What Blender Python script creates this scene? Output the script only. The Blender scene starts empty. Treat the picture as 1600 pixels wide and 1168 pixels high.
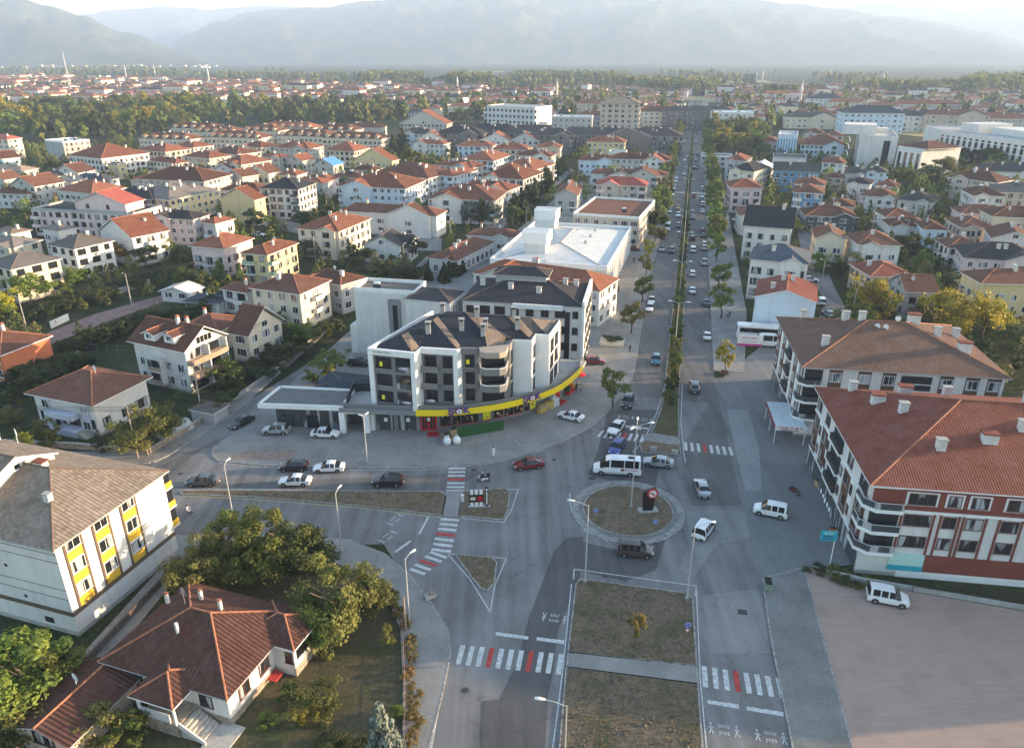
import bpy, bmesh, math, random
from mathutils import Vector, Matrix
RN = random.Random(11)
sc = bpy.context.scene
col = sc.collection
PI = math.pi
rad = math.radians
# ---------------------------------------------------------------- camera
CAM_H = 56.0
PITCH = math.atan(499 / 1160.0)
cd = bpy.data.cameras.new('camera'); cam = bpy.data.objects.new('camera', cd); col.objects.link(cam)
cam.location = (0, 0, CAM_H); cam.rotation_euler = (PI / 2 - PITCH, 0, 0)
cd.sensor_width = 36; cd.sensor_fit = 'HORIZONTAL'; cd.lens = 36 * 1160 / 1600.0
cd.clip_start = 0.5; cd.clip_end = 60000
sc.camera = cam
# ---------------------------------------------------------------- sky, sun, exposure
SUN_AZ, SUN_EL = 84.0, 8.5          # degrees right of the view direction, above the horizon
HAZE = 1.35e-4
world = bpy.data.worlds.new('World'); sc.world = world; world.use_nodes = True
wn = world.node_tree.nodes; wl = world.node_tree.links
sky = wn.new('ShaderNodeTexSky'); sky.sky_type = 'NISHITA'; sky.sun_disc = False
sky.sun_elevation = rad(SUN_EL); sky.sun_rotation = rad(SUN_AZ)
sky.altitude = 100; sky.air_density = 1.0; sky.dust_density = 1.4; sky.ozone_density = 1.3
wl.new(sky.outputs[0], wn['Background'].inputs[0]); wn['Background'].inputs[1].default_value = 0.135
sd = bpy.data.lights.new('sun', 'SUN'); sun = bpy.data.objects.new('sun', sd); col.objects.link(sun)
sd.energy = 5.0; sd.angle = rad(0.5); sd.color = (1.0, 0.72, 0.44)
ds = Vector((math.sin(rad(SUN_AZ)) * math.cos(rad(SUN_EL)), math.cos(rad(SUN_AZ)) * math.cos(rad(SUN_EL)), math.sin(rad(SUN_EL))))
sun.rotation_euler = ds.to_track_quat('Z', 'Y').to_euler(); sun.location = (60, 40, 60)
vs = sc.view_settings
vs.view_transform = 'Standard'; vs.look = 'None'; vs.gamma = 1.0; vs.use_curve_mapping = False
vs.exposure = 2.25
sc.cycles.volume_bounces = 1; sc.cycles.max_bounces = 6; sc.cycles.transparent_max_bounces = 16
# ---------------------------------------------------------------- helpers
def G(x, y, z=0.0):
 """photo pixel -> point on the horizontal plane at height z"""
 a = x - 800.0; b = 584.0 - y
 Y = 1160 * math.cos(PITCH) + b * math.sin(PITCH); Z = -1160 * math.sin(PITCH) + b * math.cos(PITCH)
 t = (z - CAM_H) / Z
 return Vector((a * t, Y * t, z))
def pix(x, y, z=0.0):
 z -= CAM_H; d = y * math.cos(PITCH) - z * math.sin(PITCH)
 return 800 + 1160 * x / d, 584 - 1160 * (y * math.sin(PITCH) + z * math.cos(PITCH)) / d
_O = 'zeroth first second third fourth fifth sixth seventh eighth ninth tenth eleventh twelfth thirteenth fourteenth fifteenth sixteenth seventeenth eighteenth nineteenth'.split()
_T = {2: 'twent', 3: 'thirt', 4: 'fort', 5: 'fift', 6: 'sixt', 7: 'sevent', 8: 'eight', 9: 'ninet'}
def nth(i):
 if i < 20: return _O[i]
 return _T[i // 10] + ('ieth' if i % 10 == 0 else 'y-' + _O[i % 10])
def tag(o, label=None, cat=None, group=None, kind=None):
 if label: o['label'] = label
 if cat: o['category'] = cat
 if group: o['group'] = group
 if kind: o['kind'] = kind
 return o
def empty(name, loc=(0, 0, 0), rz=0.0, label=None, cat=None, group=None):
 o = bpy.data.objects.new(name, None); col.objects.link(o)
 o.empty_display_size = 0.3
 o.location = loc; o.rotation_euler = (0, 0, rz)
 return tag(o, label, cat, group)
def put(name, me, parent=None, loc=(0, 0, 0), rz=0.0, s=None):
 o = bpy.data.objects.new(name, me); col.objects.link(o); o.parent = parent
 o.location = loc
 if rz: o.rotation_euler = (0, 0, rz)
 if s: o.scale = s if hasattr(s, '__len__') else (s, s, s)
 return o
class MB:
 def __init__(s): s.v = []; s.f = []; s.m = []; s.sm = []
 def face(s, pts, m=0, smooth=False):
  b = len(s.v); s.v += [tuple(p) for p in pts]; s.f.append(tuple(range(b, b + len(pts)))); s.m.append(m); s.sm.append(smooth)
 def add(s, vs_, fs, m=0, smooth=False):
  b = len(s.v); s.v += [tuple(p) for p in vs_]
  for f in fs: s.f.append(tuple(i + b for i in f)); s.m.append(m); s.sm.append(smooth)
  return s
 def box(s, c, d, rz=0.0, m=0, top=None):
  x, y, z = c; a, b, h = d[0] / 2, d[1] / 2, d[2] / 2
  cs, sn = math.cos(rz), math.sin(rz)
  pts = [(-a, -b), (a, -b), (a, b), (-a, b)]
  k = 1 if top is None else top
  vv = [(x + p * cs - q * sn, y + p * sn + q * cs, z - h) for p, q in pts] + [(x + (p * cs - q * sn) * k, y + (p * sn + q * cs) * k, z + h) for p, q in pts]
  return s.add(vv, [(3, 2, 1, 0), (4, 5, 6, 7), (0, 1, 5, 4), (1, 2, 6, 5), (2, 3, 7, 6), (3, 0, 4, 7)], m)
 def prism(s, poly, z0, z1, m=0, mt=None, bottom=True):
  n = len(poly); p = [(q[0], q[1]) for q in poly]
  if sum(p[i][0] * p[(i + 1) % n][1] - p[(i + 1) % n][0] * p[i][1] for i in range(n)) < 0: p = p[::-1]
  vv = [(a, b, z0) for a, b in p] + [(a, b, z1) for a, b in p]
  s.add(vv, [(i, (i + 1) % n, n + (i + 1) % n, n + i) for i in range(n)], m)
  s.add(vv, [tuple(range(n, 2 * n))], m if mt is None else mt)
  if bottom: s.add(vv, [tuple(range(n - 1, -1, -1))], m)
  return s
 def tube(s, p, q, r, r2=None, n=8, m=0, cap=True, smooth=True):
  p = Vector(p); q = Vector(q); r2 = r if r2 is None else r2
  d = (q - p).normalized(); a = d.orthogonal().normalized(); b = d.cross(a)
  vv = []
  for P_, rr in ((p, r), (q, r2)):
   for i in range(n):
    t = 2 * PI * i / n; vv.append(P_ + a * (rr * math.cos(t)) + b * (rr * math.sin(t)))
  s.add(vv, [(i, (i + 1) % n, n + (i + 1) % n, n + i) for i in range(n)], m, smooth)
  if cap: s.add(vv, [tuple(range(n - 1, -1, -1)), tuple(range(n, 2 * n))], m)
  return s
 def path(s, pts, r, n=6, m=0):
  for i in range(len(pts) - 1): s.tube(pts[i], pts[i + 1], r, n=n, m=m)
  return s
 def lathe(s, prof, n=16, c=(0, 0, 0), m=0, smooth=True):
  vv = [(c[0] + r * math.cos(2 * PI * i / n), c[1] + r * math.sin(2 * PI * i / n), c[2] + z) for r, z in prof for i in range(n)]
  fs = [(k * n + i, k * n + (i + 1) % n, (k + 1) * n + (i + 1) % n, (k + 1) * n + i) for k in range(len(prof) - 1) for i in range(n)]
  return s.add(vv, fs, m, smooth)
 def mesh(s, name, mats, uv=True):
  me = bpy.data.meshes.new(name)
  me.from_pydata(s.v, [], s.f)
  for m in (mats if isinstance(mats, (list, tuple)) else [mats]): me.materials.append(m)
  me.polygons.foreach_set('material_index', s.m)
  me.polygons.foreach_set('use_smooth', s.sm)
  me.update()
  if uv:
   L = me.uv_layers.new(name='UVMap'); buf = [0.0] * (2 * len(me.loops))
   for p in me.polygons:
    n = p.normal
    if abs(n.z) > 0.985: U = Vector((1, 0, 0)); V = Vector((0, 1, 0))
    else:
     U = Vector((-n.y, n.x, 0)).normalized(); V = n.cross(U)
     if V.z < 0: V = -V
    for li in p.loop_indices:
     c = me.vertices[me.loops[li].vertex_index].co
     buf[2 * li] = c.dot(U); buf[2 * li + 1] = c.dot(V)
   L.data.foreach_set('uv', buf)
  return me
 def build(s, name, mats, parent=None, loc=(0, 0, 0), rz=0.0, uv=True):
  return put(name, s.mesh(name, mats, uv), parent, loc, rz)
# ---------------------------------------------------------------- materials
MATS = {}
def nt(m): m.use_nodes = True; return m.node_tree.nodes, m.node_tree.links
def mat(name, rgb, rough=0.8, var=0.12, scale=3.0, bump=0.0, bscale=30.0, metal=0.0, spec=0.3, objvar=0.0, coord='Object', stain=0.0, detail=4.0, dark=None, coat=0.0):
 """base colour with noise variation (dirt/wear), optional fine bump, optional per-object variation"""
 if name in MATS: return MATS[name]
 m = bpy.data.materials.new(name); n, l = nt(m); b = n['Principled BSDF']
 b.inputs['Roughness'].default_value = rough; b.inputs['Metallic'].default_value = metal
 b.inputs['Specular IOR Level'].default_value = spec
 if coat: b.inputs['Coat Weight'].default_value = coat; b.inputs['Coat Roughness'].default_value = 0.06
 tc = n.new('ShaderNodeTexCoord')
 no = n.new('ShaderNodeTexNoise'); no.inputs['Scale'].default_value = 1.0 / scale if scale else 1; no.inputs['Detail'].default_value = detail; no.inputs['Roughness'].default_value = 0.65
 l.new(tc.outputs[coord], no.inputs['Vector'])
 mx = n.new('ShaderNodeMix'); mx.data_type = 'RGBA'
 dk = dark if dark else tuple(c * (1 - 2 * var) for c in rgb)
 lt = rgb if dark else tuple(min(1, c * (1 + var)) for c in rgb)
 mx.inputs[6].default_value = (*dk, 1); mx.inputs[7].default_value = (*lt, 1)
 mr = n.new('ShaderNodeMapRange'); mr.inputs[1].default_value = 0.3; mr.inputs[2].default_value = 0.7
 l.new(no.outputs[0], mr.inputs[0]); l.new(mr.outputs[0], mx.inputs[0])
 out = mx.outputs[2]
 if stain:
  mp = n.new('ShaderNodeMapping'); mp.inputs['Scale'].default_value = (1.3, 1.3, 0.12)
  l.new(tc.outputs['Object'], mp.inputs[0])
  n2 = n.new('ShaderNodeTexNoise'); n2.inputs['Scale'].default_value = 0.9; n2.inputs['Detail'].default_value = 5
  l.new(mp.outputs[0], n2.inputs['Vector'])
  m3 = n.new('ShaderNodeMapRange'); m3.inputs[1].default_value = 0.5; m3.inputs[2].default_value = 0.8; m3.inputs[3].default_value = 1.0; m3.inputs[4].default_value = 1 - stain
  l.new(n2.outputs[0], m3.inputs[0])
  mm = n.new('ShaderNodeMix'); mm.data_type = 'RGBA'; mm.blend_type = 'MULTIPLY'; mm.inputs[0].default_value = 1
  l.new(out, mm.inputs[6]); l.new(m3.outputs[0], mm.inputs[7]); out = mm.outputs[2]
 if objvar:
  oi = n.new('ShaderNodeObjectInfo'); hs = n.new('ShaderNodeHueSaturation')
  m4 = n.new('ShaderNodeMapRange'); m4.inputs[3].default_value = 1 - objvar; m4.inputs[4].default_value = 1 + objvar
  l.new(oi.outputs['Random'], m4.inputs[0]); l.new(m4.outputs[0], hs.inputs['Value'])
  m5 = n.new('ShaderNodeMapRange'); m5.inputs[3].default_value = 0.5 - objvar * 0.06; m5.inputs[4].default_value = 0.5 + objvar * 0.06
  ml = n.new('ShaderNodeMath'); ml.operation = 'FRACT'; mu = n.new('ShaderNodeMath'); mu.operation = 'MULTIPLY'; mu.inputs[1].default_value = 7.31
  l.new(oi.outputs['Random'], mu.inputs[0]); l.new(mu.outputs[0], ml.inputs[0]); l.new(ml.outputs[0], m5.inputs[0]); l.new(m5.outputs[0], hs.inputs['Hue'])
  l.new(out, hs.inputs['Color']); out = hs.outputs[0]
 l.new(out, b.inputs['Base Color'])
 if bump:
  nb = n.new('ShaderNodeTexNoise'); nb.inputs['Scale'].default_value = bscale; nb.inputs['Detail'].default_value = 3
  l.new(tc.outputs[coord], nb.inputs['Vector'])
  bp = n.new('ShaderNodeBump'); bp.inputs['Strength'].default_value = bump; bp.inputs['Distance'].default_value = 0.05
  l.new(nb.outputs[0], bp.inputs['Height']); l.new(bp.outputs[0], b.inputs['Normal'])
 MATS[name] = m
 return m
def roofmat(name, rgb, cw=0.24, ch=0.36, var=0.22, ridge=0.04, rough=0.85, objvar=0.28, metal=0.0, step=True):
 """interlocking tiles: courses and columns from face UVs in metres"""
 if name in MATS: return MATS[name]
 m = bpy.data.materials.new(name); n, l = nt(m); b = n['Principled BSDF']; b.inputs['Roughness'].default_value = rough
 b.inputs['Specular IOR Level'].default_value = 0.08; b.inputs['Metallic'].default_value = metal
 uv = n.new('ShaderNodeTexCoord'); sp = n.new('ShaderNodeSeparateXYZ'); l.new(uv.outputs['UV'], sp.inputs[0])
 def M(op, a, bb=None, c=None):
  x = n.new('ShaderNodeMath'); x.operation = op
  for i, q in enumerate((a, bb, c)):
   if q is None: continue
   if isinstance(q, (int, float)): x.inputs[i].default_value = q
   else: l.new(q, x.inputs[i])
  return x.outputs[0]
 cu = M('DIVIDE', sp.outputs[0], cw); cv = M('DIVIDE', sp.outputs[1], ch)
 fu = M('FRACT', cu); fv = M('FRACT', cv)
 iu = M('FLOOR', cu); iv = M('FLOOR', cv)
 cb = n.new('ShaderNodeCombineXYZ'); l.new(iu, cb.inputs[0]); l.new(iv, cb.inputs[1])
 wnz = n.new('ShaderNodeTexWhiteNoise'); wnz.noise_dimensions = '2D'; l.new(cb.outputs[0], wnz.inputs['Vector'])
 no = n.new('ShaderNodeTexNoise'); no.inputs['Scale'].default_value = 0.45; no.inputs['Detail'].default_value = 6; no.inputs['Roughness'].default_value = 0.7
 l.new(uv.outputs['Object'], no.inputs['Vector'])
 v1 = M('MULTIPLY_ADD', wnz.outputs[0], var, 1 - var / 2); v2 = M('MULTIPLY_ADD', no.outputs[0], 0.75, 0.62)
 val = M('MULTIPLY', v1, v2)
 oi = n.new('ShaderNodeObjectInfo'); ov = M('MULTIPLY_ADD', oi.outputs['Random'], objvar * 2, 1 - objvar)
 hs = n.new('ShaderNodeHueSaturation'); hs.inputs['Color'].default_value = (*rgb, 1)
 l.new(M('MULTIPLY', val, ov), hs.inputs['Value'])
 l.new(M('MULTIPLY_ADD', no.outputs[0], -0.5, 1.2), hs.inputs['Saturation'])
 l.new(hs.outputs[0], b.inputs['Base Color'])
 s1 = M('SINE', M('MULTIPLY', cu, 2 * PI)); h = M('MULTIPLY_ADD', s1, 0.5, 0.5)
 if step: h = M('ADD', M('MULTIPLY', h, 1.0), M('MULTIPLY', M('SUBTRACT', 1.0, fv), 0.8))
 bp = n.new('ShaderNodeBump'); bp.inputs['Strength'].default_value = 1.0; bp.inputs['Distance'].default_value = ridge
 l.new(h, bp.inputs['Height']); l.new(bp.outputs[0], b.inputs['Normal'])
 MATS[name] = m
 return m
def glassmat(name, rgb=(0.015, 0.018, 0.022), curtain=0.45):
 """window pane: dark glossy glass, with pale curtains behind part of it"""
 if name in MATS: return MATS[name]
 m = bpy.data.materials.new(name); n, l = nt(m); b = n['Principled BSDF']
 b.inputs['Roughness'].default_value = 0.08; b.inputs['Specular IOR Level'].default_value = 0.6
 tc = n.new('ShaderNodeTexCoord'); oi = n.new('ShaderNodeObjectInfo')
 mp = n.new('ShaderNodeMapping'); mp.inputs['Scale'].default_value = (1.1, 1.1, 0.15); l.new(tc.outputs['Object'], mp.inputs[0])
 va = n.new('ShaderNodeVectorMath'); va.operation = 'MULTIPLY_ADD'; l.new(oi.outputs['Random'], va.inputs[0]); va.inputs[1].default_value = (37, 19, 11); l.new(mp.outputs[0], va.inputs[2])
 no = n.new('ShaderNodeTexNoise'); no.inputs['Scale'].default_value = 1.0; no.inputs['Detail'].default_value = 1; l.new(va.outputs[0], no.inputs['Vector'])
 mr = n.new('ShaderNodeMapRange'); mr.inputs[1].default_value = 0.62 - 0.25 * curtain; mr.inputs[2].default_value = 0.68 - 0.25 * curtain
 l.new(no.outputs[0], mr.inputs[0])
 mx = n.new('ShaderNodeMix'); mx.data_type = 'RGBA'; mx.inputs[6].default_value = (*rgb, 1); mx.inputs[7].default_value = (0.35, 0.36, 0.37, 1) if curtain else (*rgb, 1)
 l.new(mr.outputs[0], mx.inputs[0]); l.new(mx.outputs[2], b.inputs['Base Color'])
 MATS[name] = m
 return m
TILE = {'r': roofmat('roof_terracotta', (0.205, 0.078, 0.045)), 'b': roofmat('roof_brown', (0.125, 0.058, 0.039)),
  'R': roofmat('roof_red_metal', (0.36, 0.085, 0.06), 0.3, 1.1, 0.06, 0.03, 0.6), 'd': roofmat('roof_dark_shingle', (0.05, 0.047, 0.05), 0.33, 0.18, 0.2, 0.01),
  'g': roofmat('roof_grey_shingle', (0.145, 0.13, 0.118), 0.33, 0.18, 0.28, 0.012), 'k': roofmat('roof_black_shingle', (0.026, 0.028, 0.033), 0.33, 0.18, 0.15, 0.01),
  'n': roofmat('roof_slate_blue', (0.06, 0.075, 0.095), 0.33, 0.2, 0.15, 0.01), 'w': roofmat('roof_white_metal', (0.55, 0.56, 0.55), 0.5, 9, 0.05, 0.03, 0.35, 0.03, 0.0, False),
  'u': roofmat('roof_blue_sheet', (0.05, 0.19, 0.42), 0.3, 3, 0.08, 0.02, 0.5), 'x': roofmat('roof_rw', (0.195, 0.06, 0.039), 0.3, 0.36, 0.2, 0.05, 0.75, 0.0),
  'o': roofmat('roof_brown_plain', (0.15, 0.088, 0.064), 0.3, 0.36, 0.2, 0.05, 0.8, 0.0), 'y': roofmat('roof_tan', (0.26, 0.20, 0.15), 0.3, 0.3, 0.25, 0.03),
  'q': roofmat('roof_tan_tile', (0.225, 0.18, 0.14), 0.42, 0.4, 0.4, 0.06, 0.85, 0.0),
  'e': roofmat('roof_bungalow', (0.10, 0.047, 0.035), 0.4, 0.42, 0.35, 0.09, 0.8, 0.0)}
def W(k, rgb): return mat('plaster_' + k, rgb, 0.9, 0.05, 4.0, 0.1, 25, stain=0.2, objvar=0.04)
WALL = {'w': W('white', (0.60, 0.585, 0.555)), 'c': W('cream', (0.64, 0.56, 0.43)), 'y': W('yellow', (0.60, 0.49, 0.27)), 'p': W('pink', (0.66, 0.52, 0.50)),
  'g': W('grey', (0.36, 0.36, 0.36)), 'b': W('pale_blue', (0.52, 0.61, 0.68)), 'B': W('strong_blue', (0.11, 0.25, 0.42)), 'o': W('orange', (0.52, 0.16, 0.075)),
  't': W('turquoise', (0.36, 0.56, 0.56)), 'n': W('beige', (0.50, 0.42, 0.34)), 'D': W('dark', (0.07, 0.08, 0.09)), 'v': W('lilac', (0.50, 0.52, 0.62)),
  'm': W('grey_brown', (0.17, 0.15, 0.145)), 'G': W('green', (0.36, 0.46, 0.33)), 'k': W('brick_red', (0.30, 0.085, 0.06)), 'h': W('aged_white', (0.46, 0.44, 0.40)), 'l': W('pale_grey', (0.47, 0.48, 0.48)), 'i': W('sand', (0.52, 0.46, 0.36))}
WNAME = {'w': 'white', 'c': 'cream', 'y': 'yellow', 'p': 'pink', 'g': 'grey', 'b': 'pale blue', 'B': 'blue', 'o': 'orange', 't': 'turquoise', 'n': 'beige', 'D': 'dark walled', 'v': 'lilac', 'm': 'grey brown', 'G': 'green', 'k': 'brick red'}
RNAME = {'r': 'terracotta', 'b': 'brown', 'R': 'red', 'd': 'dark grey', 'g': 'grey', 'k': 'black', 'n': 'slate blue', 'w': 'white', 'u': 'blue', 'x': 'red brown', 'o': 'brown', 'y': 'tan', 'e': 'red brown'}
M_WHITE = mat('white_paint', (0.72, 0.72, 0.70), 0.6, 0.04, 2, stain=0.1)
M_FRAME = mat('window_frame_white', (0.66, 0.66, 0.65), 0.5, 0.03)
M_FRAMED = mat('window_frame_dark', (0.035, 0.033, 0.033), 0.5, 0.05)
M_FRAMEB = mat('window_frame_brown', (0.14, 0.05, 0.035), 0.5, 0.08)
M_GLASS = glassmat('pane_glass'); M_GLASSD = glassmat('pane_glass_dark', curtain=0.0)
M_CONC = mat('concrete', (0.36, 0.35, 0.33), 0.9, 0.12, 1.5, 0.2, 20)
M_METAL = mat('galvanised', (0.42, 0.43, 0.44), 0.45, 0.05, 1, metal=0.6)
M_RAIL = mat('rail_dark', (0.03, 0.03, 0.033), 0.5, 0.1)
M_CHIM = mat('chimney_plaster', (0.62, 0.60, 0.57), 0.9, 0.1, 0.7, stain=0.25)
M_DARK = mat('dark_void', (0.018, 0.017, 0.017), 0.9, 0.1)
M_BRICK = mat('chimney_brick', (0.38, 0.14, 0.08), 0.9, 0.2, 0.3)
M_RIDGE = mat('ridge_tile', (0.36, 0.15, 0.085), 0.85, 0.2, 0.4)
M_RIDGED = mat('ridge_tile_dark', (0.16, 0.11, 0.09), 0.85, 0.2, 0.4)
# ---------------------------------------------------------------- ground and roads
def groundmat():
 m = bpy.data.materials.new('earth_and_grass'); n, l = nt(m); b = n['Principled BSDF']; b.inputs['Roughness'].default_value = 0.95; b.inputs['Specular IOR Level'].default_value = 0.1
 tc = n.new('ShaderNodeTexCoord')
 a = n.new('ShaderNodeTexNoise'); a.inputs['Scale'].default_value = 0.06; a.inputs['Detail'].default_value = 8; a.inputs['Roughness'].default_value = 0.7
 l.new(tc.outputs['Object'], a.inputs['Vector'])
 r = n.new('ShaderNodeValToRGB'); e = r.color_ramp.elements
 e[0].position = 0.32; e[0].color = (0.022, 0.03, 0.013, 1); e[1].position = 0.78; e[1].color = (0.095, 0.08, 0.05, 1)
 x = r.color_ramp.elements.new(0.5); x.color = (0.038, 0.048, 0.02, 1)
 l.new(a.outputs[0], r.inputs[0])
 f = n.new('ShaderNodeTexNoise'); f.inputs['Scale'].default_value = 1.6; f.inputs['Detail'].default_value = 6; l.new(tc.outputs['Object'], f.inputs['Vector'])
 mx = n.new('ShaderNodeMix'); mx.data_type = 'RGBA'; mx.blend_type = 'MULTIPLY'; mx.inputs[0].default_value = 0.8
 mr = n.new('ShaderNodeMapRange'); mr.inputs[1].default_value = 0.3; mr.inputs[2].default_value = 0.7; mr.inputs[3].default_value = 0.45; mr.inputs[4].default_value = 1.35
 l.new(f.outputs[0], mr.inputs[0]); l.new(r.outputs[0], mx.inputs[6]); l.new(mr.outputs[0], mx.inputs[7]); l.new(mx.outputs[2], b.inputs['Base Color'])
 bp = n.new('ShaderNodeBump'); bp.inputs['Strength'].default_value = 0.6; bp.inputs['Distance'].default_value = 0.15; l.new(f.outputs[0], bp.inputs['Height']); l.new(bp.outputs[0], b.inputs['Normal'])
 return m
def asphalt(name, rgb, patch=0.36, sc1=0.12):
 """worn asphalt: tyre-polished streaks, stains, aggregate"""
 if name in MATS: return MATS[name]
 m = bpy.data.materials.new(name); n, l = nt(m); b = n['Principled BSDF']; b.inputs['Roughness'].default_value = 0.82; b.inputs['Specular IOR Level'].default_value = 0.25
 tc = n.new('ShaderNodeTexCoord'); hs = n.new('ShaderNodeHueSaturation'); hs.inputs['Color'].default_value = (*rgb, 1)
 a = n.new('ShaderNodeTexNoise'); a.inputs['Scale'].default_value = sc1; a.inputs['Detail'].default_value = 7; a.inputs['Roughness'].default_value = 0.62; l.new(tc.outputs['Object'], a.inputs['Vector'])
 mp = n.new('ShaderNodeMapping'); mp.inputs['Rotation'].default_value = (0, 0, rad(13)); mp.inputs['Scale'].default_value = (0.75, 0.035, 1); l.new(tc.outputs['Object'], mp.inputs[0])
 s = n.new('ShaderNodeTexNoise'); s.inputs['Scale'].default_value = 1.0; s.inputs['Detail'].default_value = 3; l.new(mp.outputs[0], s.inputs['Vector'])
 f = n.new('ShaderNodeTexNoise'); f.inputs['Scale'].default_value = 9; f.inputs['Detail'].default_value = 4; l.new(tc.outputs['Object'], f.inputs['Vector'])
 ad = n.new('ShaderNodeMath'); ad.operation = 'ADD'; l.new(a.outputs[0], ad.inputs[0]); l.new(s.outputs[0], ad.inputs[1])
 a2 = n.new('ShaderNodeMath'); a2.operation = 'MULTIPLY_ADD'; l.new(f.outputs[0], a2.inputs[0]); a2.inputs[1].default_value = 0.6; l.new(ad.outputs[0], a2.inputs[2])
 mr = n.new('ShaderNodeMapRange'); mr.inputs[1].default_value = 0.92; mr.inputs[2].default_value = 1.68; mr.inputs[3].default_value = 1 - patch * 1.3; mr.inputs[4].default_value = 1 + patch
 l.new(a2.outputs[0], mr.inputs[0]); l.new(mr.outputs[0], hs.inputs['Value'])
 vo = n.new('ShaderNodeTexVoronoi'); vo.feature = 'DISTANCE_TO_EDGE'; vo.inputs['Scale'].default_value = 0.16
 dn = n.new('ShaderNodeTexNoise'); dn.inputs['Scale'].default_value = 0.6; dn.inputs['Detail'].default_value = 4; l.new(tc.outputs['Object'], dn.inputs['Vector'])
 va = n.new('ShaderNodeVectorMath'); va.operation = 'MULTIPLY_ADD'; l.new(dn.outputs['Color'], va.inputs[0]); va.inputs[1].default_value = (2.2, 2.2, 0); l.new(tc.outputs['Object'], va.inputs[2]); l.new(va.outputs[0], vo.inputs['Vector'])
 cr = n.new('ShaderNodeMapRange'); cr.inputs[1].default_value = 0.0; cr.inputs[2].default_value = 0.011; cr.inputs[3].default_value = 0.75; l.new(vo.outputs['Distance'], cr.inputs[0])
 mm = n.new('ShaderNodeMix'); mm.data_type = 'RGBA'; mm.blend_type = 'MULTIPLY'; mm.inputs[0].default_value = 1; l.new(hs.outputs[0], mm.inputs[6]); l.new(cr.outputs[0], mm.inputs[7])
 l.new(mm.outputs[2], b.inputs['Base Color'])
 bp = n.new('ShaderNodeBump'); bp.inputs['Strength'].default_value = 0.3; bp.inputs['Distance'].default_value = 0.02; l.new(f.outputs[0], bp.inputs['Height']); l.new(bp.outputs[0], b.inputs['Normal'])
 MATS[name] = m
 return m
def pavermat(name, rgb, bw=0.22, bh=0.11, rot=13, var=0.25):
 if name in MATS: return MATS[name]
 m = bpy.data.materials.new(name); n, l = nt(m); b = n['Principled BSDF']; b.inputs['Roughness'].default_value = 0.88; b.inputs['Specular IOR Level'].default_value = 0.2
 tc = n.new('ShaderNodeTexCoord'); mp = n.new('ShaderNodeMapping'); mp.inputs['Rotation'].default_value = (0, 0, rad(rot)); l.new(tc.outputs['Object'], mp.inputs[0])
 br = n.new('ShaderNodeTexBrick'); br.inputs['Scale'].default_value = 1; br.inputs['Brick Width'].default_value = bw; br.inputs['Row Height'].default_value = bh; br.inputs['Mortar Size'].default_value = 0.012
 br.inputs['Color1'].default_value = (*[c * 0.9 for c in rgb], 1); br.inputs['Color2'].default_value = (*[c * 1.1 for c in rgb], 1); br.inputs['Mortar'].default_value = (*[c * 0.45 for c in rgb], 1)
 l.new(mp.outputs[0], br.inputs['Vector'])
 a = n.new('ShaderNodeTexNoise'); a.inputs['Scale'].default_value = 0.25; a.inputs['Detail'].default_value = 7; a.inputs['Roughness'].default_value = 0.65; l.new(tc.outputs['Object'], a.inputs['Vector'])
 mr = n.new('ShaderNodeMapRange'); mr.inputs[1].default_value = 0.3; mr.inputs[2].default_value = 0.7; mr.inputs[3].default_value = 1 - var; mr.inputs[4].default_value = 1 + var * 0.6; l.new(a.outputs[0], mr.inputs[0])
 mm = n.new('ShaderNodeMix'); mm.data_type = 'RGBA'; mm.blend_type = 'MULTIPLY'; mm.inputs[0].default_value = 1; l.new(br.outputs[0], mm.inputs[6]); l.new(mr.outputs[0], mm.inputs[7]); l.new(mm.outputs[2], b.inputs['Base Color'])
 MATS[name] = m
 return m
def drygrass(name, c1, c2, green=(0.05, 0.065, 0.025), streak=0):
 if name in MATS: return MATS[name]
 m = bpy.data.materials.new(name); n, l = nt(m); b = n['Principled BSDF']; b.inputs['Roughness'].default_value = 0.95; b.inputs['Specular IOR Level'].default_value = 0.08
 tc = n.new('ShaderNodeTexCoord')
 a = n.new('ShaderNodeTexNoise'); a.inputs['Scale'].default_value = 2.2; a.inputs['Detail'].default_value = 9; a.inputs['Roughness'].default_value = 0.75; mp = n.new('ShaderNodeMapping'); mp.inputs['Rotation'].default_value = (0, 0, rad(6)); mp.inputs['Scale'].default_value = (.12, 1.1, 1) if streak else (1, 1, 1); l.new(tc.outputs['Object'], mp.inputs[0]); l.new(mp.outputs[0], a.inputs['Vector'])
 r = n.new('ShaderNodeValToRGB'); r.color_ramp.elements[0].position = 0.35; r.color_ramp.elements[0].color = (*c1, 1); r.color_ramp.elements[1].position = 0.68; r.color_ramp.elements[1].color = (*c2, 1); l.new(a.outputs[0], r.inputs[0])
 g = n.new('ShaderNodeTexNoise'); g.inputs['Scale'].default_value = 0.3; g.inputs['Detail'].default_value = 5; l.new(tc.outputs['Object'], g.inputs['Vector'])
 mr = n.new('ShaderNodeMapRange'); mr.inputs[1].default_value = 0.52; mr.inputs[2].default_value = 0.7; mr.inputs[4].default_value = 0.7; l.new(g.outputs[0], mr.inputs[0])
 mx = n.new('ShaderNodeMix'); mx.data_type = 'RGBA'; l.new(mr.outputs[0], mx.inputs[0]); l.new(r.outputs[0], mx.inputs[6]); mx.inputs[7].default_value = (*green, 1); l.new(mx.outputs[2], b.inputs['Base Color'])
 bp = n.new('ShaderNodeBump'); bp.inputs['Strength'].default_value = 0.7; bp.inputs['Distance'].default_value = 0.06; l.new(a.outputs[0], bp.inputs['Height']); l.new(bp.outputs[0], b.inputs['Normal'])
 MATS[name] = m
 return m
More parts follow.
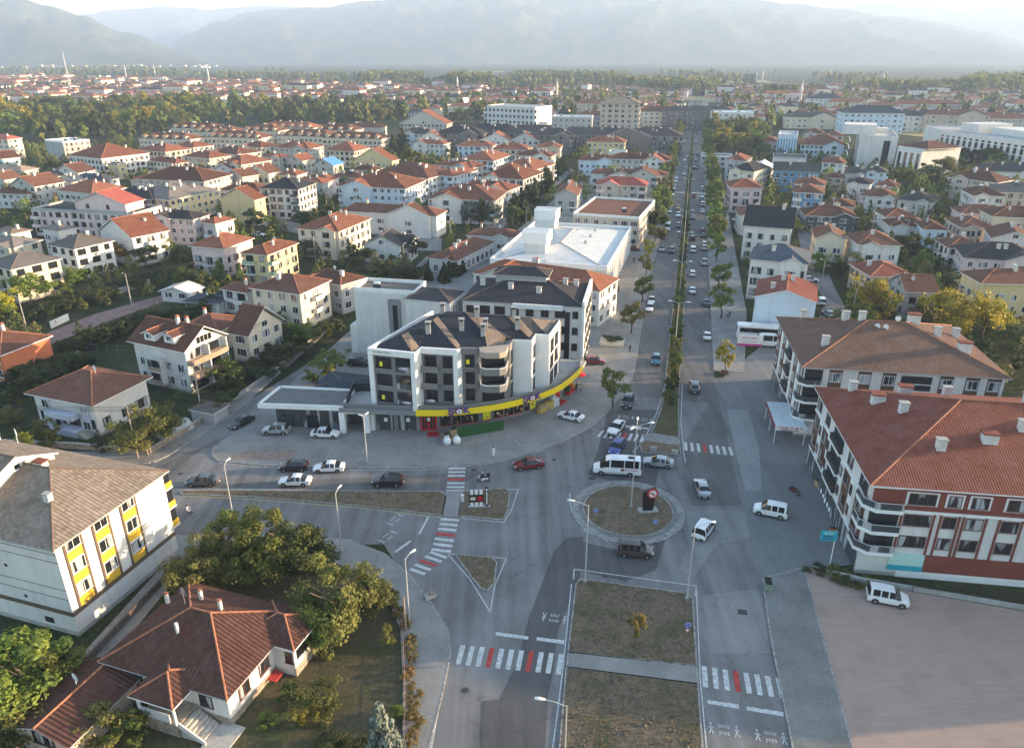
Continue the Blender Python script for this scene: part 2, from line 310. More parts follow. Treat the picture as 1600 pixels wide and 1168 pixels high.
M_ASPH = asphalt('asphalt_worn', (0.168, 0.166, 0.163)); M_ASPHD = asphalt('asphalt_new', (0.088, 0.087, 0.087), 0.25); M_ASPHB = asphalt('asphalt_boulevard', (0.125, 0.123, 0.12), 0.3)
M_ASPHL = asphalt('asphalt_pale', (0.205, 0.202, 0.2), 0.25)
M_PAVE = pavermat('interlocking_pavers', (0.275, 0.272, 0.258)); M_PAVE2 = pavermat('pavers_greenish', (0.215, 0.218, 0.205), var=0.3); M_PAVE3 = pavermat('pavers_warm', (0.23, 0.22, 0.2), 0.4, 0.4, 20)
M_KERB = mat('kerb_stone', (0.31, 0.305, 0.29), 0.9, 0.32, 0.35, 0.2)
M_PAINT = mat('road_paint_white', (0.62, 0.63, 0.62), 0.7, 0.28, 0.35, dark=(0.27, 0.28, 0.28)); M_PRED = mat('road_paint_red', (0.42, 0.055, 0.05), 0.75, 0.25, 0.35)
M_DRY = drygrass('dry_turf', (0.10, 0.078, 0.055), (0.215, 0.165, 0.115)); M_DIRT = drygrass('bare_dirt', (0.305, 0.228, 0.188), (0.365, 0.278, 0.232), (0.27, 0.205, 0.17), 1)
def struct(o): o['kind'] = 'structure'; return o
def slab(name, px, z0, z1, m, kerb=None, parent=None, world=False, kw=0.16):
 """sheet or raised slab from a ground outline; kerb = stone edge all round"""
 pts = [Vector(p).to_3d() if world else G(*p) for p in px]
 b = MB(); b.prism(pts, z0, z1, 0, bottom=False)
 o = b.build(name, m, parent)
 if parent is None: struct(o)
 if kerb:
  kb = MB(); n = len(pts)
  if sum(pts[i].x * pts[(i + 1) % n].y - pts[(i + 1) % n].x * pts[i].y for i in range(n)) < 0: pts = pts[::-1]
  for i in range(n):
   p, q = pts[i], pts[(i + 1) % n]; d = (q - p)
   if d.length < 0.05: continue
   d = d.normalized(); nn = Vector((d.y, -d.x, 0)); p2 = p - d * 0.02; q2 = q + d * 0.02
   kb.prism([p2 - nn * 0.0, q2 - nn * 0.0, q2 + nn * kw, p2 + nn * kw], 0.0, z1 + 0.015, 0, bottom=False)
  kb.build('kerb', M_KERB, o)
 return o
BD = Vector((math.sin(rad(13.05)), math.cos(rad(13.05)), 0)); BR = Vector((BD.y, -BD.x, 0)); B0 = G(1052, 583)
def BV(s, t, z=0): p = B0 + BD * s + BR * t; return (p.x, p.y, z)
gm = groundmat()
struct(MB().add([(-16000, -600, 0), (16000, -600, 0), (16000, 16000, 0), (-16000, 16000, 0)], [(0, 1, 2, 3)]).build('ground', gm))
road = slab('road', [(-400, 724), (232, 722), (640, 470), (650, 480), (345, 722), (660, 700), (930, 640), (985, 600), (1130, 590), (1190, 690), (1220, 900), (1330, 1500), (540, 1500), (690, 1000), (600, 850), (-400, 850)], 0, 0.02, M_ASPH)
blv = slab('boulevard', [BV(-12, -8.1), BV(-12, 7.6), BV(1250, 7.6), BV(1250, -8.1)], 0, 0.024, M_ASPHB, world=True)
def strip(name, px, m, z, parent): return slab(name, px, z - 0.003, z, m, parent=parent)
strip('asphalt_patch', [(748, 1300), (752, 1095), (780, 1092), (808, 1035), (826, 965), (866, 860), (885, 840), (912, 838), (906, 900), (872, 985), (864, 1050), (857, 1085), (842, 1300)], M_ASPHD, 0.030, road)
strip('asphalt_patch', [(905, 845), (960, 858), (1010, 852), (1040, 842), (1025, 890), (978, 908), (905, 892)], M_ASPHD, 0.029, road)
strip('asphalt_patch', [(920, 742), (935, 700), (950, 640), (1030, 640), (1005, 690), (1040, 700), (1020, 770), (985, 760)], M_ASPHD, 0.031, road)
strip('asphalt_patch', [(1064, 700), (1120, 610), (1140, 700), (1160, 790), (1080, 790), (1070, 760)], M_ASPHB, 0.032, road)
strip('asphalt_patch', [(1072, 800), (1110, 795), (1165, 800), (1172, 840), (1120, 850), (1085, 900), (1060, 890), (1078, 850)], M_ASPHL, 0.029, road)
strip('asphalt_patch', [(1098, 930), (1185, 920), (1205, 1020), (1110, 1020)], M_ASPHL, 0.029, road)
strip('asphalt_patch', [(250, 760), (700, 740), (760, 735), (700, 768), (330, 766)], M_ASPHB, 0.029, road)
strip('asphalt_patch', [(232, 735), (262, 722), (372, 672), (392, 662), (380, 675), (300, 712), (262, 745)], M_ASPHB, 0.033, road)
slab('right_forecourt_asphalt', [(1122, 596), (1190, 540), (1215, 520), (1300, 640), (1350, 880), (1255, 890), (1198, 905), (1178, 868), (1160, 765), (1134, 640)], 0, 0.06, asphalt('asphalt_forecourt', (0.165, 0.17, 0.172), 0.2))
slab('concrete_apron', [(1136, 640), (1168, 640), (1186, 700), (1190, 766), (1165, 767), (1148, 700)], 0, 0.075, asphalt('apron', (0.225, 0.235, 0.238), 0.12))
fore = slab('forecourt_pavement', [(332, 706), (336, 699), (395, 655), (545, 520), (640, 440), (760, 402), (880, 300), (970, 250), (1036, 250), (1057, 275), (1020, 412), (1005, 490), (990, 584), (972, 617), (950, 643), (922, 668), (880, 690), (830, 708), (760, 723), (660, 731.5), (560, 731.5), (420, 727.5), (345, 721), (334, 714)], 0, 0.13, M_PAVE, kerb=True)
for q in ([(395, 703), (466, 703), (455, 722), (350, 716)],): strip('sun_patch', q, mat('pavers_sun_tint', (0.26, 0.2, 0.165), 0.9, 0.2, 0.5, 0.3, 6), 0.137, fore)  # warm patch of low sunlight on the forecourt, painted as tinted pavers
strip('paving_strip', [(935, 540), (955, 462), (975, 425), (1000, 340), (1012, 345), (990, 440), (975, 500), (962, 560), (950, 575)], M_PAVE3, 0.138, fore)
for a, b in (((534, 677), (508, 722)), ((585, 676), (558, 724)), ((660, 676), (652, 726)), ((755, 678), (775, 708)), ((788, 675), (825, 705)), ((835, 655), (893, 690)), ((872, 655), (930, 672)), ((727, 690), (727, 724))):
 p, q = G(*a), G(*b); d = (q - p).normalized(); nn = Vector((-d.y, d.x, 0)) * 0.09
 MB().prism([p - nn, q - nn, q + nn, p + nn], 0.131, 0.137, bottom=False).build('drain_line', M_KERB, fore)
slab('left_pavement', [(-400, 688), (232, 711), (245, 716), (232, 724), (-400, 738)], 0, 0.13, M_PAVE3, kerb=True)
slab('corner_pavement', [(232, 711), (345, 640), (520, 500), (524, 506), (360, 650), (262, 712), (240, 722)], 0, 0.12, M_PAVE3, kerb=True)
slab('garden_pavement', [(270, 838), (460, 838), (545, 845), (600, 866), (640, 900), (676, 948), (699, 985), (703, 1022), (690, 1082), (666, 1180), (630, 1330), (600, 1500), (560, 1500), (632, 1170), (632, 1060), (628, 985), (611, 942), (585, 905), (520, 876), (270, 868)], 0, 0.13, M_PAVE, kerb=True)
slab('boulevard_pavement', [BV(3, 7.7), BV(900, 7.7), BV(900, 15.5), BV(40, 15.5), BV(3, 13)], 0, 0.13, M_PAVE, kerb=True, world=True)
slab('right_pavement', [(1192, 905), (1255, 888), (1330, 1168), (1400, 1500), (1330, 1500), (1240, 1168), (1206, 1000)], 0, 0.13, M_PAVE2, kerb=True)
slab('dirt_lot', [(1255, 889), (1296, 888), (1345, 910), (1600, 955), (1900, 1008), (2300, 1700), (1405, 1500), (1331, 1168)], 0, 0.05, M_DIRT)
slab('garden_lawn', [(140, 1110), (280, 930), (440, 850), (585, 905), (611, 942), (628, 985), (632, 1170), (560, 1500), (100, 1500)], 0, 0.03, drygrass('garden_turf', (0.045, 0.05, 0.022), (0.13, 0.10, 0.065), (0.05, 0.07, 0.022)))
slab('alley_path', [(130, 1020), (262, 875), (270, 860), (300, 858), (290, 885), (165, 1040)], 0, 0.05, mat('alley_concrete', (0.27, 0.25, 0.22), 0.9, 0.15, 1, 0.2))
slab('dirt_lane', [(40, 560), (75, 520), (150, 490), (250, 462), (275, 456), (262, 470), (180, 498), (100, 530)], 0, 0.05, mat('lane_red_dirt', (0.24, 0.155, 0.135), 0.95, 0.2, 1.5, 0.4))
slab('back_street', [(600, 480), (680, 425), (760, 352), (830, 305), (893, 262), (902, 264), (848, 308), (790, 352), (700, 440), (640, 480)], 0, 0.02, M_ASPH)
slab('cross_street', [(690, 372), (560, 372), (430, 340), (405, 350), (560, 388), (690, 392)], 0, 0.021, M_ASPHL)
slab('right_lane', [(1270, 520), (1290, 470), (1262, 430), (1245, 360), (1225, 330), (1252, 330), (1275, 370), (1300, 440), (1330, 500), (1320, 520)], 0, 0.03, M_ASPH)
# islands
def island(name, px, m=M_DRY, world=False): return slab(name, px, 0, 0.15, m, kerb=True, world=world)
island('traffic_island', [(282, 768), (360, 767), (688, 769), (696, 776), (690, 805), (560, 790), (400, 777), (286, 772)])
island('island_path', [(699, 769), (721, 769), (716, 806), (692, 805)], M_PAVE)
island('traffic_island', [(724, 769), (788, 764), (795, 769), (793, 798), (785, 812), (718, 806)])
island('traffic_island', [(713, 868), (768, 872), (775, 880), (771, 912), (761, 922), (752, 919), (738, 902)])
island('median_lawn', [(901, 914), (907, 906), (1072, 928), (1081, 938), (1087, 1040), (889, 1019)])
island('median_path', [(889, 1021), (1087, 1043), (1089, 1068), (887, 1042)], M_PAVE)
island('median_lawn', [(886, 1044), (1089, 1070), (1098, 1200), (1110, 1500), (838, 1500), (875, 1180)])
island('median_nose', [(1000, 694), (1010, 689), (1061, 697), (1063, 711), (1004, 707)])
island('median_path', [(1006, 682), (1017, 679), (1060, 686), (1061, 695), (1012, 688)], M_PAVE)
island('median_strip', [G(1019, 677), G(1034, 640), G(1043, 590)] + [Vector(BV(0, -1.25)), Vector(BV(1240, -1.25)), Vector(BV(1240, 1.1)), Vector(BV(0, 1.1))] + [G(1059, 640), G(1060, 684)], drygrass('median_turf', (0.06, 0.055, 0.03), (0.13, 0.115, 0.065)), world=True)
RC = G(981, 797.5)
def ring(r, n=56): return [(RC.x + r * math.cos(2 * PI * i / n), RC.y + r * math.sin(2 * PI * i / n)) for i in range(n)]
rb = slab('roundabout_apron', ring(7.35), 0, 0.10, mat('apron_stone', (0.25, 0.25, 0.24), 0.9, 0.22, 0.7, 0.3, 8), kerb=True, world=True)
slab('roundabout_ring', ring(6.5), 0, 0.14, M_PAVE2, world=True)
slab('roundabout_lawn', ring(5.85), 0, 0.2, M_DRY, kerb=True, world=True)
# painted lines and crossings
def quadpaint(name, pts, parent=road, m=M_PAINT, z=0.036): return MB().prism([G(*p) if len(p) == 2 and abs(p[0]) + abs(p[1]) > 0 else Vector(p) for p in pts], z - 0.003, z, bottom=False).build(name, m, parent)
def pline(pts, w=0.12, name='edge_line', m=M_PAINT, parent=road, z=0.036):
 b = MB(); P3 = [G(*p) for p in pts]
 for i in range(len(P3) - 1):
  d = (P3[i + 1] - P3[i]).normalized(); nn = Vector((-d.y, d.x, 0)) * w / 2
  b.prism([P3[i] - nn, P3[i + 1] - nn, P3[i + 1] + nn, P3[i] + nn], z - 0.003, z, bottom=False)
 return b.build(name, m, parent)
def zebra(n0, n1, f0, f1, n, red=(), duty=0.5, z=0.037):
 """stripes between the line n0-n1 and the line f0-f1"""
 n0, n1, f0, f1 = (G(*p) for p in (n0, n1, f0, f1))
 for i in range(n):
  a = (i + 0.5 - duty / 2) / n; c = (i + 0.5 + duty / 2) / n
  MB().prism([n0.lerp(n1, a), n0.lerp(n1, c), f0.lerp(f1, c), f0.lerp(f1, a)], z - 0.003, z, bottom=False).build('zebra_stripe', M_PRED if i in red else M_PAINT, road)
zebra((697, 770), (701, 729), (725, 770), (728, 729), 7, (3,))
zebra((690, 807), (673, 862), (718, 809), (704, 866), 7, (3,))
zebra((676, 859), (636, 892), (702, 868), (660, 900), 5, (2,))
zebra((930, 682), (1006, 691), (938, 672), (1010, 680), 8, (4,))
zebra((1067, 703), (1149, 712), (1066, 690), (1145, 699), 8, (3,))
zebra((708, 1037), (880, 1054), (716, 1007), (885, 1022), 11, (3, 7))
zebra((1094, 1072), (1232, 1092), (1092, 1039), (1224, 1060), 8, (3,))
for q in ([(775, 987), (826, 994), (825, 999), (774, 992)], [(839, 995), (882, 1000), (881, 1006), (838, 1000)], [(1105, 1093), (1154, 1100), (1155, 1107), (1106, 1099)], [(1166, 1103), (1224, 1112), (1225, 1119), (1167, 1109)], [(978, 664.5), (1002, 669), (1001, 671.5), (977, 667)], [(987, 664), (1013, 669), (1013, 671), (987, 666)],
          [(668, 807), (671, 807), (657, 834), (653, 834)], [(640, 844), (644, 845), (619, 863), (615, 862)]): quadpaint('stop_line', q)
pline([(693, 768), (620, 768), (360, 763.5), (290, 765)]); pline([(285, 774), (400, 780), (560, 793), (690, 808.5)], m=mat('sun_strip_yellow', (0.55, 0.42, 0.18), 0.8, 0.2, 0.5))  # the yellow line is low sunlight along the island kerb, painted in
pline([(720, 809), (787, 816), (799, 797), (810, 764), (725, 768)]); pline([(700, 866), (735, 905), (766, 956)]); pline([(766, 956), (773, 915), (791, 872), (702, 865)])
pline([(896, 905), (897, 889), (1088, 915), (1086, 930)]); pline([(893, 912), (880, 1040), (872, 1105), (862, 1180), (850, 1300)]); pline([(1088, 918), (1094, 1060), (1105, 1180), (1118, 1300)])
pline([(988, 707), (1005, 690), (1026, 645), (1040, 600)]); pline([(1066, 600), (1064, 660), (1068, 705), (1071, 722)]); pline([(700, 1020), (694, 1060), (672, 1180)])
pline([(335, 716), (345, 723.5), (420, 730), (560, 734), (660, 734), (760, 725), (850, 704)], 0.1)
pline([(890, 770), (893, 800), (915, 830), (950, 845)], 0.14)
for s, t0 in ((205, -7.2), (205, 2.0)):
 for i in range(6):
  p = [BV(s, t0 + i * 0.98), BV(s, t0 + i * 0.98 + 0.5), BV(s + 4, t0 + i * 0.98 + 0.5), BV(s + 4, t0 + i * 0.98)]
  MB().prism(p, 0.03, 0.034, bottom=False).build('zebra_stripe', M_PAINT, blv)
# lettering on the road
def textmesh(s, size, m, name, extrude=0.0, bold=0.0):
 cu = bpy.data.curves.new(name, 'FONT'); cu.body = s; cu.size = size; cu.align_x = 'CENTER'; cu.align_y = 'CENTER'; cu.extrude = extrude; cu.offset = bold; cu.resolution_u = 3
 o = bpy.data.objects.new('tmp', cu); col.objects.link(o)
 dg = bpy.context.evaluated_depsgraph_get(); me = bpy.data.meshes.new_from_object(o.evaluated_get(dg)); bpy.data.objects.remove(o)
 me.materials.clear(); me.materials.append(m); me.name = name
 return me
def walker(mb, x, y, s=1.0, f=1):
 for a, b, w in (((0, .62), (.02, .35), .13), ((.02, .36), (.16, .0), .08), ((.02, .36), (-.17, .02), .08), ((0, .58), (.2, .4), .06), ((0, .58), (-.18, .42), .06)):
  p = Vector((x + f * a[0] * s, y + a[1] * s, 0)); q = Vector((x + f * b[0] * s, y + b[1] * s, 0)); d = (q - p).normalized(); nn = Vector((-d.y, d.x, 0)) * w * s / 2
  mb.face([p - nn, q - nn, q + nn, p + nn])
 mb.face([(x + .075 * s * math.cos(i * PI / 4), y + (.73 + .075 * math.sin(i * PI / 4)) * s, 0) for i in range(8)])
def roadtext(px, rz, size, parent=road, z=0.04):
 p = G(*px)
 e = put('road_lettering', textmesh('\u00f6nce\nyaya', size, M_PAINT, 'road_lettering'), parent, (p.x, p.y, z), rz, (0.95, 1.25, 1))
 for k in (-1, 1):
  mb = MB(); walker(mb, k * size * 2.0, -size * 0.9, size * 2.1, -k)
  put('road_symbol', mb.mesh('road_symbol', M_PAINT, False), parent, (p.x, p.y, z), rz, (0.95, 1.25, 1))
roadtext((1131, 1139), -rad(10), 0.6); roadtext((1204, 1150), -rad(10), 0.6); roadtext((978, 652), PI - rad(10), 0.6); roadtext((1007, 656), PI - rad(10), 0.6)
roadtext((605, 838), rad(58), 0.6); roadtext((617, 811), rad(62), 0.6); roadtext((866, 966), PI - rad(12), 0.6)
def manhole(px, r=0.35, square=False):
 p = G(*px); b = MB()
 if square: b.box((0, 0, 0), (1.0, 0.8, 0.012), rad(-10))
 else: b.lathe([(0.001, 0.006), (r, 0.006), (r, -0.006)], 14, smooth=False)
 b.build('manhole_cover', mat('cast_iron', (0.05, 0.05, 0.05), 0.6, 0.2, 0.2), road, (p.x, p.y, 0.043))
for q in ((925, 747), (1160, 956)): manhole(q, square=True)
for q in ((866, 718), (740, 734), (282, 740), (946, 900), (727, 1078)): manhole(q)
# ---------------------------------------------------------------- mountains
from mathutils import noise as NZ
def hillmat(name, c1, c2):
 m = bpy.data.materials.new(name); n, l = nt(m); b = n['Principled BSDF']; b.inputs['Roughness'].default_value = 1; b.inputs['Specular IOR Level'].default_value = 0.0
 tc = n.new('ShaderNodeTexCoord'); a = n.new('ShaderNodeTexNoise'); a.inputs['Scale'].default_value = 0.006; a.inputs['Detail'].default_value = 10; a.inputs['Roughness'].default_value = 0.7
 l.new(tc.outputs['Object'], a.inputs['Vector']); r = n.new('ShaderNodeValToRGB')
 r.color_ramp.elements[0].position = 0.4; r.color_ramp.elements[0].color = (*c1, 1); r.color_ramp.elements[1].position = 0.65; r.color_ramp.elements[1].color = (*c2, 1)
 l.new(a.outputs[0], r.inputs[0]); l.new(r.outputs[0], b.inputs['Base Color'])
 return m
M_HILL = hillmat('forested_slope', (0.028, 0.04, 0.018), (0.085, 0.085, 0.05))
def elev(y): return math.tan(math.atan((584 - y) / 1160.0) - PITCH)
def mountain(name, sky_px, d0, d1, d2, seed, nx=150, ny=44, rough=0.25):
 """ridge whose crest follows the skyline; foot at d0, crest at d1, back foot at d2 metres"""
 b = MB(); xs = [p[0] for p in sky_px]; x0, x1 = xs[0], xs[-1]; vv = []
 def crest(x):
  for i in range(len(sky_px) - 1):
   if sky_px[i][0] <= x <= sky_px[i + 1][0]:
    t = (x - sky_px[i][0]) / (sky_px[i + 1][0] - sky_px[i][0]); t = t * t * (3 - 2 * t)
    return sky_px[i][1] * (1 - t) + sky_px[i + 1][1] * t
  return sky_px[-1][1]
 for j in range(ny + 1):
  for i in range(nx + 1):
   x = x0 + (x1 - x0) * i / nx; ax = (x - 800) / 1265.0; hc = CAM_H + d1 * elev(crest(x))
   t = j / ny; D = d0 + (d2 - d0) * t
   tc = (d1 - d0) / (d2 - d0)
   s = t / tc if t < tc else (1 - t) / (1 - tc)
   prof = s ** 0.85
   px, py = ax * D, D
   q = Vector((px / 900, py / 900, seed))
   rg = 1 - abs(NZ.noise(q)) * 2; rg2 = 1 - abs(NZ.noise(q * 2.6 + Vector((9, 3, 1)))) * 2; rg3 = NZ.noise(q * 7) + 0.5 * NZ.noise(q * 17)
   k = 4 * s * (1 - s) if s < 0.5 else (1 - s) * 2 + 0.12
   z = max(0, hc) * (prof * (1 + rough * 0.25 * rg3 * min(1, (1 - s) * 3 + .1)) + rough * k * (0.7 * rg + 0.4 * rg2 + 0.35 * rg3 - 0.5)) - 3
   vv.append((px, py, z))
 W_ = nx + 1
 b.add(vv, [(j * W_ + i, j * W_ + i + 1, (j + 1) * W_ + i + 1, (j + 1) * W_ + i) for j in range(ny) for i in range(nx)], 0, True)
 return struct(b.build(name, M_HILL, uv=False))
mountain('mountain_left', [(-420, 40), (-200, -40), (-60, -20), (40, -5), (90, 8), (140, 24), (200, 50), (280, 76), (345, 98)], 4000, 5600, 7000, 1.3)
mountain('mountain_central', [(230, 100), (300, 52), (345, 34), (400, 19), (450, 14), (520, 10), (570, 1), (700, -8), (860, -16), (1000, -14), (1150, -2), (1230, 5), (1300, 14), (1370, 24), (1450, 32), (1530, 48), (1620, 70), (1750, 100)], 5200, 7600, 10000, 4.1, 230)
mountain('mountain_valley_ridge', [(60, 70), (140, 22), (200, 13), (270, 10), (330, 14), (400, 8), (470, 10), (560, 20), (640, 60)], 8200, 9800, 11500, 7.7, 80)
mountain('mountain_right_far', [(1180, 60), (1260, 12), (1300, 9), (1340, 6), (1380, 2), (1420, 7), (1480, 14), (1530, 12), (1590, 2), (1700, 6), (1900, 30), (2100, 60)], 8300, 9600, 11200, 2.9, 110)
# ---------------------------------------------------------------- trees
def leafmat(name, rgb, rgb2, tr=0.35):
 m = bpy.data.materials.new(name); n, l = nt(m); b = n['Principled BSDF']; b.inputs['Roughness'].default_value = 0.6; b.inputs['Specular IOR Level'].default_value = 0.2
 tc = n.new('ShaderNodeTexCoord'); a = n.new('ShaderNodeTexNoise'); a.inputs['Scale'].default_value = 0.9; a.inputs['Detail'].default_value = 4; l.new(tc.outputs['Object'], a.inputs['Vector'])
 mr = n.new('ShaderNodeMapRange'); mr.inputs[1].default_value = 0.35; mr.inputs[2].default_value = 0.68; l.new(a.outputs[0], mr.inputs[0])
 mx = n.new('ShaderNodeMix'); mx.data_type = 'RGBA'; l.new(mr.outputs[0], mx.inputs[0]); mx.inputs[6].default_value = (*rgb, 1); mx.inputs[7].default_value = (*rgb2, 1)
 oi = n.new('ShaderNodeObjectInfo'); hs = n.new('ShaderNodeHueSaturation')
 m1 = n.new('ShaderNodeMapRange'); m1.inputs[3].default_value = 0.475; m1.inputs[4].default_value = 0.515; l.new(oi.outputs['Random'], m1.inputs[0]); l.new(m1.outputs[0], hs.inputs['Hue'])
 m2 = n.new('ShaderNodeMath'); m2.operation = 'MULTIPLY'; m2.inputs[1].default_value = 13.7; l.new(oi.outputs['Random'], m2.inputs[0]); m3 = n.new('ShaderNodeMath'); m3.operation = 'FRACT'; l.new(m2.outputs[0], m3.inputs[0])
 m4 = n.new('ShaderNodeMapRange'); m4.inputs[3].default_value = 0.75; m4.inputs[4].default_value = 1.25; l.new(m3.outputs[0], m4.inputs[0]); l.new(m4.outputs[0], hs.inputs['Value'])
 l.new(mx.outputs[2], hs.inputs['Color']); l.new(hs.outputs[0], b.inputs['Base Color'])
 t = n.new('ShaderNodeBsdfTranslucent'); l.new(hs.outputs[0], t.inputs['Color']); ms = n.new('ShaderNodeMixShader'); ms.inputs[0].default_value = tr
 o = n['Material Output']; l.new(b.outputs[0], ms.inputs[1]); l.new(t.outputs[0], ms.inputs[2]); l.new(ms.outputs[0], o.inputs['Surface'])
 return m
LEAF = {'green': leafmat('leaf_green', (0.077, 0.109, 0.025), (0.183, 0.210, 0.051)), 'dark': leafmat('leaf_dark', (0.034, 0.055, 0.020), (0.085, 0.107, 0.034)),
  'olive': leafmat('leaf_olive', (0.105, 0.115, 0.033), (0.231, 0.217, 0.063)), 'yellow': leafmat('leaf_yellow', (0.220, 0.220, 0.032), (0.454, 0.366, 0.044)),
  'blue': leafmat('leaf_blue_spruce', (0.085, 0.110, 0.091), (0.207, 0.232, 0.189), 0.1), 'bright': leafmat('leaf_bright', (0.084, 0.151, 0.030), (0.195, 0.262, 0.054)), 'rust': leafmat('leaf_rust', (0.159, 0.116, 0.037), (0.293, 0.207, 0.067)),
  'shrub': leafmat('leaf_shrub', (0.043, 0.061, 0.021), (0.104, 0.116, 0.037))}
M_BARK = mat('bark', (0.12, 0.09, 0.065), 0.95, 0.3, 0.3, 0.5, 12)
def crown_mesh(name, kind, n, leaf, seed, clumps=None):
 """leaf cards in clumps filling a unit crown (radius 1, height 0..1 of crown box, local z from 0)"""
 r = random.Random(seed); b = []; f = []
 cl = []
 nc = (clumps or 26) * (3 if kind == 'cone' else 1)
 def pick():
  for _ in range(80):
   p = Vector((r.uniform(-1, 1), r.uniform(-1, 1), r.uniform(-1, 1))); h = (p.z + 1) / 2; q = math.hypot(p.x, p.y)
   if kind == 'round': ok = .35 < p.length < 1
   elif kind == 'cone': ok = q < (1 - h) * 0.95 + 0.05
   elif kind == 'oval': ok = q < math.sin(min(1, h * 0.85 + 0.12) * PI) ** 0.7
   elif kind == 'column': ok = q < (0.9 if h < 0.7 else 0.9 - (h - 0.7) * 2.2)
   else: ok = p.length < 1 and p.z > -0.7
   if ok: return p
  return p
 soft = kind in ('round', 'bush', 'oval')
 lobes = [pick() * .88 for _ in range(max(12, nc // 3))]      # limbs end in uneven lobes, each made of smaller clumps
 for i in range(nc):
  if soft: cl.append((r.choice(lobes) + Vector((r.gauss(0, .15), r.gauss(0, .15), r.gauss(0, .13))), r.uniform(0.15, 0.36)))
  else: cl.append((pick(), r.uniform(0.13, 0.26)))
 for i in range(n):
  c, cr = cl[r.randrange(nc)]
  d = Vector((r.gauss(0, 1), r.gauss(0, 1), r.gauss(0, 1))).normalized() * cr * (r.random() ** 0.45)
  d.z *= 0.75
  p = c + d
  nrm = (d.normalized() + Vector((r.gauss(0, .5), r.gauss(0, .5), r.gauss(0.35, .5)))).normalized()
  u = nrm.orthogonal().normalized(); a = r.uniform(0, 2 * PI); v = nrm.cross(u); u, v = u * math.cos(a) + v * math.sin(a), v * math.cos(a) - u * math.sin(a)
  s = leaf * r.uniform(0.55, 1.3); k = len(b)
  b += [p - u * s, p + v * s * 0.62, p + u * s, p - v * s * 0.62]; f.append((k, k + 1, k + 2, k + 3))
 me = bpy.data.meshes.new(name); me.from_pydata([(q.x, q.y, (q.z + 1) / 2) for q in b], [], f); me.update()
 return me
def trunk_mesh(name, seed, limbs=5, branchy=0.75):
 """unit tree: tapered trunk to z=1 with limbs reaching into the crown"""
 r = random.Random(seed); b = MB(); pts = [Vector((0, 0, -0.02))]
 for i in range(1, 5): pts.append(Vector((r.uniform(-.02, .02) * i, r.uniform(-.02, .02) * i, i * 0.2)))
 for i in range(4): b.tube(pts[i], pts[i + 1], 0.030 * (1 - i * 0.2), 0.030 * (1 - (i + 1) * 0.2), 7)
 for i in range(limbs):
  p = pts[2 + i % 3]; a = i * 2.4 + r.random(); q = p + Vector((math.cos(a) * 0.18, math.sin(a) * 0.18, 0.16)); e = q + Vector((math.cos(a) * 0.1, math.sin(a) * 0.1, 0.12))
  b.tube(p, q, 0.014, 0.009, 5, cap=False); b.tube(q, e, 0.009, 0.004, 5)
 return b.mesh(name, M_BARK, False)
CROWN = {}
def crown(kind, leafc, lod):
 k = (kind, leafc, lod)
 if k not in CROWN:
  CROWN[k] = []
  n, ls, cl, var = {3: (9000, 0.048, 70, 1), 2: (3600, 0.062, 44, 2), 1: (2300, 0.088, 34, 3), 0: (800, 0.135, 20, 3)}[lod]
  for i in range(var):
   me = crown_mesh('crown_%s_%s_%d' % (kind, leafc, lod), kind, n, ls * (1.9 if kind == 'cone' else 1), hash((kind, lod, i)) % 999 if False else (len(kind) * 31 + lod * 7 + i * 101 + len(leafc)), cl); me.materials.append(LEAF[leafc]); CROWN[k].append(me)
 return RN.choice(CROWN[k])
TRUNKS = [trunk_mesh('trunk', i) for i in range(3)]
def tree(name, loc, h, rx, kind='round', leafc='green', lod=1, label=None, group=None, clear=0.28, cat='tree', tilt=0):
 """tree > trunk, crown; h total height, rx crown radius, clear = height of the bare trunk as a share of h"""
 e = empty(name, loc, RN.uniform(0, 6.28), label, cat, group)
 if cat in ('tree',): tw = min(h * .9, rx * (1.1 if kind == 'cone' else 2.4)); put('trunk', RN.choice(TRUNKS), e, s=(tw, tw, h * 0.82))
 ch = h * (1 - clear)
 put('crown', crown(kind, leafc, lod), e, (0, 0, h * clear), s=(rx * RN.uniform(.92, 1.08), rx * RN.uniform(.92, 1.08), ch))
 return e
# ---------------------------------------------------------------- generic houses
WM = {}
def win_mesh(w, h, style='w', part='all'):
 """frame ring, mullions, pane and sill; outward is -y, origin bottom centre on the wall plane"""
 k = (round(w, 2), round(h, 2), style, part)
 if k in WM: return WM[k]
 b = MB(); t = 0.07; fm = {'w': M_FRAME, 'd': M_FRAMED, 'b': M_FRAMEB}[style[0]]
 if part in ('all', 'frame'):
  b.box((0, -0.03, t / 2), (w, 0.09, t)); b.box((0, -0.03, h - t / 2), (w, 0.09, t))
  for s in (-1, 1): b.box((s * (w / 2 - t / 2), -0.03, h / 2), (t, 0.088, h - 2 * t))
  nm = 1 if w > 1.05 else 0
  if w > 2.0: nm = 2
  for i in range(nm): b.box((-w / 2 + w * (i + 1) / (nm + 1), -0.03, h / 2), (0.055, 0.086, h - 2 * t))
  if h > 1.9: b.box((0, -0.03, h * 0.42), (w - 2 * t, 0.084, 0.05))
  if part == 'all': b.box((0, -0.06, -0.03), (w + 0.2, 0.18, 0.06))
 if part in ('all', 'pane'):
  b.face([(-w / 2 + t, -0.045, t), (w / 2 - t, -0.045, t), (w / 2 - t, -0.045, h - t), (-w / 2 + t, -0.045, h - t)], 1 if part == 'all' else 0)
 WM[k] = b.mesh('window', [fm, M_GLASSD if 'x' in style else M_GLASS] if part == 'all' else ([fm] if part == 'frame' else [M_GLASSD if 'x' in style else M_GLASS]), False)
 return WM[k]
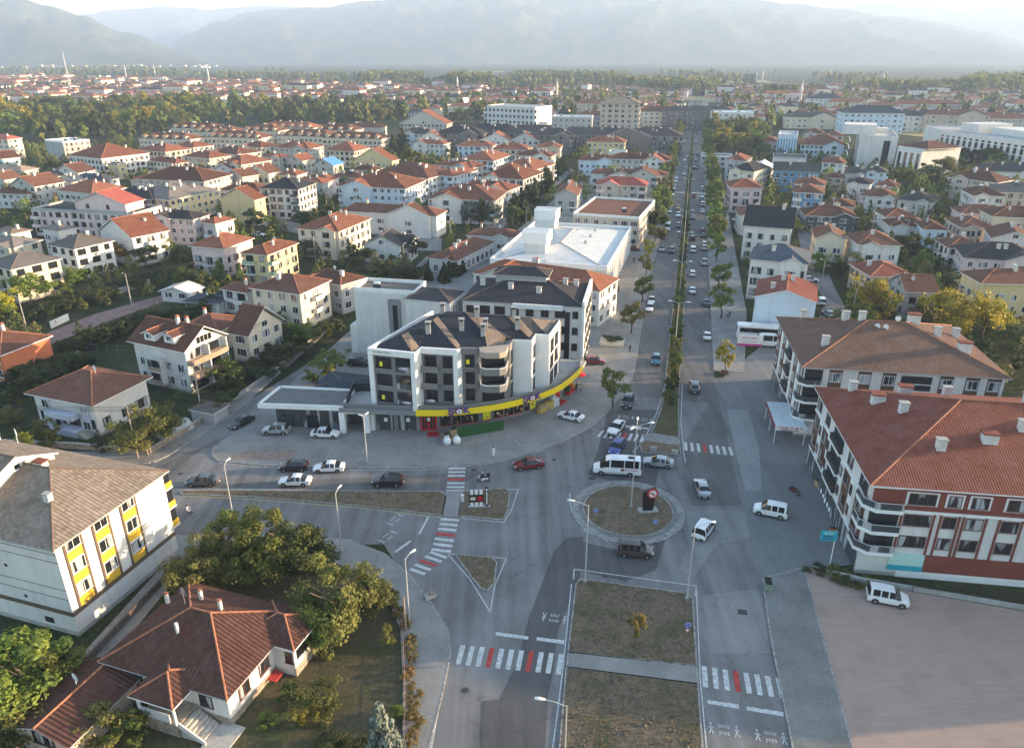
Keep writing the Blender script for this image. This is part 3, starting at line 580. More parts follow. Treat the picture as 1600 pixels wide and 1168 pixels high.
def sill_mesh(w):
 k = ('sill', round(w, 2))
 if k not in WM: b = MB(); b.box((0, -0.06, -0.03), (w + 0.2, 0.18, 0.06)); WM[k] = b.mesh('sill', M_CONC, False)
 return WM[k]
def window(parent, loc, rz, w, h, style='w', detail=0, name='window'):
 if detail < 2: return put(name, win_mesh(w, h, style), parent, loc, rz)
 o = put(name, win_mesh(w, h, style, 'frame'), parent, loc, rz); put('pane', win_mesh(w, h, style, 'pane'), o); put('sill', sill_mesh(w), o)
 return o
CM = {}
def chimney_mesh(k):
 if k not in CM:
  b = MB()
  if k == 'box': b.box((0, 0, 0.5), (0.9, 0.7, 1.6)); b.box((0, 0, 1.36), (1.1, 0.9, 0.12), m=1)
  elif k == 'stack': b.box((0, 0, 0.5), (0.55, 0.55, 1.9)); b.box((0, 0, 1.6), (0.42, 0.42, 0.3), m=2); b.box((0, 0, 1.8), (0.6, 0.6, 0.08), m=2)
  elif k == 'wide': b.box((0, 0, 0.5), (1.6, 1.0, 1.7)); b.box((0, 0, 1.42), (1.9, 1.3, 0.14), m=3)
  CM[k] = b.mesh('chimney', [M_CHIM, M_CONC, M_BRICK, TILE['x']], True)
 return CM[k]
def dish_mesh():
 if 'dish' not in CM:
  b = MB(); b.tube((0, 0, 0), (0, 0, 0.8), 0.03, n=6); b.lathe([(0.001, 0), (0.25, 0.03), (0.45, 0.1)], 14, m=0)
  b.v = [((x, y, z) if z < 0.9 and i < 14 else (x, z * 0.8 - 0.1, 0.95 + y)) for i, (x, y, z) in enumerate(b.v)]
  CM['dish'] = b.mesh('satellite_dish', M_WHITE, False)
 return CM['dish']
def tank_mesh():
 if 'tank' not in CM:
  b = MB(); b.tube((-0.6, 0.3, 1.1), (0.6, 0.3, 1.1), 0.3, n=12)
  b.add([(-0.8, -0.9, 0.1), (0.8, -0.9, 0.1), (0.8, 0.2, 0.9), (-0.8, 0.2, 0.9), (-0.8, -0.9, 0.02), (0.8, -0.9, 0.02), (0.8, 0.2, 0.82), (-0.8, 0.2, 0.82)], [(0, 1, 2, 3), (7, 6, 5, 4), (0, 4, 5, 1), (1, 5, 6, 2), (2, 6, 7, 3), (3, 7, 4, 0)], 1)
  for s in (-.5, .5): b.tube((s, 0.3, -0.3), (s, 0.3, 1.0), 0.03, n=5)
  CM['tank'] = b.mesh('solar_water_heater', [M_WHITE, M_GLASSD], False)
 return CM['tank']
FOOT = []   # (x, y, radius, label) of everything built, so that garden trees keep clear
def roof_geo(b, w, d, ze, kind, pitch, o, th=0.16, lift=0.0):
 """adds a hip or gable roof (top slopes mat 0, ridge caps mat 1, fascia and soffit mat 2); returns ridge height"""
 W2, D2 = w / 2 + o, d / 2 + o; z0 = ze;
 E = [(-W2, -D2, z0), (W2, -D2, z0), (W2, D2, z0), (-W2, D2, z0)]
 if kind == 'h':
  if W2 >= D2: hh = pitch * D2; r0, r1 = (-(W2 - D2), 0, z0 + hh), (W2 - D2, 0, z0 + hh); tops = [[E[0], E[1], r1, r0], [E[1], E[2], r1], [E[2], E[3], r0, r1], [E[3], E[0], r0]]; hips = [(r0, E[0]), (r0, E[3]), (r1, E[1]), (r1, E[2]), (r0, r1)]
  else: hh = pitch * W2; r0, r1 = (0, -(D2 - W2), z0 + hh), (0, D2 - W2, z0 + hh); tops = [[E[0], E[1], r0], [E[1], E[2], r1, r0], [E[2], E[3], r1], [E[3], E[0], r0, r1]]; hips = [(r0, E[0]), (r0, E[1]), (r1, E[2]), (r1, E[3]), (r0, r1)]
 elif kind == 'g':
  hh = pitch * W2; r0, r1 = (0, -D2, z0 + hh), (0, D2, z0 + hh); tops = [[E[1], E[2], r1, r0], [E[3], E[0], r0, r1]]; hips = [(r0, r1)]
 else:
  hh = pitch * D2; r0, r1 = (-W2, 0, z0 + hh), (W2, 0, z0 + hh); tops = [[E[0], E[1], r1, r0], [E[2], E[3], r0, r1]]; hips = [(r0, r1)]
 for t in tops: b.face(t, 0)
 lo = lambda p: (p[0], p[1], p[2] - th)
 if kind == 'h':
  for i in range(4): p, q = E[i], E[(i + 1) % 4]; b.face([lo(p), lo(q), q, p], 2)
  b.face([lo(E[3]), lo(E[2]), lo(E[1]), lo(E[0])], 2)
 else:
  for t in tops:
   b.face([lo(p) for p in reversed(t)], 2)
   n_ = len(t)
   for i in range(n_): p, q = t[i], t[(i + 1) % n_]; b.face([lo(p), lo(q), q, p], 2)
 for p, q in hips:
  if (Vector(p) - Vector(q)).length > 0.3: b.tube(p, q, 0.11, n=6, m=1)
 return hh
def gable_wall(b, w, d, ze, kind, pitch, o, m=0):
 b.add([(-w / 2, -d / 2, 0), (w / 2, -d / 2, 0), (w / 2, d / 2, 0), (-w / 2, d / 2, 0), (-w / 2, -d / 2, ze), (w / 2, -d / 2, ze), (w / 2, d / 2, ze), (-w / 2, d / 2, ze)], [(0, 1, 5, 4), (1, 2, 6, 5), (2, 3, 7, 6), (3, 0, 4, 7)], m)
 if kind == 'g':
  h = pitch * w / 2 - 0.05
  for s in (-1, 1): t = [(-w / 2, s * d / 2, ze), (w / 2, s * d / 2, ze), (0, s * d / 2, ze + h)]; b.face(t if s < 0 else t[::-1], m)
 elif kind == 'G':
  h = pitch * d / 2 - 0.05
  for s in (-1, 1): t = [(s * w / 2, -d / 2, ze), (s * w / 2, d / 2, ze), (s * w / 2, 0, ze + h)]; b.face(t if s > 0 else t[::-1], m)
 else: b.face([(-w / 2, -d / 2, ze - .02), (w / 2, -d / 2, ze - .02), (w / 2, d / 2, ze - .02), (-w / 2, d / 2, ze - .02)], m)
FAC = {'F': (0, -1, 0.0), 'R': (1, 0, PI / 2), 'B': (0, 1, PI), 'L': (-1, 0, -PI / 2)}
def house(cx, cy, rz, w, d, st, rk, wk, kind, label, detail=0, blank='', pitch=None, balc='', frame=None, group=None, cat=None, name=None, ze=None, over=None, chim=None, wk2=None, attic=None, winstep=2.75, seed=None, z=0.0):
 r = random.Random(seed if seed is not None else int(abs(cx * 31 + cy * 17)))
 flat = kind in 'ft'
 if wk == 'w' and detail < 1: wk = r.choice('wwh' if 'white' in label else 'wwhlic')
 if not balc and kind in 'hm' and r.random() < .6 and not blank: balc = r.choice(['F', 'R', 'L', 'F'])
 if ze is None: ze = 2.72 * st + 0.3
 if pitch is None: pitch = r.uniform(0.36, 0.46) if kind in 'hm' else 0.5
 o = 0.55 if over is None else over
 big = w * d * st > 520
 e = empty(name or ('apartment_building' if big else 'house'), (cx, cy, z), rz, label, cat or ('apartment block' if big else 'house'), group)
 FOOT.append((cx, cy, math.hypot(w, d) / 2, label))
 b = MB(); k2 = {'m': 'h', 'f': 'f', 't': 'f'}.get(kind, kind)
 gable_wall(b, w, d, ze, k2, pitch, o)
 if detail and not flat: b.box((0, 0, 0.25), (w + 0.08, d + 0.08, 0.5), m=1)
 b.build('wall', [WALL[wk], M_CONC], e)
 b = MB()
 if flat:
  t = 0.25
  b.box((0, 0, ze + 0.04), (w - 2 * t, d - 2 * t, 0.08))
  for s in (-1, 1): b.box((0, s * (d / 2 - t / 2 + 0.03), ze + 0.35), (w + 0.1, t, 0.8), m=2); b.box((s * (w / 2 - t / 2 + 0.03), 0, ze + 0.348), (t, d - 2 * t + 0.06, 0.79), m=2)
  hh = 0.3
 else: hh = roof_geo(b, w, d, ze + 0.12, k2, pitch, o)
 roof = b.build('roof', [TILE[rk], M_RIDGE if rk in 'rbRxoe' else M_RIDGED, M_WHITE if rk in 'rRbwgx' else MATS['plaster_grey']], e)
 if detail and not flat and rk in 'rbeox': roof['ridge'] = 1
 cam_l = Matrix.Rotation(-rz, 3, 'Z') @ Vector((-cx, -cy, 0))
 sty = frame or r.choice('wwwd')
 rows = max(1, int(st))
 fh = (ze - 0.3) / st
 for fk, (nx, ny, fr) in FAC.items():
  L = w if nx == 0 else d; half = d / 2 if nx == 0 else w / 2
  if nx * cam_l.x + ny * cam_l.y < half and detail < 2: continue
  if fk in blank: continue
  n = max(1, int((L - 0.8) / winstep)); c, s_ = math.cos(fr), math.sin(fr)
  kinds = [r.choice([(1.5, 1.5), (1.5, 1.5), (1.9, 1.55), (1.1, 1.45), (2.3, 1.6)]) for _ in range(n)]
  bal = []
  if fk in balc: bal = [r.randrange(n)] if n < 5 else [0, n - 1]
  for fl in range(rows):
   zf = 0.35 + fl * fh
   for i in range(n):
    u = (i + 0.5 - n / 2) * L / n
    off = half + 0.002
    # local facade point: along-dir (c,s), outward (nx,ny)
    lx, ly = u * c + nx * off, u * s_ + ny * off
    if i in bal and (fl > 0 or st < 2):
     bw = min(3.2, L / n * 0.95)
     window(e, (lx, ly, zf + 0.08), fr, min(2.2, bw - .5), 2.15, sty, min(detail, 1), 'balcony_door')
     m_ = MB(); dp = 1.25
     m_.box((0, -dp / 2, 0), (bw, dp, 0.16));
     if r.random() < 0.6:
      m_.box((0, -dp + .05, 0.5), (bw, 0.1, 0.86), m=1)
      for s in (-1, 1): m_.box((s * (bw / 2 - .05), -dp / 2, 0.5), (0.1, dp - .21, 0.86), m=1)
     else:
      m_.box((0, -dp + .03, 1.0), (bw, 0.05, 0.05), m=2)
      for q in range(int(bw / 0.22) + 1): m_.box((-bw / 2 + .03 + q * (bw - .06) / int(bw / .22), -dp + .03, .53), (.025, .025, .9), m=2)
      for s in (-1, 1): m_.box((s * (bw / 2 - .03), -dp / 2, 1.0), (0.05, dp, 0.05), m=2)
     m_.build('balcony', [M_WHITE, WALL[wk2 or wk], M_RAIL], e, (lx, ly, zf), fr)
     continue
    ww, wh = kinds[i]
    ww = min(ww, L / n * 0.7)
    window(e, (lx, ly, zf + 0.82), fr, ww, wh if fh > 2.5 else 1.3, sty, detail)
  if (k2 == 'g' and fk in 'FB') or (k2 == 'G' and fk in 'LR'):
   gh = pitch * L / 2
   if gh > 2.2: window(e, (nx * (half + .002), ny * (half + .002), ze + 0.4), fr, 1.6, 1.2, sty, detail)
 nch = chim if chim is not None else (r.choice([1, 1, 2]) if w * d < 160 else r.choice([2, 3, 4]))
 if not flat:
  span = (d if w >= d else w) / 2 + o
  for i in range(nch):
   px = r.uniform(-0.6, 0.6) * w / 2; py = r.uniform(-0.45, 0.45) * d / 2
   if k2 == 'g' or (k2 == 'h' and d > w): dd = abs(px)
   else: dd = abs(py)
   if k2 == 'h': dd = max(dd, abs(px) - (w - d) / 2 if w >= d else abs(py) - (d - w) / 2)
   zz = ze + hh * (1 - min(1, dd / span))
   put('chimney', chimney_mesh(r.choice(['box', 'stack'] if rk in 'rb' else ['box'])), roof, (px, py, zz - 0.15))
  if r.random() < 0.45: put('satellite_dish', dish_mesh(), roof, (r.uniform(-.15, .15) * w, 0 if w >= d else 0.1 * d, ze + hh * 0.93), 2.6 - rz)
  if detail == 0 and name not in ('shed', 'porch') and r.random() < 0.22: put('solar_water_heater', tank_mesh(), roof, (r.uniform(-.2, .2) * w, -d * 0.12, ze + hh * 0.72), -rz)
 else:
  for i in range(r.choice([1, 2, 3])): put('solar_water_heater', tank_mesh(), roof, (r.uniform(-.35, .35) * w, r.uniform(-.3, .3) * d, ze + 0.1), -rz)
 if kind == 'm':
  for i in range(max(2, int(w / 6))):
   px = (i + 0.5) * w / max(2, int(w / 6)) - w / 2; mb = MB()
   roof_geo(mb, 1.8, 3.0, 1.4, 'g', 0.6, 0.25); gable_wall(mb, 1.8, 3.0, 1.35, 'g', 0.6, 0.2, 2)
   dm = mb.build('dormer', [TILE[rk], M_RIDGE, WALL[wk]], roof, (px, -d / 2 + 1.7, ze + pitch * 0.9)); put('window', win_mesh(0.9, 0.9, 'w'), dm, (0, -1.505, 0.5))
 if kind == 't' or attic:
  aw, ad = w * 0.5, d * 0.6; mb = MB(); gable_wall(mb, aw, ad, 2.6, 'g', 0.35, 0.5); at = mb.build('penthouse', WALL[wk], e, (w * 0.12, 0.05 * d, ze + .05))
  mb = MB(); roof_geo(mb, aw, ad, 2.65, 'g', 0.35, 0.6); mb.build('penthouse_roof', [TILE[attic or 'R'], M_RIDGE, M_WHITE], at)
  for u in (-.25, .15): put('window', win_mesh(1.2, 1.4, 'b'), at, (u * aw, -ad / 2 - .002, .8))
 if detail < 2 and kind == 'h' and not blank and w > 8 and r.random() < .55:      # projecting wing with its own gable
  ww = w * r.uniform(.34, .46); wx = r.choice((-1, 1)) * w * .22; mb = MB(); gable_wall(mb, ww, 3.2, ze - .03, 'g', pitch, o); wg = mb.build('wing', WALL[wk], e, (wx, -d / 2 + .7, 0))
  mb = MB(); roof_geo(mb, ww, 5.0, ze + .1, 'g', pitch, .45); mb.build('wing_roof', [TILE[rk], M_RIDGE if rk in 'rbRxoe' else M_RIDGED, M_WHITE], wg, (0, .9, 0))
  for fl in range(rows): window(wg, (0, -1.603, .35 + fl * fh + .8), 0, min(2.2, ww * .6), 1.5, sty, 0)
 e['ze'] = ze
 return e, roof, ze, hh
def rect3(A, B, C, ze):
 """eave corners in the photo (near, right, left) -> centre, rotation, width, depth of the eave rectangle"""
 A, B, C = G(*A, ze), G(*B, ze), G(*C, ze); ab = B - A; ca = A - C
 t1 = math.atan2(ca.y, ca.x); t2 = math.atan2(ab.y, ab.x) - PI / 2
 dt = (t2 - t1 + PI) % (2 * PI) - PI
 t = t1 + dt * ab.length / (ab.length + ca.length)
 X = Vector((math.cos(t), math.sin(t), 0)); Y = Vector((-X.y, X.x, 0))
 w = ca.dot(X); d = ab.dot(Y)
 c = A - X * w / 2 + Y * d / 2
 return c, t, w, d
def H3(A, B, C, st, rk, wk, kind, label, **k):
 o = k.get('over', 0.55 if kind not in 'ft' else 0.0); ze = k.get('ze') or 2.72 * st + 0.3
 c, t, w, d = rect3(A, B, C, ze + 0.12)
 return house(c.x, c.y, t, max(4, w - 2 * o), max(4, d - 2 * o), st, rk, wk, kind, label, **k)
def HF(L, R, depth, st, rk, wk, kind, label, **k):
 """front eave seen from left corner to right corner, with a given depth"""
 o = k.get('over', 0.55 if kind not in 'ft' else 0.0); ze = k.get('ze') or 2.72 * st + 0.3
 a, b = G(*L, ze + .12), G(*R, ze + .12); X = b - a; w = X.length; t = math.atan2(X.y, X.x); Y = Vector((-math.sin(t), math.cos(t), 0)); c = (a + b) / 2 + Y * depth / 2
 return house(c.x, c.y, t, max(4, w - 2 * o), max(4, depth - 2 * o), st, rk, wk, kind, label, **k)
def HC(P, w, d, az, st, rk, wk, kind, label, **k):
 """roof middle in the photo, with size in metres and heading (degrees clockwise)"""
 ze = k.get('ze') or 2.72 * st + 0.3
 c = G(*P, ze + 1.0)
 return house(c.x, c.y, -rad(az), w, d, st, rk, wk, kind, label, **k)
# ---------------------------------------------------------------- houses measured from the photograph
# left: nearest first
e50, rf50, ze50, hh50 = H3((144, 635), (241, 588), (35, 615), 1.75, 'b', 'w', 'h', 'white and lilac two storey house with brown hip roof at the street corner', detail=2, ze=5.7, wk2='v', over=0.9, pitch=0.42, frame='d', chim=0)
e48, rf48, ze48, hh48 = H3((288, 551), (360, 522), (193, 534), 2.9, 'b', 'w', 'G', 'white house with brown gable roof, tan balconies and small dormers', detail=2, blank='R', wk2='n', over=0.8, pitch=0.62, frame='w', chim=2)
H3((0, 556), (77, 523), (-70, 541), 2, 'b', 'o', 'h', 'orange walled house with grey brown roof at the left edge', detail=1, blank='R', chim=1)
H3((388, 526), (447, 499), (352, 520), 2, 'b', 'c', 'G', 'brown roofed cream chalet beside the balcony house', detail=1, pitch=0.8, over=0.7, frame='w')
HC((330, 497), 9, 9, 15, 1.6, 'b', 'c', 'h', 'low brown roofed wing behind the cream chalet', detail=1)
H3((469, 460), (517, 437), (389, 449), 3, 'b', 'c', 'h', 'cream three storey block with brown hip roof and white corner balconies', detail=2, balc='R', wk2='w', frame='w')
H3((532, 446), (562, 431), (486, 428), 2.5, 'b', 'g', 'h', 'grey brown house with maroon hip roof beside the tall white blank wall', detail=1)
H3((386, 458), (410, 447), (345, 450), 2, 'b', 'w', 'h', 'small white house with brown roof between chalet and yellow house', detail=1, chim=1)
H3((418, 399), (474, 380), (370, 397), 3, 'r', 'y', 'h', 'yellow house with terracotta roof and green balconies', detail=1, balc='RF', wk2='G', frame='d')
H3((350, 389), (401, 372), (291, 385), 2.8, 'r', 'p', 'h', 'pink house with terracotta hip roof beside the yellow house', detail=1, balc='F', frame='d')
H3((530, 362), (582, 341), (460, 357), 3, 'r', 'c', 'h', 'cream three storey house with bright terracotta roof and dormer', detail=1, balc='', frame='d', chim=3)
H3((683, 338), (698, 329), (530, 329), 2.6, 'b', 'w', 'h', 'long white building with plain brown roof and yellow end wall', detail=1, winstep=5)
HC((604, 373), 11, 9, 10, 1.8, 'd', 'w', 'g', 'white house with dark crossed gables behind the hedge', detail=1)
HC((628, 372), 7, 7, 100, 1.8, 'd', 'w', 'g', 'dark roofed wing of the gabled house', detail=1)
H3((714, 408), (776, 378), (665, 403), 1.5, 'b', 'w', 'h', 'low white house with red brown roof beside the metal hall', detail=1)
HC((772, 360), 15, 8, 14, 1.6, 'b', 'w', 'h', 'second low red brown roof behind the metal hall', detail=1)
H3((938, 456), (959, 434), (742, 424), 3, 'r', 'w', 'h', 'terracotta roofed block squeezed between dark roofs and metal hall', detail=1, over=.3)
H3((115, 390), (182, 376), (69, 383), 3, 'g', 'w', 'h', 'unfinished white house with empty window openings and grey roof', detail=1, frame='dx', chim=1)
H3((16, 422), (100, 404), (-30, 413), 3, 'g', 'c', 'h', 'unfinished cream house with grey roof behind the garden tree', detail=1, frame='dx', chim=0)
H3((90, 362), (128, 356), (54, 359), 3.4, 'g', 'w', 'h', 'small white attic house with grey hip roof behind the unfinished one', chim=1)
HC((12, 374), 12, 9, 12, 3, 'g', 'w', 'h', 'grey hip roof at the left edge above the unfinished houses')
H3((16, 366), (53, 359), (-18, 362), 2.3, 'y', 't', 'h', 'turquoise house with tan hip roof at the left edge', chim=1)
H3((205, 372), (262, 359), (157, 359), 3, 'r', 'w', 'g', 'house with plain grey gable end and terracotta roof', detail=1, blank='F', balc='R', frame='d')
H3((302, 343), (330, 334), (232, 339), 3, 'd', 'p', 'h', 'beige pink block with dark brown roof and corner balconies', detail=1, balc='R')
H3((336, 350), (363, 341), (318, 346), 2.6, 'r', 'w', 'h', 'small terracotta roofed annexe with pale blue balcony', wk2='b', balc='F')
H3((207, 336), (250, 323), (51, 327), 3, 'd', 'p', 't', 'long pale pink block with roof terrace and red penthouse roof', detail=1, balc='F', frame='d')
H3((398, 313), (422, 308), (337, 310), 3.2, 'r', 'y', 'g', 'house with blank blue grey gable wall and terracotta roof', detail=1, blank='F', wk2='y')
H3((467, 296), (491, 285), (406, 293), 4, 'k', 'w', 'h', 'black and white apartment block with black hip roof', detail=1, balc='F', wk2='D', frame='d')
H3((264, 313), (341, 296), (200, 305), 3, 'g', 'y', 'h', 'long ochre block with grey shingle roof and many chimneys', detail=1, chim=6, frame='w')
H3((319, 284), (362, 272), (213, 279), 3, 'b', 'w', 'h', 'long white block with brown roof in the terracotta quarter')
H3((143, 303), (198, 293), (89, 297), 2.4, 'r', 'w', 'h', 'terracotta hip roof just behind the red penthouse')
H3((158, 248), (226, 238), (118, 241), 3.3, 'r', 'w', 'h', 'large terracotta roofed white block beside the flat white roof', frame='d')
H3((184, 258), (198, 256), (167, 257), 2.4, 'y', 'y', 'f', 'small ochre cube below the large terracotta roof', chim=0)
H3((98, 223), (147, 220), (56, 221), 4, 'w', 'g', 'f', 'grey blank walled block with flat white roof by the park trees', blank='F', frame='b')
HC((6, 243), 12, 9, 30, 2.4, 'b', 't', 'g', 'turquoise gabled house at the left edge below the park')
HC((6, 214), 14, 10, 12, 4, 'R', 'c', 'h', 'cream block with red roof at the left edge by the park')
HC((14, 261), 22, 10, 12, 2.3, 'y', 'w', 'h', 'white house with flat looking tan roof at the left edge')
HC((57, 283), 13, 13, 20, 3, 'b', 'w', 'g', 'white gabled house with glazed roof terrace at the left')
HC((30, 296), 16, 9, 12, 2, 'b', 'w', 'h', 'dark brown roofed white house at the left below the terrace house')
HC((5, 275), 10, 9, 15, 2.5, 'b', 'w', 'g', 'white house with steep brown gable cut by the left edge')
HC((80, 270), 13, 9, 12, 2, 'g', 'w', 'h', 'grey shingled low house left of the brown hip roof')
HC((116, 264), 13, 10, 15, 2.4, 'b', 'w', 'g', 'brown gabled house in front of the flat white roof')
HC((146, 276), 18, 9, 14, 2, 'n', 'w', 'h', 'slate blue roofed white house near the ochre cube')
HC((108, 279), 8, 8, 14, 2.2, 'n', 'c', 'g', 'small slate gable beside the slate blue roof')
HC((222, 300), 20, 14, 15, 3, 'k', 'D', 'h', 'black roofed dark block left of the ochre block', chim=5)
HC((240, 276), 16, 9, 14, 2.6, 'r', 'w', 'h', 'terracotta roof above the black roofed dark block')
for i, a in enumerate([((274, 256), (298, 253), (230, 251)), ((327, 248), (362, 243), (285, 244)), ((371, 242), (400, 236), (338, 236)), ((377, 258), (423, 250), (341, 254)), ((302, 231), (336, 227), (268, 228)), ((258, 238), (292, 232), (222, 233)), ((408, 231), (436, 227), (375, 228)), ((483, 233), (503, 228), (430, 230)), ((440, 247), (456, 244), (407, 245)), ((554, 237), (580, 231), (505, 235))]):
 H3(*a, 3, 'r' if i not in (2,) else 'b', 'w' if i % 3 else 'c', 'h', ['terracotta hip roof at the left front of the terracotta quarter', 'terracotta hip roof with dish behind the bushy tree in the quarter', 'brown red hip roof under the dormered blocks', 'wide terracotta hip roof above the small gabled houses', 'terracotta roof touching the dormered block at its left', 'terracotta roof second from left below the dormered blocks', 'brown fronted terracotta house right of the dormered block', 'wide terracotta roofed white house below the right dormered block', 'white house with terracotta roof and blue balconies', 'white and brown block with terracotta roof near the ochre gable'][i], balc='F' if i % 2 else '')
H3((472, 252), (494, 248), (445, 250), 2.6, 'r', 'w', 'g', 'white gable front with terracotta roof right of the quarter')
HC((278, 265), 18, 9, 14, 2.2, 'r', 'w', 'h', 'low terracotta roof beside the bushy tree')
HC((356, 262), 12, 8, 12, 2, 'b', 'w', 'g', 'first of three small dark gabled houses'); HC((378, 270), 10, 9, 30, 2.6, 'b', 'w', 'g', 'second small dark gabled house with white front'); HC((410, 265), 13, 9, 20, 2.6, 'b', 'c', 'g', 'third small dark gabled house, cream fronted')
HC((386, 291), 18, 11, 14, 2.3, 'b', 'w', 'h', 'brown hip roof behind the black and white block'); HC((457, 268), 9, 9, 14, 2.2, 'r', 'c', 'h', 'small terracotta house with chimney above black roof'); HC((486, 280), 15, 9, 14, 2.4, 'r', 'w', 'h', 'terracotta roof right of the black and white block')
HC((506, 276), 9, 9, 14, 2.4, 'r', 'p', 'h', 'pink house with terracotta roof beside blue roofed one'); HC((513, 253), 11, 9, 20, 2.3, 'u', 'w', 'g', 'white house with bright blue roof')
H3((613, 252), (627, 249), (550, 249), 2.4, 'r', 'y', 'g', 'ochre gable end house with terracotta roof', blank='', chim=1)
HC((572, 261), 12, 8, 14, 2, 'b', 'w', 'h', 'low brown roof in front of the ochre gable'); HC((546, 272), 14, 8, 14, 1.8, 'b', 'g', 'h', 'low brown roofed sheds left of the row houses')
ROW = [((635, 295), (666, 281), (526, 290)), ((670, 279), (697, 267), (590, 269)), ((709, 276), (736, 265), (690, 272)), ((739, 263), (752, 257), (684, 256)), ((772, 252), (784, 241), (722, 247)),
       ((775, 314), (794, 299), (666, 310)), ((796, 298), (808, 290), (715, 291)), ((819, 281), (835, 268), (755, 274)), ((835, 266), (851, 255), (783, 259)), ((862, 245), (873, 241), (802, 243))]
for i, a in enumerate(ROW):
 H3(*a, 3, 'r' if i % 4 != 1 else 'b', ['b', 'w'][i % 2] if i < 5 else 'w', 'h', '%s of the white row houses with terracotta roofs, %s row' % (['nearest', 'second', 'third', 'fourth', 'fifth'][i % 5], 'left' if i < 5 else 'right'), balc='RF', wk2='b', chim=4, detail=0, group='white row houses with terracotta roofs')
H3((694, 226), (705, 223), (641, 224), 3, 'r', 'w', 'h', 'white house with columns and terracotta roof, blue ground floor'); HC((745, 224), 20, 12, 10, 3, 'r', 'b', 'h', 'second columned pale house right of the blue ground floor one'); HC((800, 229), 20, 13, 10, 3, 'r', 'w', 'h', 'third columned pale house near the row houses')
HC((676, 214), 18, 11, 10, 3, 'r', 'w', 'g', 'gabled white house behind the columned one'); HC((777, 216), 18, 11, 10, 3, 'r', 'w', 'g', 'gabled pale house in front of the grey blocks'); HC((822, 216), 17, 11, 10, 3, 'r', 'w', 'g', 'second gabled pale house in front of the grey blocks'); HC((858, 226), 14, 11, 10, 2.6, 'r', 'w', 'h', 'bright red roofed small house in front of the grey blocks')
for i, (p, w_) in enumerate([((268, 213), 34), ((375, 211), 36), ((345, 203), 30), ((415, 201), 26), ((483, 209), 36), ((557, 212), 38), ((455, 196), 40), ((530, 200), 28), ((310, 197), 34)]):
 HC(p, w_, 15, 12, 3.4, 'b' if i != 6 else 'r', 'c', 'm', ['dark dormered block at the left end by the park', 'dark dormered block above the terracotta quarter', 'dormered block behind the first two', 'dormered block with red gables near the park', 'dormered block in the middle', 'dormered block at the right with sunlit end', 'long sunlit cream terrace with dormers', 'dormered block behind the middle one', 'rear dormered block against the park trees'][i], chim=3, group='dormered apartment blocks')
HC((572, 196), 26, 14, 12, 2.8, 'b', 'w', 'h', 'brown roofed white block behind the dormered ones'); HC((655, 205), 22, 14, 10, 4, 'd', 'b', 'h', 'pale grey block with dark roof behind the conifers'); HC((666, 190), 34, 16, 10, 4, 'r', 'w', 'g', 'white block with long gable beside the metal roofs')
for i, (p, w_, d_) in enumerate([((722, 205), 30, 18), ((772, 201), 36, 18), ((832, 204), 38, 18), ((866, 207), 26, 18), ((946, 207), 62, 18), ((1022, 208), 34, 20)]):
 HC(p, w_, d_, 11, 4, 'd', 'm', 'h', ['grey brown block with dark roof, leftmost of the long grey row', 'second grey brown block of the long row', 'third grey brown block of the long row', 'fourth grey brown block with projecting bays', 'longest grey brown block of the row', 'grey brown corner block beside the boulevard'][i], chim=6, frame='d', balc='F', wk2='D', group='long row of grey brown blocks')
HC((948, 218), 22, 12, 12, 3.2, 'r', 'y', 'h', 'pale yellow building with green band and orange roof', wk2='G'); HC((966, 234), 9, 8, 12, 2.6, 'b', 'w', 'f', 'small white cube beside the yellow building')
HC((934, 246), 18, 10, 12, 2.6, 'b', 'b', 'h', 'pale blue house with brown roof behind the garden trees'); HC((1000, 244), 30, 11, 12, 3, 'b', 'w', 'h', 'long white house with several brown roofs by the boulevard', balc='F'); HC((1022, 247), 10, 12, 12, 3, 'r', 'w', 'g', 'red roofed end house by the boulevard trees')
HC((984, 267), 33, 10, 12, 2.7, 'b', 'w', 'h', 'long low brown roof behind the white gable fronts', pitch=0.3); HC((972, 272), 14, 11, 12, 2.6, 'b', 'w', 'g', 'wider white gable front by the boulevard', pitch=.4)
HC((1006, 269), 12, 13, 12, 3, 'b', 'w', 'g', 'small gabled white house beside the wide gable')
H3((1012, 291), (1018, 284), (929, 289), 3, 'R', 'n', 'h', 'beige block with bright red hip roof beside the boulevard', balc='F', wk2='p')
H3((999, 342), (1007, 314), (900, 332), 3.2, 'b', 'n', 'f', 'beige block with roof terrace beside the metal hall', detail=1, frame='w', wk2='p', balc='')
H3((904, 306), (917, 290), (864, 306), 2.6, 'b', 'w', 'g', 'white gabled house with balcony across its front behind the hall', balc='F')
# right side
HF((1178, 463), (1278, 473), 14, 3, 'x', 'b', 'g', 'pale blue blank gable wall beside the parked bus', detail=1, blank='F', pitch=0.32, over=0.3)
HF((1169, 404), (1266, 413), 13, 3.6, 'n', 'w', 'h', 'white block with slate roof and dark framed windows beside the boulevard', detail=1, frame='d')
HF((1160, 352), (1240, 358), 18, 3.6, 'k', 'w', 'G', 'white block with black roof and skylights', detail=1, frame='d', chim=2)
HF((1153, 336), (1209, 338), 13, 2.3, 'b', 'w', 'h', 'white house with broad brown hip roof by the boulevard trees', detail=1)
HF((1141, 293), (1194, 294), 14, 3.4, 'x', 'p', 'h', 'white and pink apartment block with dull red roof', detail=1, frame='b')
HF((1137, 264), (1180, 268), 18, 3.4, 'k', 'w', 'h', 'dark roofed block behind the pink one'); HF((1132, 250), (1167, 252), 16, 3.4, 'r', 'w', 'h', 'terracotta roofed block beside the boulevard park')
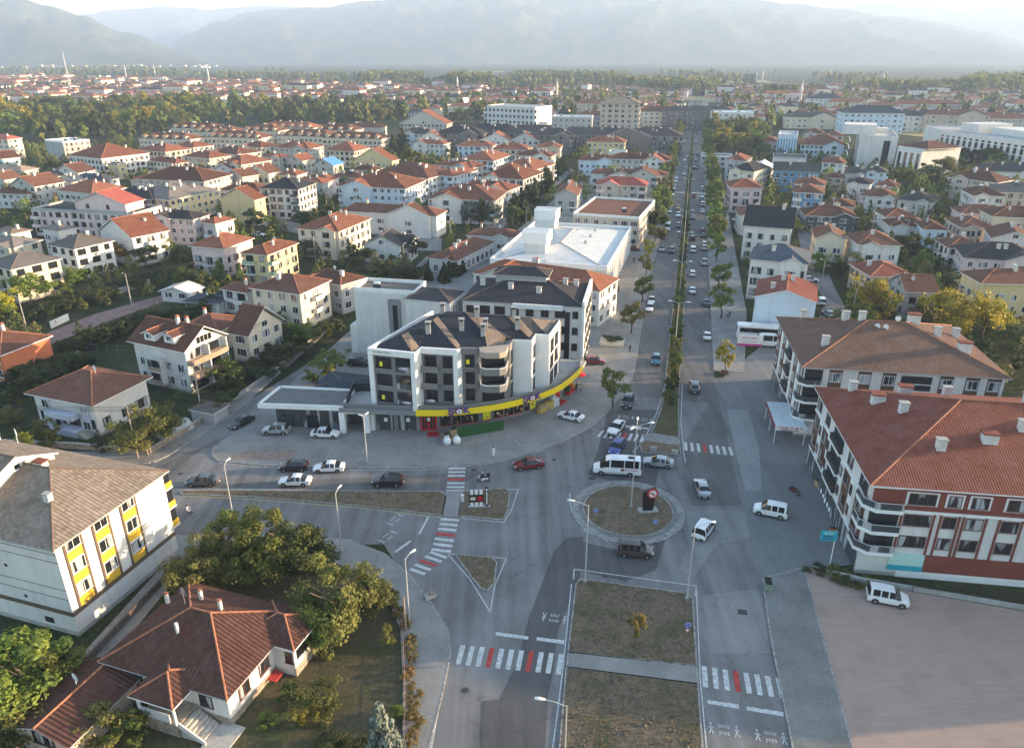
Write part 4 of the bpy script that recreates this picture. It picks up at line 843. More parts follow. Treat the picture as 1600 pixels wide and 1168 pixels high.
HF((1170, 262), (1207, 264), 13, 3, 'w', 'c', 'g', 'cream house with white gable boards'); HF((1208, 266), (1283, 269), 12, 3.2, 'd', 'B', 'G', 'blue house with three dark gables', balc='F', wk2='w')
HF((1208, 246), (1260, 248), 14, 2.8, 'd', 'w', 'f', 'flat olive roofed house behind the blue gables'); HF((1283, 254), (1321, 256), 16, 3, 'b', 'w', 'h', 'brown roofed white block with dishes')
HF((1237, 300), (1289, 303), 13, 4, 'b', 'B', 'h', 'blue apartment block with white balconies', balc='FL', wk2='w', detail=1); HF((1240, 287), (1290, 290), 12, 3, 'b', 'w', 'h', 'white house with brown hip roof behind the blue block')
HF((1290, 321), (1338, 324), 12, 2.4, 'b', 'n', 'h', 'plain brown roofed house beside the blue block', blank='F'); HF((1258, 337), (1344, 340), 13, 2, 'b', 'D', 'h', 'dark walled house with brown hip roof', detail=1)
HF((1319, 270), (1356, 272), 12, 2.6, 'd', 'w', 'h', 'white house with dark grey roof beside the small tree'); HF((1322, 285), (1362, 288), 12, 2.6, 'k', 'w', 'h', 'white house with black roof'); HF((1288, 277), (1318, 279), 10, 2, 'b', 'n', 'h', 'small house with maroon roof between blue and black roofs')
HF((1352, 268), (1388, 270), 10, 3, 'd', 'b', 'h', 'pale blue house with dark hip roof by the white school'); HF((1340, 304), (1378, 309), 10, 2, 'r', 'p', 'h', 'pink house with low terracotta roof')
HF((1273, 372), (1325, 375), 13, 2.8, 'b', 'c', 'g', 'cream chalet with brown gable and oval windows', detail=1, pitch=.5); HF((1340, 382), (1412, 384), 13, 2.8, 'b', 'w', 'h', 'white house with large brown hip roof and white framed windows', detail=1, frame='w')
HF((1384, 339), (1438, 340), 12, 2.2, 'b', 'w', 'h', 'white house with brown hip roof behind the dark round tree', detail=1); HF((1352, 306), (1404, 309), 12, 2.3, 'b', 'w', 'h', 'white house with red brown roof and pink balcony', balc='F', wk2='p')
HF((1366, 290), (1404, 293), 11, 2, 'r', 'w', 'h', 'small house with red hip roof below the school'); HF((1400, 311), (1460, 317), 14, 2.3, 'd', 'w', 'h', 'white house with dark grey hip roof, tattered at one edge')
HF((1442, 358), (1484, 360), 12, 2.2, 'b', 'b', 'h', 'pale house with brown hip roof right of the dark round tree', detail=1, blank=''); HF((1519, 305), (1574, 307), 14, 3.2, 'b', 'w', 'h', 'tall white house with brown hip roof and glazed corner', balc='L')
HF((1478, 276), (1560, 286), 14, 3, 'b', 'n', 'h', 'long L shaped brown roofed beige block', chim=3); HF((1555, 300), (1640, 303), 14, 3, 'g', 'n', 'h', 'grey roofed beige block at the right edge')
HF((1500, 355), (1560, 357), 14, 2.2, 'b', 'n', 'h', 'brown roofed low house amid bushes at the right'); HF((1548, 372), (1625, 378), 15, 2.2, 'b', 'w', 'g', 'brown gable house at the right edge', pitch=.4)
HF((1481, 387), (1542, 389), 11, 2, 'b', 'w', 'h', 'low white house with brown roof and glass porch', detail=1, balc='L'); HF((1505, 402), (1640, 412), 15, 2.2, 'd', 'p', 'h', 'pink house with dark roof and stone chimney', detail=1)
H3((1533, 443), (1650, 444), (1503, 424), 2.8, 'b', 'y', 'h', 'yellow apartment house with blue balconies at the right edge', detail=1, balc='F', wk2='b')
HF((1360, 432), (1432, 432), 13, 2.2, 'x', 'n', 'h', 'dull red hip roof behind the yellow walnut trees', detail=1); HF((1414, 456), (1470, 458), 11, 2.3, 'b', 'g', 'G', 'grey rendered house with long brown roof between the walnut trees', detail=1)
HC((1120, 240), 16, 10, 13, 2, 'b', 'w', 'f', 'flat grey roof behind the boulevard trees'); HC((1590, 330), 18, 12, 12, 2.6, 'b', 'w', 'h', 'brown roof at the right edge above the gable house'); HC((1418, 345), 0.1 + 12, 9, 12, 1.8, 'b', 'w', 'h', 'low brown roof behind the shrubs at the right')
HC((1585, 262), 30, 14, 12, 2.6, 'd', 'w', 'h', 'grey roofed house below the striped white building'); HC((1530, 326), 14, 10, 12, 1.8, 'b', 'p', 'h', 'low pink walled house with faded roof')
# public buildings on the right
def block(name, L, R, depth, z1, m, label, cat, strips=0, sm=None, px_up=None, roofm=None, bands=()):
 a, b_ = G(*L, z1), G(*R, z1); X = b_ - a; w = X.length; t = math.atan2(X.y, X.x); c = (a + b_) / 2 + Vector((-math.sin(t), math.cos(t), 0)) * depth / 2
 e = empty(name, (c.x, c.y, 0), t, label, cat); FOOT.append((c.x, c.y, math.hypot(w, depth) / 2, label))
 mb = MB(); mb.box((0, 0, z1 / 2), (w, depth, z1)); mb.build('wall', m, e)
 mb = MB(); mb.box((0, 0, z1 + 0.05), (w - .6, depth - .6, 0.1)); mb.build('roof', roofm or MATS['plaster_grey'], e)
 mb = MB()
 for s in (-1, 1): mb.box((0, s * (depth / 2 - .15), z1 + .4), (w + .06, .3, .8)); mb.box((s * (w / 2 - .15), 0, z1 + .398), (.3, depth - .6, .79))
 mb.build('parapet', m, e)
 for i in range(strips):
  sm_ = MB(); ww = w / strips * 0.45; sm_.box((0, -0.03, z1 * .46), (ww, 0.1, z1 * 0.84));
  sm_.build('window', sm or M_GLASSD, e, ((i + .5 - strips / 2) * w / strips, -depth / 2, 0))
 for z in bands:
  mb = MB(); mb.box((0, -depth / 2 - .05, z), (w, .14, .35)); mb.build('floor_band', M_WHITE, e)
 return e
e_ = block('school_building', (1345, 214), (1404, 216), 40, 16, WALL['w'], 'large white modern school with stepped blocks', 'school', 0)
for u in (4, ): MB().box((u, -20.04, 8), (3.2, .1, 13)).build('window', M_GLASSD, e_)
MB().box((-9, 2, 18.5), (16, 16, 5)).build('roof_block', WALL['w'], e_); MB().box((0, 12, 17.2), (12, 8, 2.4)).build('roof_block', WALL['w'], e_)
for z in (4, 8, 12):
 MB().box((-13.2, 3, z), (.3, 30, 1.7)).build('window_band', M_GLASSD, e_)
e_ = block('school_wing', (1403, 231), (1441, 236), 26, 13, WALL['w'], 'white tall wing of the school with brown hip cap', 'school', 4)
mb = MB(); roof_geo(mb, 18, 22, 13.9, 'h', .3, .4); mb.build('roof', [TILE['b'], M_RIDGE, M_WHITE], e_)
e_ = block('striped_building', (1470, 205), (1640, 228), 40, 14, WALL['w'], 'long white building with dark vertical window strips', 'public building', 17, bands=(3.6, 7.4, 11))
e2_ = block('striped_building_end', (1446, 198), (1469, 204), 30, 13, WALL['w'], 'blank white end block of the striped building', 'public building')
for x, y, w_, d_, z_ in ((-30, 2, 14, 22, 5), (0, 6, 40, 18, 3.6), (30, -4, 12, 16, 7)): MB().box((x, y, 14 + z_ / 2), (w_, d_, z_)).build('roof_storey', WALL['w'], e_)
block('school_hall', (1216, 212), (1246, 213), 26, 13, WALL['b'], 'blue and white hall with tall vertical fins', 'school', 7, WALL['B'])
HF((1250, 226), (1326, 228), 22, 3, 'b', 'b', 'h', 'long pale blue school block with brown roof', frame='d', winstep=2.2); HF((1188, 221), (1218, 222), 16, 2.6, 'p' if False else 'x', 'p', 'h', 'pinkish low block beside the blue hall'); HF((1256, 208), (1290, 209), 14, 3, 'b', 'w', 'h', 'white house with brown roof behind the blue hall'); HF((1288, 212), (1320, 213), 14, 3, 'b', 'w', 'h', 'brown pyramid roof between hall and school')
e_ = block('unfinished_block', (760, 166), (836, 169), 30, 15, WALL['w'], 'white unfinished block with rows of square openings', 'apartment block')
for fl in range(3):
 for i in range(13): MB().box(((i - 6) * 4.1, -15.03, 3 + fl * 4.6), (1.9, .1, 2.2)).build('window', M_DARK, e_)
for p, w_, d_, z_, rk, wk, lb in (((1361, 173), 44, 22, 15, 'n', 'b', 'blue and white gabled block far right of the boulevard'), ((1405, 176), 30, 18, 12, 'd', 'm', 'grey brown far block right of the blue gabled one'), ((1438, 178), 30, 18, 12, 'd', 'w', 'white striped far block with dark roof'), ((1490, 177), 46, 18, 13, 'b', 'n', 'long striped far block at the right'), ((1337, 158), 56, 18, 11, 'r', 'c', 'orange roofed far block on the right'), ((1446, 161), 60, 18, 11, 'r', 'w', 'orange roofed white far block at right'), ((1290, 152), 34, 20, 14, 'n', 'w', 'white gabled hall among far trees on the right'), ((1265, 180), 40, 18, 9, 'd', 'c', 'long low grey block with many windows on the right'), ((1318, 176), 26, 16, 9, 'b', 'w', 'white block before the blue gabled one'), ((1545, 182), 60, 20, 10, 'b', 'w', 'brown roofed white far block above the striped building'), ((1143, 173), 32, 20, 14, 'w', 'w', 'white glass office at the far end of the boulevard'), ((974, 172), 26, 18, 15, 'w', 'w', 'white block with columns at the far square'), ((1001, 171), 26, 16, 12, 'r', 'w', 'white block with red roof at the far square'), ((970, 158), 26, 18, 26, 'y', 'n', 'beige concrete tower block at the far square'), ((935, 160), 46, 18, 13, 'b', 'n', 'brick and beige block beyond the grey row'), ((896, 180), 30, 16, 12, 'w', 'w', 'white balcony block behind the grey row'), ((928, 178), 30, 16, 11, 'b', 'g', 'grey block behind the grey row'), ((1040, 172), 44, 18, 13, 'b', 'c', 'cream far block with brown roof at the square'), ((1075, 171), 40, 18, 14, 'd', 'm', 'dark far block left of the boulevard end'), ((1115, 172), 34, 18, 13, 'd', 'D', 'dark far block right of the boulevard end')):
 HC(p, w_, d_, 10, max(2, int(z_ / 3.2)), rk, wk, 'h' if rk != 'w' else 'f', lb, ze=z_, chim=3, winstep=4)
# ---------------------------------------------------------------- corner building with the curved yellow band
M_GREYW = mat('facade_grey', (0.185, 0.18, 0.175), 0.85, 0.06, 3, stain=0.1); M_YBAND = mat('band_yellow', (0.80, 0.58, 0.012), 0.45, 0.03, 5); M_POST = mat('poster_black', (0.02, 0.016, 0.016), 0.4, 0.1)
M_PURP = mat('sign_purple', (0.10, 0.04, 0.22), 0.5, 0.05); M_REDD = mat('door_red', (0.50, 0.015, 0.02), 0.45, 0.06); M_GREENF = mat('green_screen', (0.018, 0.085, 0.022), 0.8, 0.15, 0.3)
M_SGLASS = glassmat('shop_glass', (0.05, 0.058, 0.062), 0.25); M_PINK = mat('banner_pink', (0.75, 0.62, 0.72), 0.6, 0.08, 0.3); M_YST = mat('sticker_yellow', (0.8, 0.7, 0.03), 0.5, 0.03)
ROOFMAIN = [TILE['k'] if False else roofmat('roof_main', (0.034, 0.038, 0.047), 0.33, 0.2, 0.25, 0.012, 0.85, 0.0), TILE['y']]  # second, tan material puts sunlight into the colour of the right-facing strips
mainb = empty('corner_building', (-7, 114, 0.13), 0, 'grey and white corner building with curved yellow shopfront band', 'commercial building')
FOOT.append((-7, 114, 20, 'the corner building'))
ML = mainb.location
def marks(n, size, m, name):
 """row of small strokes: lettering too small to read in the photograph"""
 r_ = random.Random(n); b = MB(); x = -n * size * .36
 for i in range(n):
  h = size * r_.uniform(.7, 1)
  b.box((x, 0, 0), (size * .14, h, .02)); b.box((x + size * .2, r_.choice((-.4, 0, .4)) * h * .8, 0), (size * .3, size * .16, .018))
  if r_.random() < .6: b.box((x + size * .42, 0, 0), (size * .14, h * .9, .02))
  x += size * .72
 return b.mesh(name, m, False)
def rel(p, z=None): return Vector((p[0] - ML.x, p[1] - ML.y, (p[2] if len(p) > 2 else 0) if z is None else z))
FP = [(-22.2, 107.3), (-14.8, 105.3), (-14.2, 107.6), (-8.4, 106.6), (-7.9, 107.4), (-5.3, 107.3), (-0.5, 108.6), (0.1, 111.1), (3.1, 110.7), (3.8, 113.7), (6.0, 113.3), (8.1, 120.5)]
BK = [(8.6, 122.5), (-14.0, 125.5)]
mb = MB(); mb.prism([rel(p) for p in FP + BK], 4.3, 13.35, 0); mb.build('wall', M_GREYW, mainb)
def seg(i): return Vector((*FP[i], 0)), Vector((*FP[i + 1], 0))
def onseg(i, u, z, out=0.0):
 a, b = seg(i); d = (b - a).normalized(); n = Vector((d.y, -d.x, 0)); p = a + d * u + n * out
 return (p.x - ML.x, p.y - ML.y, z), math.atan2(d.y, d.x), (b - a).length
def mbox(i, u, z, w, h, out, th, m, name):
 loc, rz, L = onseg(i, u, z, out); b = MB(); b.box((0, 0, h / 2), (w, th, h)); return b.build(name, m, mainb, loc, rz)
# white frames, fins and parapets
for i, m in ((0, M_WHITE), (2, M_WHITE), (4, M_GREYW), (5, M_GREYW)):
 L = onseg(i, 0, 0)[2]; mbox(i, L / 2, 13.2, L + 0.06, 0.95, 0.08, 0.5, m, 'parapet')
for i in (1, 3, 6, 7, 8, 9, 10):
 L = onseg(i, 0, 0)[2]; m = M_GREYW if i == 6 else M_WHITE
 mbox(i, L / 2, 4.32, L - 0.04, 9.8, 0.05, 0.14, m, 'cladding_panel')
for i, us in ((0, (0.3, 7.35)), (2, (5.6,))):
 for u in us: mbox(i, u, 4.3, 0.75, 9.0, 0.12, 0.55, M_WHITE, 'fin')
bl = [rel(p) for p in ((-22.2, 107.3), (-14.0, 125.5))]; d_ = (bl[1] - bl[0]); mb = MB(); mb.box((0, 0, 0), (d_.length, 0.35, 9.85)); mb.build('side_wall', M_WHITE, mainb, tuple((bl[0] + bl[1]) / 2 + Vector((-.1, -.05, 9.2))), math.atan2(d_.y, d_.x))
FL = [4.75, 7.65, 10.5]
for k, z in enumerate(FL):
 loc, rz, L = onseg(0, 2.3, z + .35, .01); window(mainb, loc, rz, 2.6, 2.0, 'dx', 2)
 mbox(0, 5.55, z + .1, 2.5, 2.35, .012, .03, M_GLASSD, 'balcony_opening')
 mbox(0, 5.55, z + .1, 2.5, .95, .06, .05, M_SGLASS, 'balustrade')
 loc, rz, L = onseg(2, 1.5, z + .05, .01); window(mainb, loc, rz, 1.9, 2.25, 'dx', 2, 'balcony_door')
 if k: mb = MB(); mb.box((0, -.55, 0), (2.7, 1.1, .2)); mb.box((0, -1.07, .5), (2.7, .08, .9)); mb.build('balcony', M_GREYW, mainb, onseg(2, 1.55, z - .05)[0], rz)
 loc, rz, L = onseg(2, 4.2, z + .35, .01); window(mainb, loc, rz, 1.5, 2.0, 'dx', 2)
 loc, rz, L = onseg(4, 1.3, z + .3, .01); window(mainb, loc, rz, 1.5, 2.1, 'dx', 2)
 mbox(5, 2.4, z + .1, 3.6, 2.4, .012, .03, M_GLASSD, 'balcony_opening')
 if k:
  pts = [rel(p) for p in ((-5.1, 107.35), (-4.9, 105.6), (-4.0, 104.95), (-1.9, 105.0), (-0.9, 105.7), (-0.55, 108.5))]
  mb = MB(); mb.prism(pts, z - .15, z + .08, 0)
  for i in range(5):
   p, q = pts[i], pts[i + 1]; d = (q - p).normalized(); n = Vector((-d.y, d.x, 0)) * .12; mb.prism([p, q, q + n, p + n], z + .08, z + .98 , 0)
   mb.prism([p - n * .2, q - n * .2, q + n * 1.3, p + n * 1.3], z + .98, z + 1.05, 1)
  mb.build('balcony', [M_GREYW, M_WHITE], mainb)
 loc, rz, L = onseg(6, 1.25, z + .2, .13); window(mainb, loc, rz, 1.3, 2.1, 'dx', 1)
 loc, rz, L = onseg(8, 1.6, z + .2, .13); window(mainb, loc, rz, 1.5, 2.1, 'dx', 1)
 for u in (1.8, 4.9): loc, rz, L = onseg(10, u, z + .15, .13); window(mainb, loc, rz, 2.2, 2.2, 'dx', 1)
pts = [rel(p) for p in ((-5.1, 107.35), (-4.9, 105.6), (-4.0, 104.95), (-1.9, 105.0), (-0.9, 105.7), (-0.55, 108.5))]
MB().prism(pts, 13.25, 14.2, 0).build('canopy_rim', mat('rim_tan', (0.36, 0.30, 0.245), .85, .06), mainb)
for (i, u, z) in ((0, 1.9, 11.3), (0, 1.9, 5.6), (4, 1.0, 11.4)): mbox(i, u, z, .5, .75, .08, .02, M_YST, 'window_poster')
for (i, u, z, o) in ((0, 5.6, 10.75, .1), (0, 5.9, 4.95, .1), (2, 1.5, 5.0, .9)):
 b = MB(); b.lathe([(0.001, 0.03), (.62, .03), (.62, -.03), (.001, -.03)], 12); b.v = [(x * 1.25, zz, y * .42 + .42) for x, y, zz in b.v]; loc, rz, L = onseg(i, u, z, o); b.build('banner', M_PINK, mainb, loc, rz)
 put('banner_lettering', marks(5, .3, M_PURP, 'banner_lettering'), mainb, (loc[0] , loc[1] - .06, loc[2] + .4)).rotation_euler = (PI / 2, 0, rz)
put('wall_lettering', marks(12, .36, mat('letter_grey', (.25, .25, .25)), 'wall_lettering'), mainb, onseg(0, 2.4, 13.72, .36)[0]).rotation_euler = (PI / 2, 0, onseg(0, 0, 0)[1])
# roof: dark front slopes, right-facing strips coloured tan as if sunlit
def zq(x, y, z): p = G(540 + x / 4, 430 + y / 4, z); return (p.x - ML.x, p.y - ML.y, z - .13)
a0, a1, a2, a3, a4 = zq(160, 452, 13.6), zq(412, 474, 13.6), zq(460, 448, 13.6), zq(700, 464, 13.6), zq(718, 440, 13.7)
s1, s1r, t2, t2r, r2 = zq(350, 372, 15.0), zq(392, 350, 15.2), zq(545, 280, 16.1), zq(575, 255, 16.3), zq(640, 224, 16.6)
t3, t3r, v5, a5, a6, c7 = zq(745, 228, 16.5), zq(822, 242, 16.2), zq(868, 362, 14.9), zq(885, 450, 13.6), zq(985, 434, 13.6), zq(1002, 388, 14.1)
a7, a8, u4, u4r, a9, a10, u5, a11 = zq(1040, 394, 13.6), zq(1150, 394, 13.6), zq(1010, 256, 15.8), zq(1080, 262, 15.6), zq(1172, 362, 13.9), zq(1252, 364, 13.7), zq(1160, 268, 15.0), zq(1318, 281, 13.8)
BLc, BRc = rel((-14.0, 125.3), 13.4), rel((8.5, 122.3), 13.4)
mb = MB()
for q in ([a0, a1, s1], [a2, a3, t2, s1r], [a4, a5, v5, t3, r2, t2r], [c7, a7, a8, u4, t3r], [a9, a10, u5, u4r]): mb.face(q, 0)
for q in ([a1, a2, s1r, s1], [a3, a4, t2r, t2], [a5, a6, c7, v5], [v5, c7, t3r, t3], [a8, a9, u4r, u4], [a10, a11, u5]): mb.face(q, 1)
for p, q in ((a0, s1), (s1, s1r), (s1r, t2), (t2, t2r), (t2r, r2)): mb.face([p, q, BLc], 0)
for p, q in ((r2, t3), (t3, t3r), (t3r, u4), (u4, u4r), (u4r, u5), (u5, a11)): mb.face([p, q, BLc if p in (r2,) else BRc], 0)
mb.face([t3, BRc, BLc], 0); mb.face([a11, rel((8.0, 120.3), 13.3), BRc], 0)
mroof = mb.build('roof', ROOFMAIN, mainb)
for p, q in ((s1, a1), (t2, a3), (t3, v5), (u4, a8)): MB().tube(p, q, .09, n=6).build('ridge_cap', M_RIDGED, mroof)
def duct(x, y, z, s=1.0):
 b = MB(); b.box((0, 0, .3), (.75 * s, .75 * s, 1.6)); b.box((0, 0, 1.25), (.6 * s, .6 * s, .3), m=1); b.box((0, 0, 1.48), (.95 * s, .95 * s, .14)); b.build('chimney', [M_CONC, M_DARK], mroof, zq(x, y, z))
for q in ((607, 228, 16.4), (517, 345, 15.4), (725, 325, 15.6), (820, 250, 16.2), (873, 325, 15.4), (860, 360, 15.0), (1073, 318, 15.1), (1052, 250, 15.9)): duct(*q)
# deck, yellow band, shopfront
band = [(-27.4, 105.9), (-22, 105.2), (-15.1, 104.6), (-11.8, 104.55), (-8.6, 104.9), (-5.2, 105.7), (-2.0, 106.9), (0.6, 108.2), (2.9, 109.7), (5.1, 111.1), (6.9, 112.8), (8.5, 114.8), (9.9, 117.1), (11.3, 119.8), (12.6, 122.8), (13.6, 126)]
bk = [rel(p) for p in band]
mb = MB(); mb.prism(bk + [rel((9, 127)), rel((-26.5, 112))], 3.85, 4.3, 0); mb.build('deck', M_CONC, mainb)
def ribbon(pts, z0, z1, out, th, name, m):
 b = MB()
 for i in range(len(pts) - 1):
  p, q = pts[i], pts[i + 1]; d = (q - p).normalized(); n = Vector((d.y, -d.x, 0)); b.prism([p + n * out, q + n * out, q + n * (out + th), p + n * (out + th)], z0, z1)
 return b.build(name, m, mainb)
ribbon(bk[2:15], 3.75, 4.75, 0.0, .18, 'yellow_band', M_YBAND); ribbon(bk[:3], 3.8, 4.5, 0.0, .16, 'grey_band', mat('band_grey', (.21, .21, .21), .7, .05))
ribbon(bk, 4.32, 5.2, -.5, .03, 'glass_railing', mat('rail_glass', (.17, .18, .19), .12, .05, spec=.6))
shop = [(-22.4, 106.9), (-15.0, 106.75), (-11.7, 107.0), (-8.4, 107.9), (-5.0, 109.0), (-1.3, 110.6), (1.9, 112.4), (4.2, 113.9), (6.6, 116.2), (8.6, 119.0), (10.2, 122.2), (11.0, 126)]
sk = [rel(p) for p in shop]
mb = MB(); mb.prism(sk + [rel((-20, 124))], 0, 3.86); mb.build('ground_floor_wall', M_GREYW, mainb)
def panel(i, u, z, w, h, m, name, out=.02, th=.06):
 p, q = sk[i], sk[i + 1]; d = (q - p).normalized(); n = Vector((d.y, -d.x, 0)); c = p + d * u + n * out; b = MB(); b.box((0, 0, h / 2), (w, th, h))
 return b.build(name, m, mainb, (c.x, c.y, z), math.atan2(d.y, d.x))
for u, w in ((1.9, 3.2), (5.5, 2.9)):
 panel(0, u, .1, w, 3.2, M_SGLASS, 'shop_window')
 for q in (-.5, 0, .5): panel(0, u + q * w, .1, .08, 3.2, M_FRAMED, 'mullion', .06)
 panel(0, u + .2, 1.6, .55, .7, M_WHITE, 'notice', .09, .02)
for u in (0.0, 3.75, 7.3): panel(0, u, 0, .6, 3.8, M_WHITE if u < 1 else M_GREYW, 'pier', .06, .2)
panel(1, 1.6, .05, 2.6, 3.1, M_REDD, 'entrance_door', .05, .1)
for u in (.75, 1.25, 1.95, 2.45): panel(1, u, .3, .38, 2.5, M_GLASSD, 'door_pane', .11, .02)
panel(1, 1.6, 1.75, .5, .55, M_WHITE, 'notice', .14, .02)
def poster(i, u, w, h=2.4, z=.7, m=M_POST):
 o = panel(i, u, z, w, h, m, 'poster', .05, .06); o2 = panel(i, u, z - .12, w, .12, M_REDD, 'poster_edge', .05, .07)
 r_ = random.Random(i * 7 + int(u * 10)); mb = MB()
 for k in range(max(2, int(w * 2))):
  x, y, s = r_.uniform(-w / 2 + .25, w / 2 - .25), r_.uniform(.3, h - .3), r_.uniform(.12, .22)
  mb.face([(x + s * math.cos(a * PI / 4), -.036, y + s * math.sin(a * PI / 4)) for a in range(8)], k % 3)
  mb.face([(x - .3 * s, -.034, y - s - .12), (x + s * 1.4, -.034, y - s - .12), (x + s * 1.4, -.034, y - s - .05), (x - .3 * s, -.034, y - s - .05)], 2)
 put('poster_print', mb.mesh('poster_print', [mat('print_orange', (.55, .25, .08), .5), mat('print_red', (.45, .04, .03), .5), mat('print_pale', (.6, .55, .45), .5)], False), o)
poster(2, 1.0, 1.7); poster(2, 2.8, 1.3); poster(3, 1.6, 2.8); poster(4, .9, 1.3, m=M_YST); poster(4, 3.0, 1.6); poster(5, .9, 1.6); poster(5, 2.7, 1.7); poster(6, .7, .9); poster(6, 1.9, 1.1, m=M_YST); poster(8, 1.8, 2.6, m=M_REDD)
def logo(k, u):
 p, q = bk[k], bk[k + 1]; d = (q - p).normalized(); n = Vector((d.y, -d.x, 0)); c = p + d * u + n * .3; rz = math.atan2(d.y, d.x)
 o = put('shop_sign', textmesh('\u015eOK', 1.45, M_PURP, 'shop_sign', .06, .05), mainb, (c.x, c.y, 4.5)); o.rotation_euler = (PI / 2, 0, rz); o.scale = (1.15, 1, 1)
 for r_, m_, y in ((.5, M_REDD, .13), (.37, M_WHITE, .15), (.15, M_PURP, .17)):
  b = MB(); b.face([((r_ * (1 if i % 2 == 0 or r_ < .45 else .78)) * math.cos(i * PI / 12), (r_ * (1 if i % 2 == 0 or r_ < .45 else .78)) * math.sin(i * PI / 12), y) for i in range(24)]); b.build('sign_disc', m_, o, (.05, .02, 0))
logo(4, .2); logo(8, .2)
# things in front of the shop
def simple(name, mb, m, px, rz, label, cat, z=.137, group=None):
 p = G(*px, z); o = mb.build(name, m, None, (p.x, p.y, z), rz); return tag(o, label, cat, group)
p, q = G(713, 684, .13), G(787, 671, .13); d = q - p; rzf = math.atan2(d.y, d.x)
scr = empty('screen_fence', (p.x, p.y, .135), rzf, 'green artificial hedge screen in front of the shop windows', 'fence')
for i in range(12): MB().box(((i + .5) * d.length / 12, 0, .85), (d.length / 12 - .02, .1, 1.7)).build('screen_panel', M_GREENF, scr)
MB().box((.05, 1.0, .85), (.1, 2.0, 1.7)).build('screen_panel', M_GREENF, scr)
def sack(name, px, label):
 b = MB(); b.lathe([(.001, 0), (.5, .02), (.62, .4), (.6, .8), (.42, 1.1), (.2, 1.18), (.3, 1.35), (.001, 1.25)], 14); r_ = random.Random(px[0])
 b.v = [(x * (1 + r_.uniform(-.1, .1)), y * (1 + r_.uniform(-.1, .1)), z * (1 + r_.uniform(-.05, .05))) for x, y, z in b.v]
 return simple(name, b, mat('woven_sack', (.72, .74, .74), .8, .1, .2, .6, 5), px, 0, label, 'sack')
sack('bulk_sack', (699, 693), 'left white bulk sack leaning before the green screen'); sack('bulk_sack', (714, 692), 'right white bulk sack before the green screen')
def pallet_crates(px, label, n, w=1.0):
 p = G(*px, .13); e = empty('pallet_stack', (p.x, p.y, .135), rzf, label, 'crates')
 r_ = random.Random(int(px[0]))
 for k in range(n):
  b = MB(); b.box((0, 0, .15), (w, .8, .3)); b.box((0, 0, .31), (w - .1, .7, .02), m=1); b.build('crate', [mat('crate_wood', (.36, .25, .14), .85, .2, .2), M_DARK], e, (r_.uniform(-.05, .05), r_.uniform(-.05, .05), k * .33))
 return e
pallet_crates((709, 684), 'tall stack of brown wooden crates behind the sacks', 5); pallet_crates((697, 686), 'low stack of wooden crates beside the red mat', 3)
simple('door_mat', MB().box((0, 0, .02), (1.9, 1.6, .04)), mat('red_mat', (.4, .02, .03), .9, .12, .3), (677, 678), 0, 'red mat laid before the red shop door', 'mat')
simple('door_mat', MB().box((0, 0, .02), (2.2, 1.5, .04)), MATS['red_mat'], (876, 628), rad(50), 'red mat before the second shop entrance', 'mat')
def boxes(px, rz, label, cols, nx, nz):
 p = G(*px, .13); e = empty('goods_stack', (p.x, p.y, .135), rz, label, 'boxes'); r_ = random.Random(nx * 5 + nz)
 for i in range(nx):
  for k in range(nz):
   if k == nz - 1 and r_.random() < .4: continue
   MB().box(((i - nx / 2 + .5) * .85, 0, .38 + k * .74), (.8, .8, .7)).build('carton', r_.choice(cols), e, (0, r_.uniform(-.05, .05), 0))
CART = [mat('carton_brown', (.36, .25, .14), .85, .1, .3), mat('carton_ochre', (.5, .36, .08), .8, .1, .3), mat('carton_white', (.6, .6, .58), .7, .08, .3)]
boxes((852, 641), rad(43), 'stacked cartons and crates beside the shop wall', CART[:2], 4, 3); boxes((866, 634), rad(43), 'white wrapped goods cage next to the cartons', CART[2:], 2, 3)
boxes((892, 612), rad(60), 'red and green produce stand at the second entrance', [M_REDD, M_GREENF, CART[1]], 4, 2)
simple('air_conditioner', MB().box((0, 0, .5), (1.5, .6, 1.0)).lathe([(.001, 0), (.38, 0), (.38, .05)], 14, c=(0, 0, 0), m=1), [M_WHITE, M_DARK], (775, 668), rzf, 'white outdoor cooling unit behind the green screen', 'machine')
# ---------------------------------------------------------------- buildings of the same complex
def local(e, x, y, z): return (x, y, z)
a, b_ = Vector((-9.6, 135.0, 0)), Vector((13.3, 130.7, 0)); X = b_ - a; t = math.atan2(X.y, X.x); Yv = Vector((-math.sin(t), math.cos(t), 0)); c = (a + b_) / 2 + Yv * 7.9
e2, rf2, ze2, hh2 = house(c.x, c.y, t, X.length - .3, 15.2, 4, 'd', 'w', 'h', 'long white block with dark hip roof behind the corner building', detail=2, ze=13, frame='dx', pitch=.32, over=.25, chim=0, blank='B')
mb = MB(); gable_wall(mb, 10, 4.6, 2.4, 'h', .4, .3); ph = mb.build('roof_house', WALL['g'], rf2, (-1.5, 1.6, 14.2)); mb = MB(); roof_geo(mb, 10, 4.6, 2.4, 'h', .4, .6); mb.build('roof_house_roof', [TILE['d'], M_RIDGED, M_CONC], ph)
for q in ((-9, -1, 14.6), (-3, -3.2, 14.3), (2.6, -4, 14.0), (7, 1.5, 14.4), (9, 3, 13.8)): put('chimney', chimney_mesh('box'), rf2, q)
MB().box((11.55, 0, 7), (.5, 15.7, 14.3)).build('end_wall', M_WHITE, e2)
for zf in (1.2, 4.3, 7.3, 10.3):
 for y in (-5, -1.6, 1.8, 5.2): window(e2, (11.81, y, zf), PI / 2, 2.1, 1.9, 'dx', 1)
MB().box((8.6, -7.63, 7.2), (1.0, .1, 9.5)).build('window_strip', M_GLASSD, e2); MB().box((3, -7.9, 12.7), (9.5, .7, .9)).build('eaves_box', M_WHITE, e2)
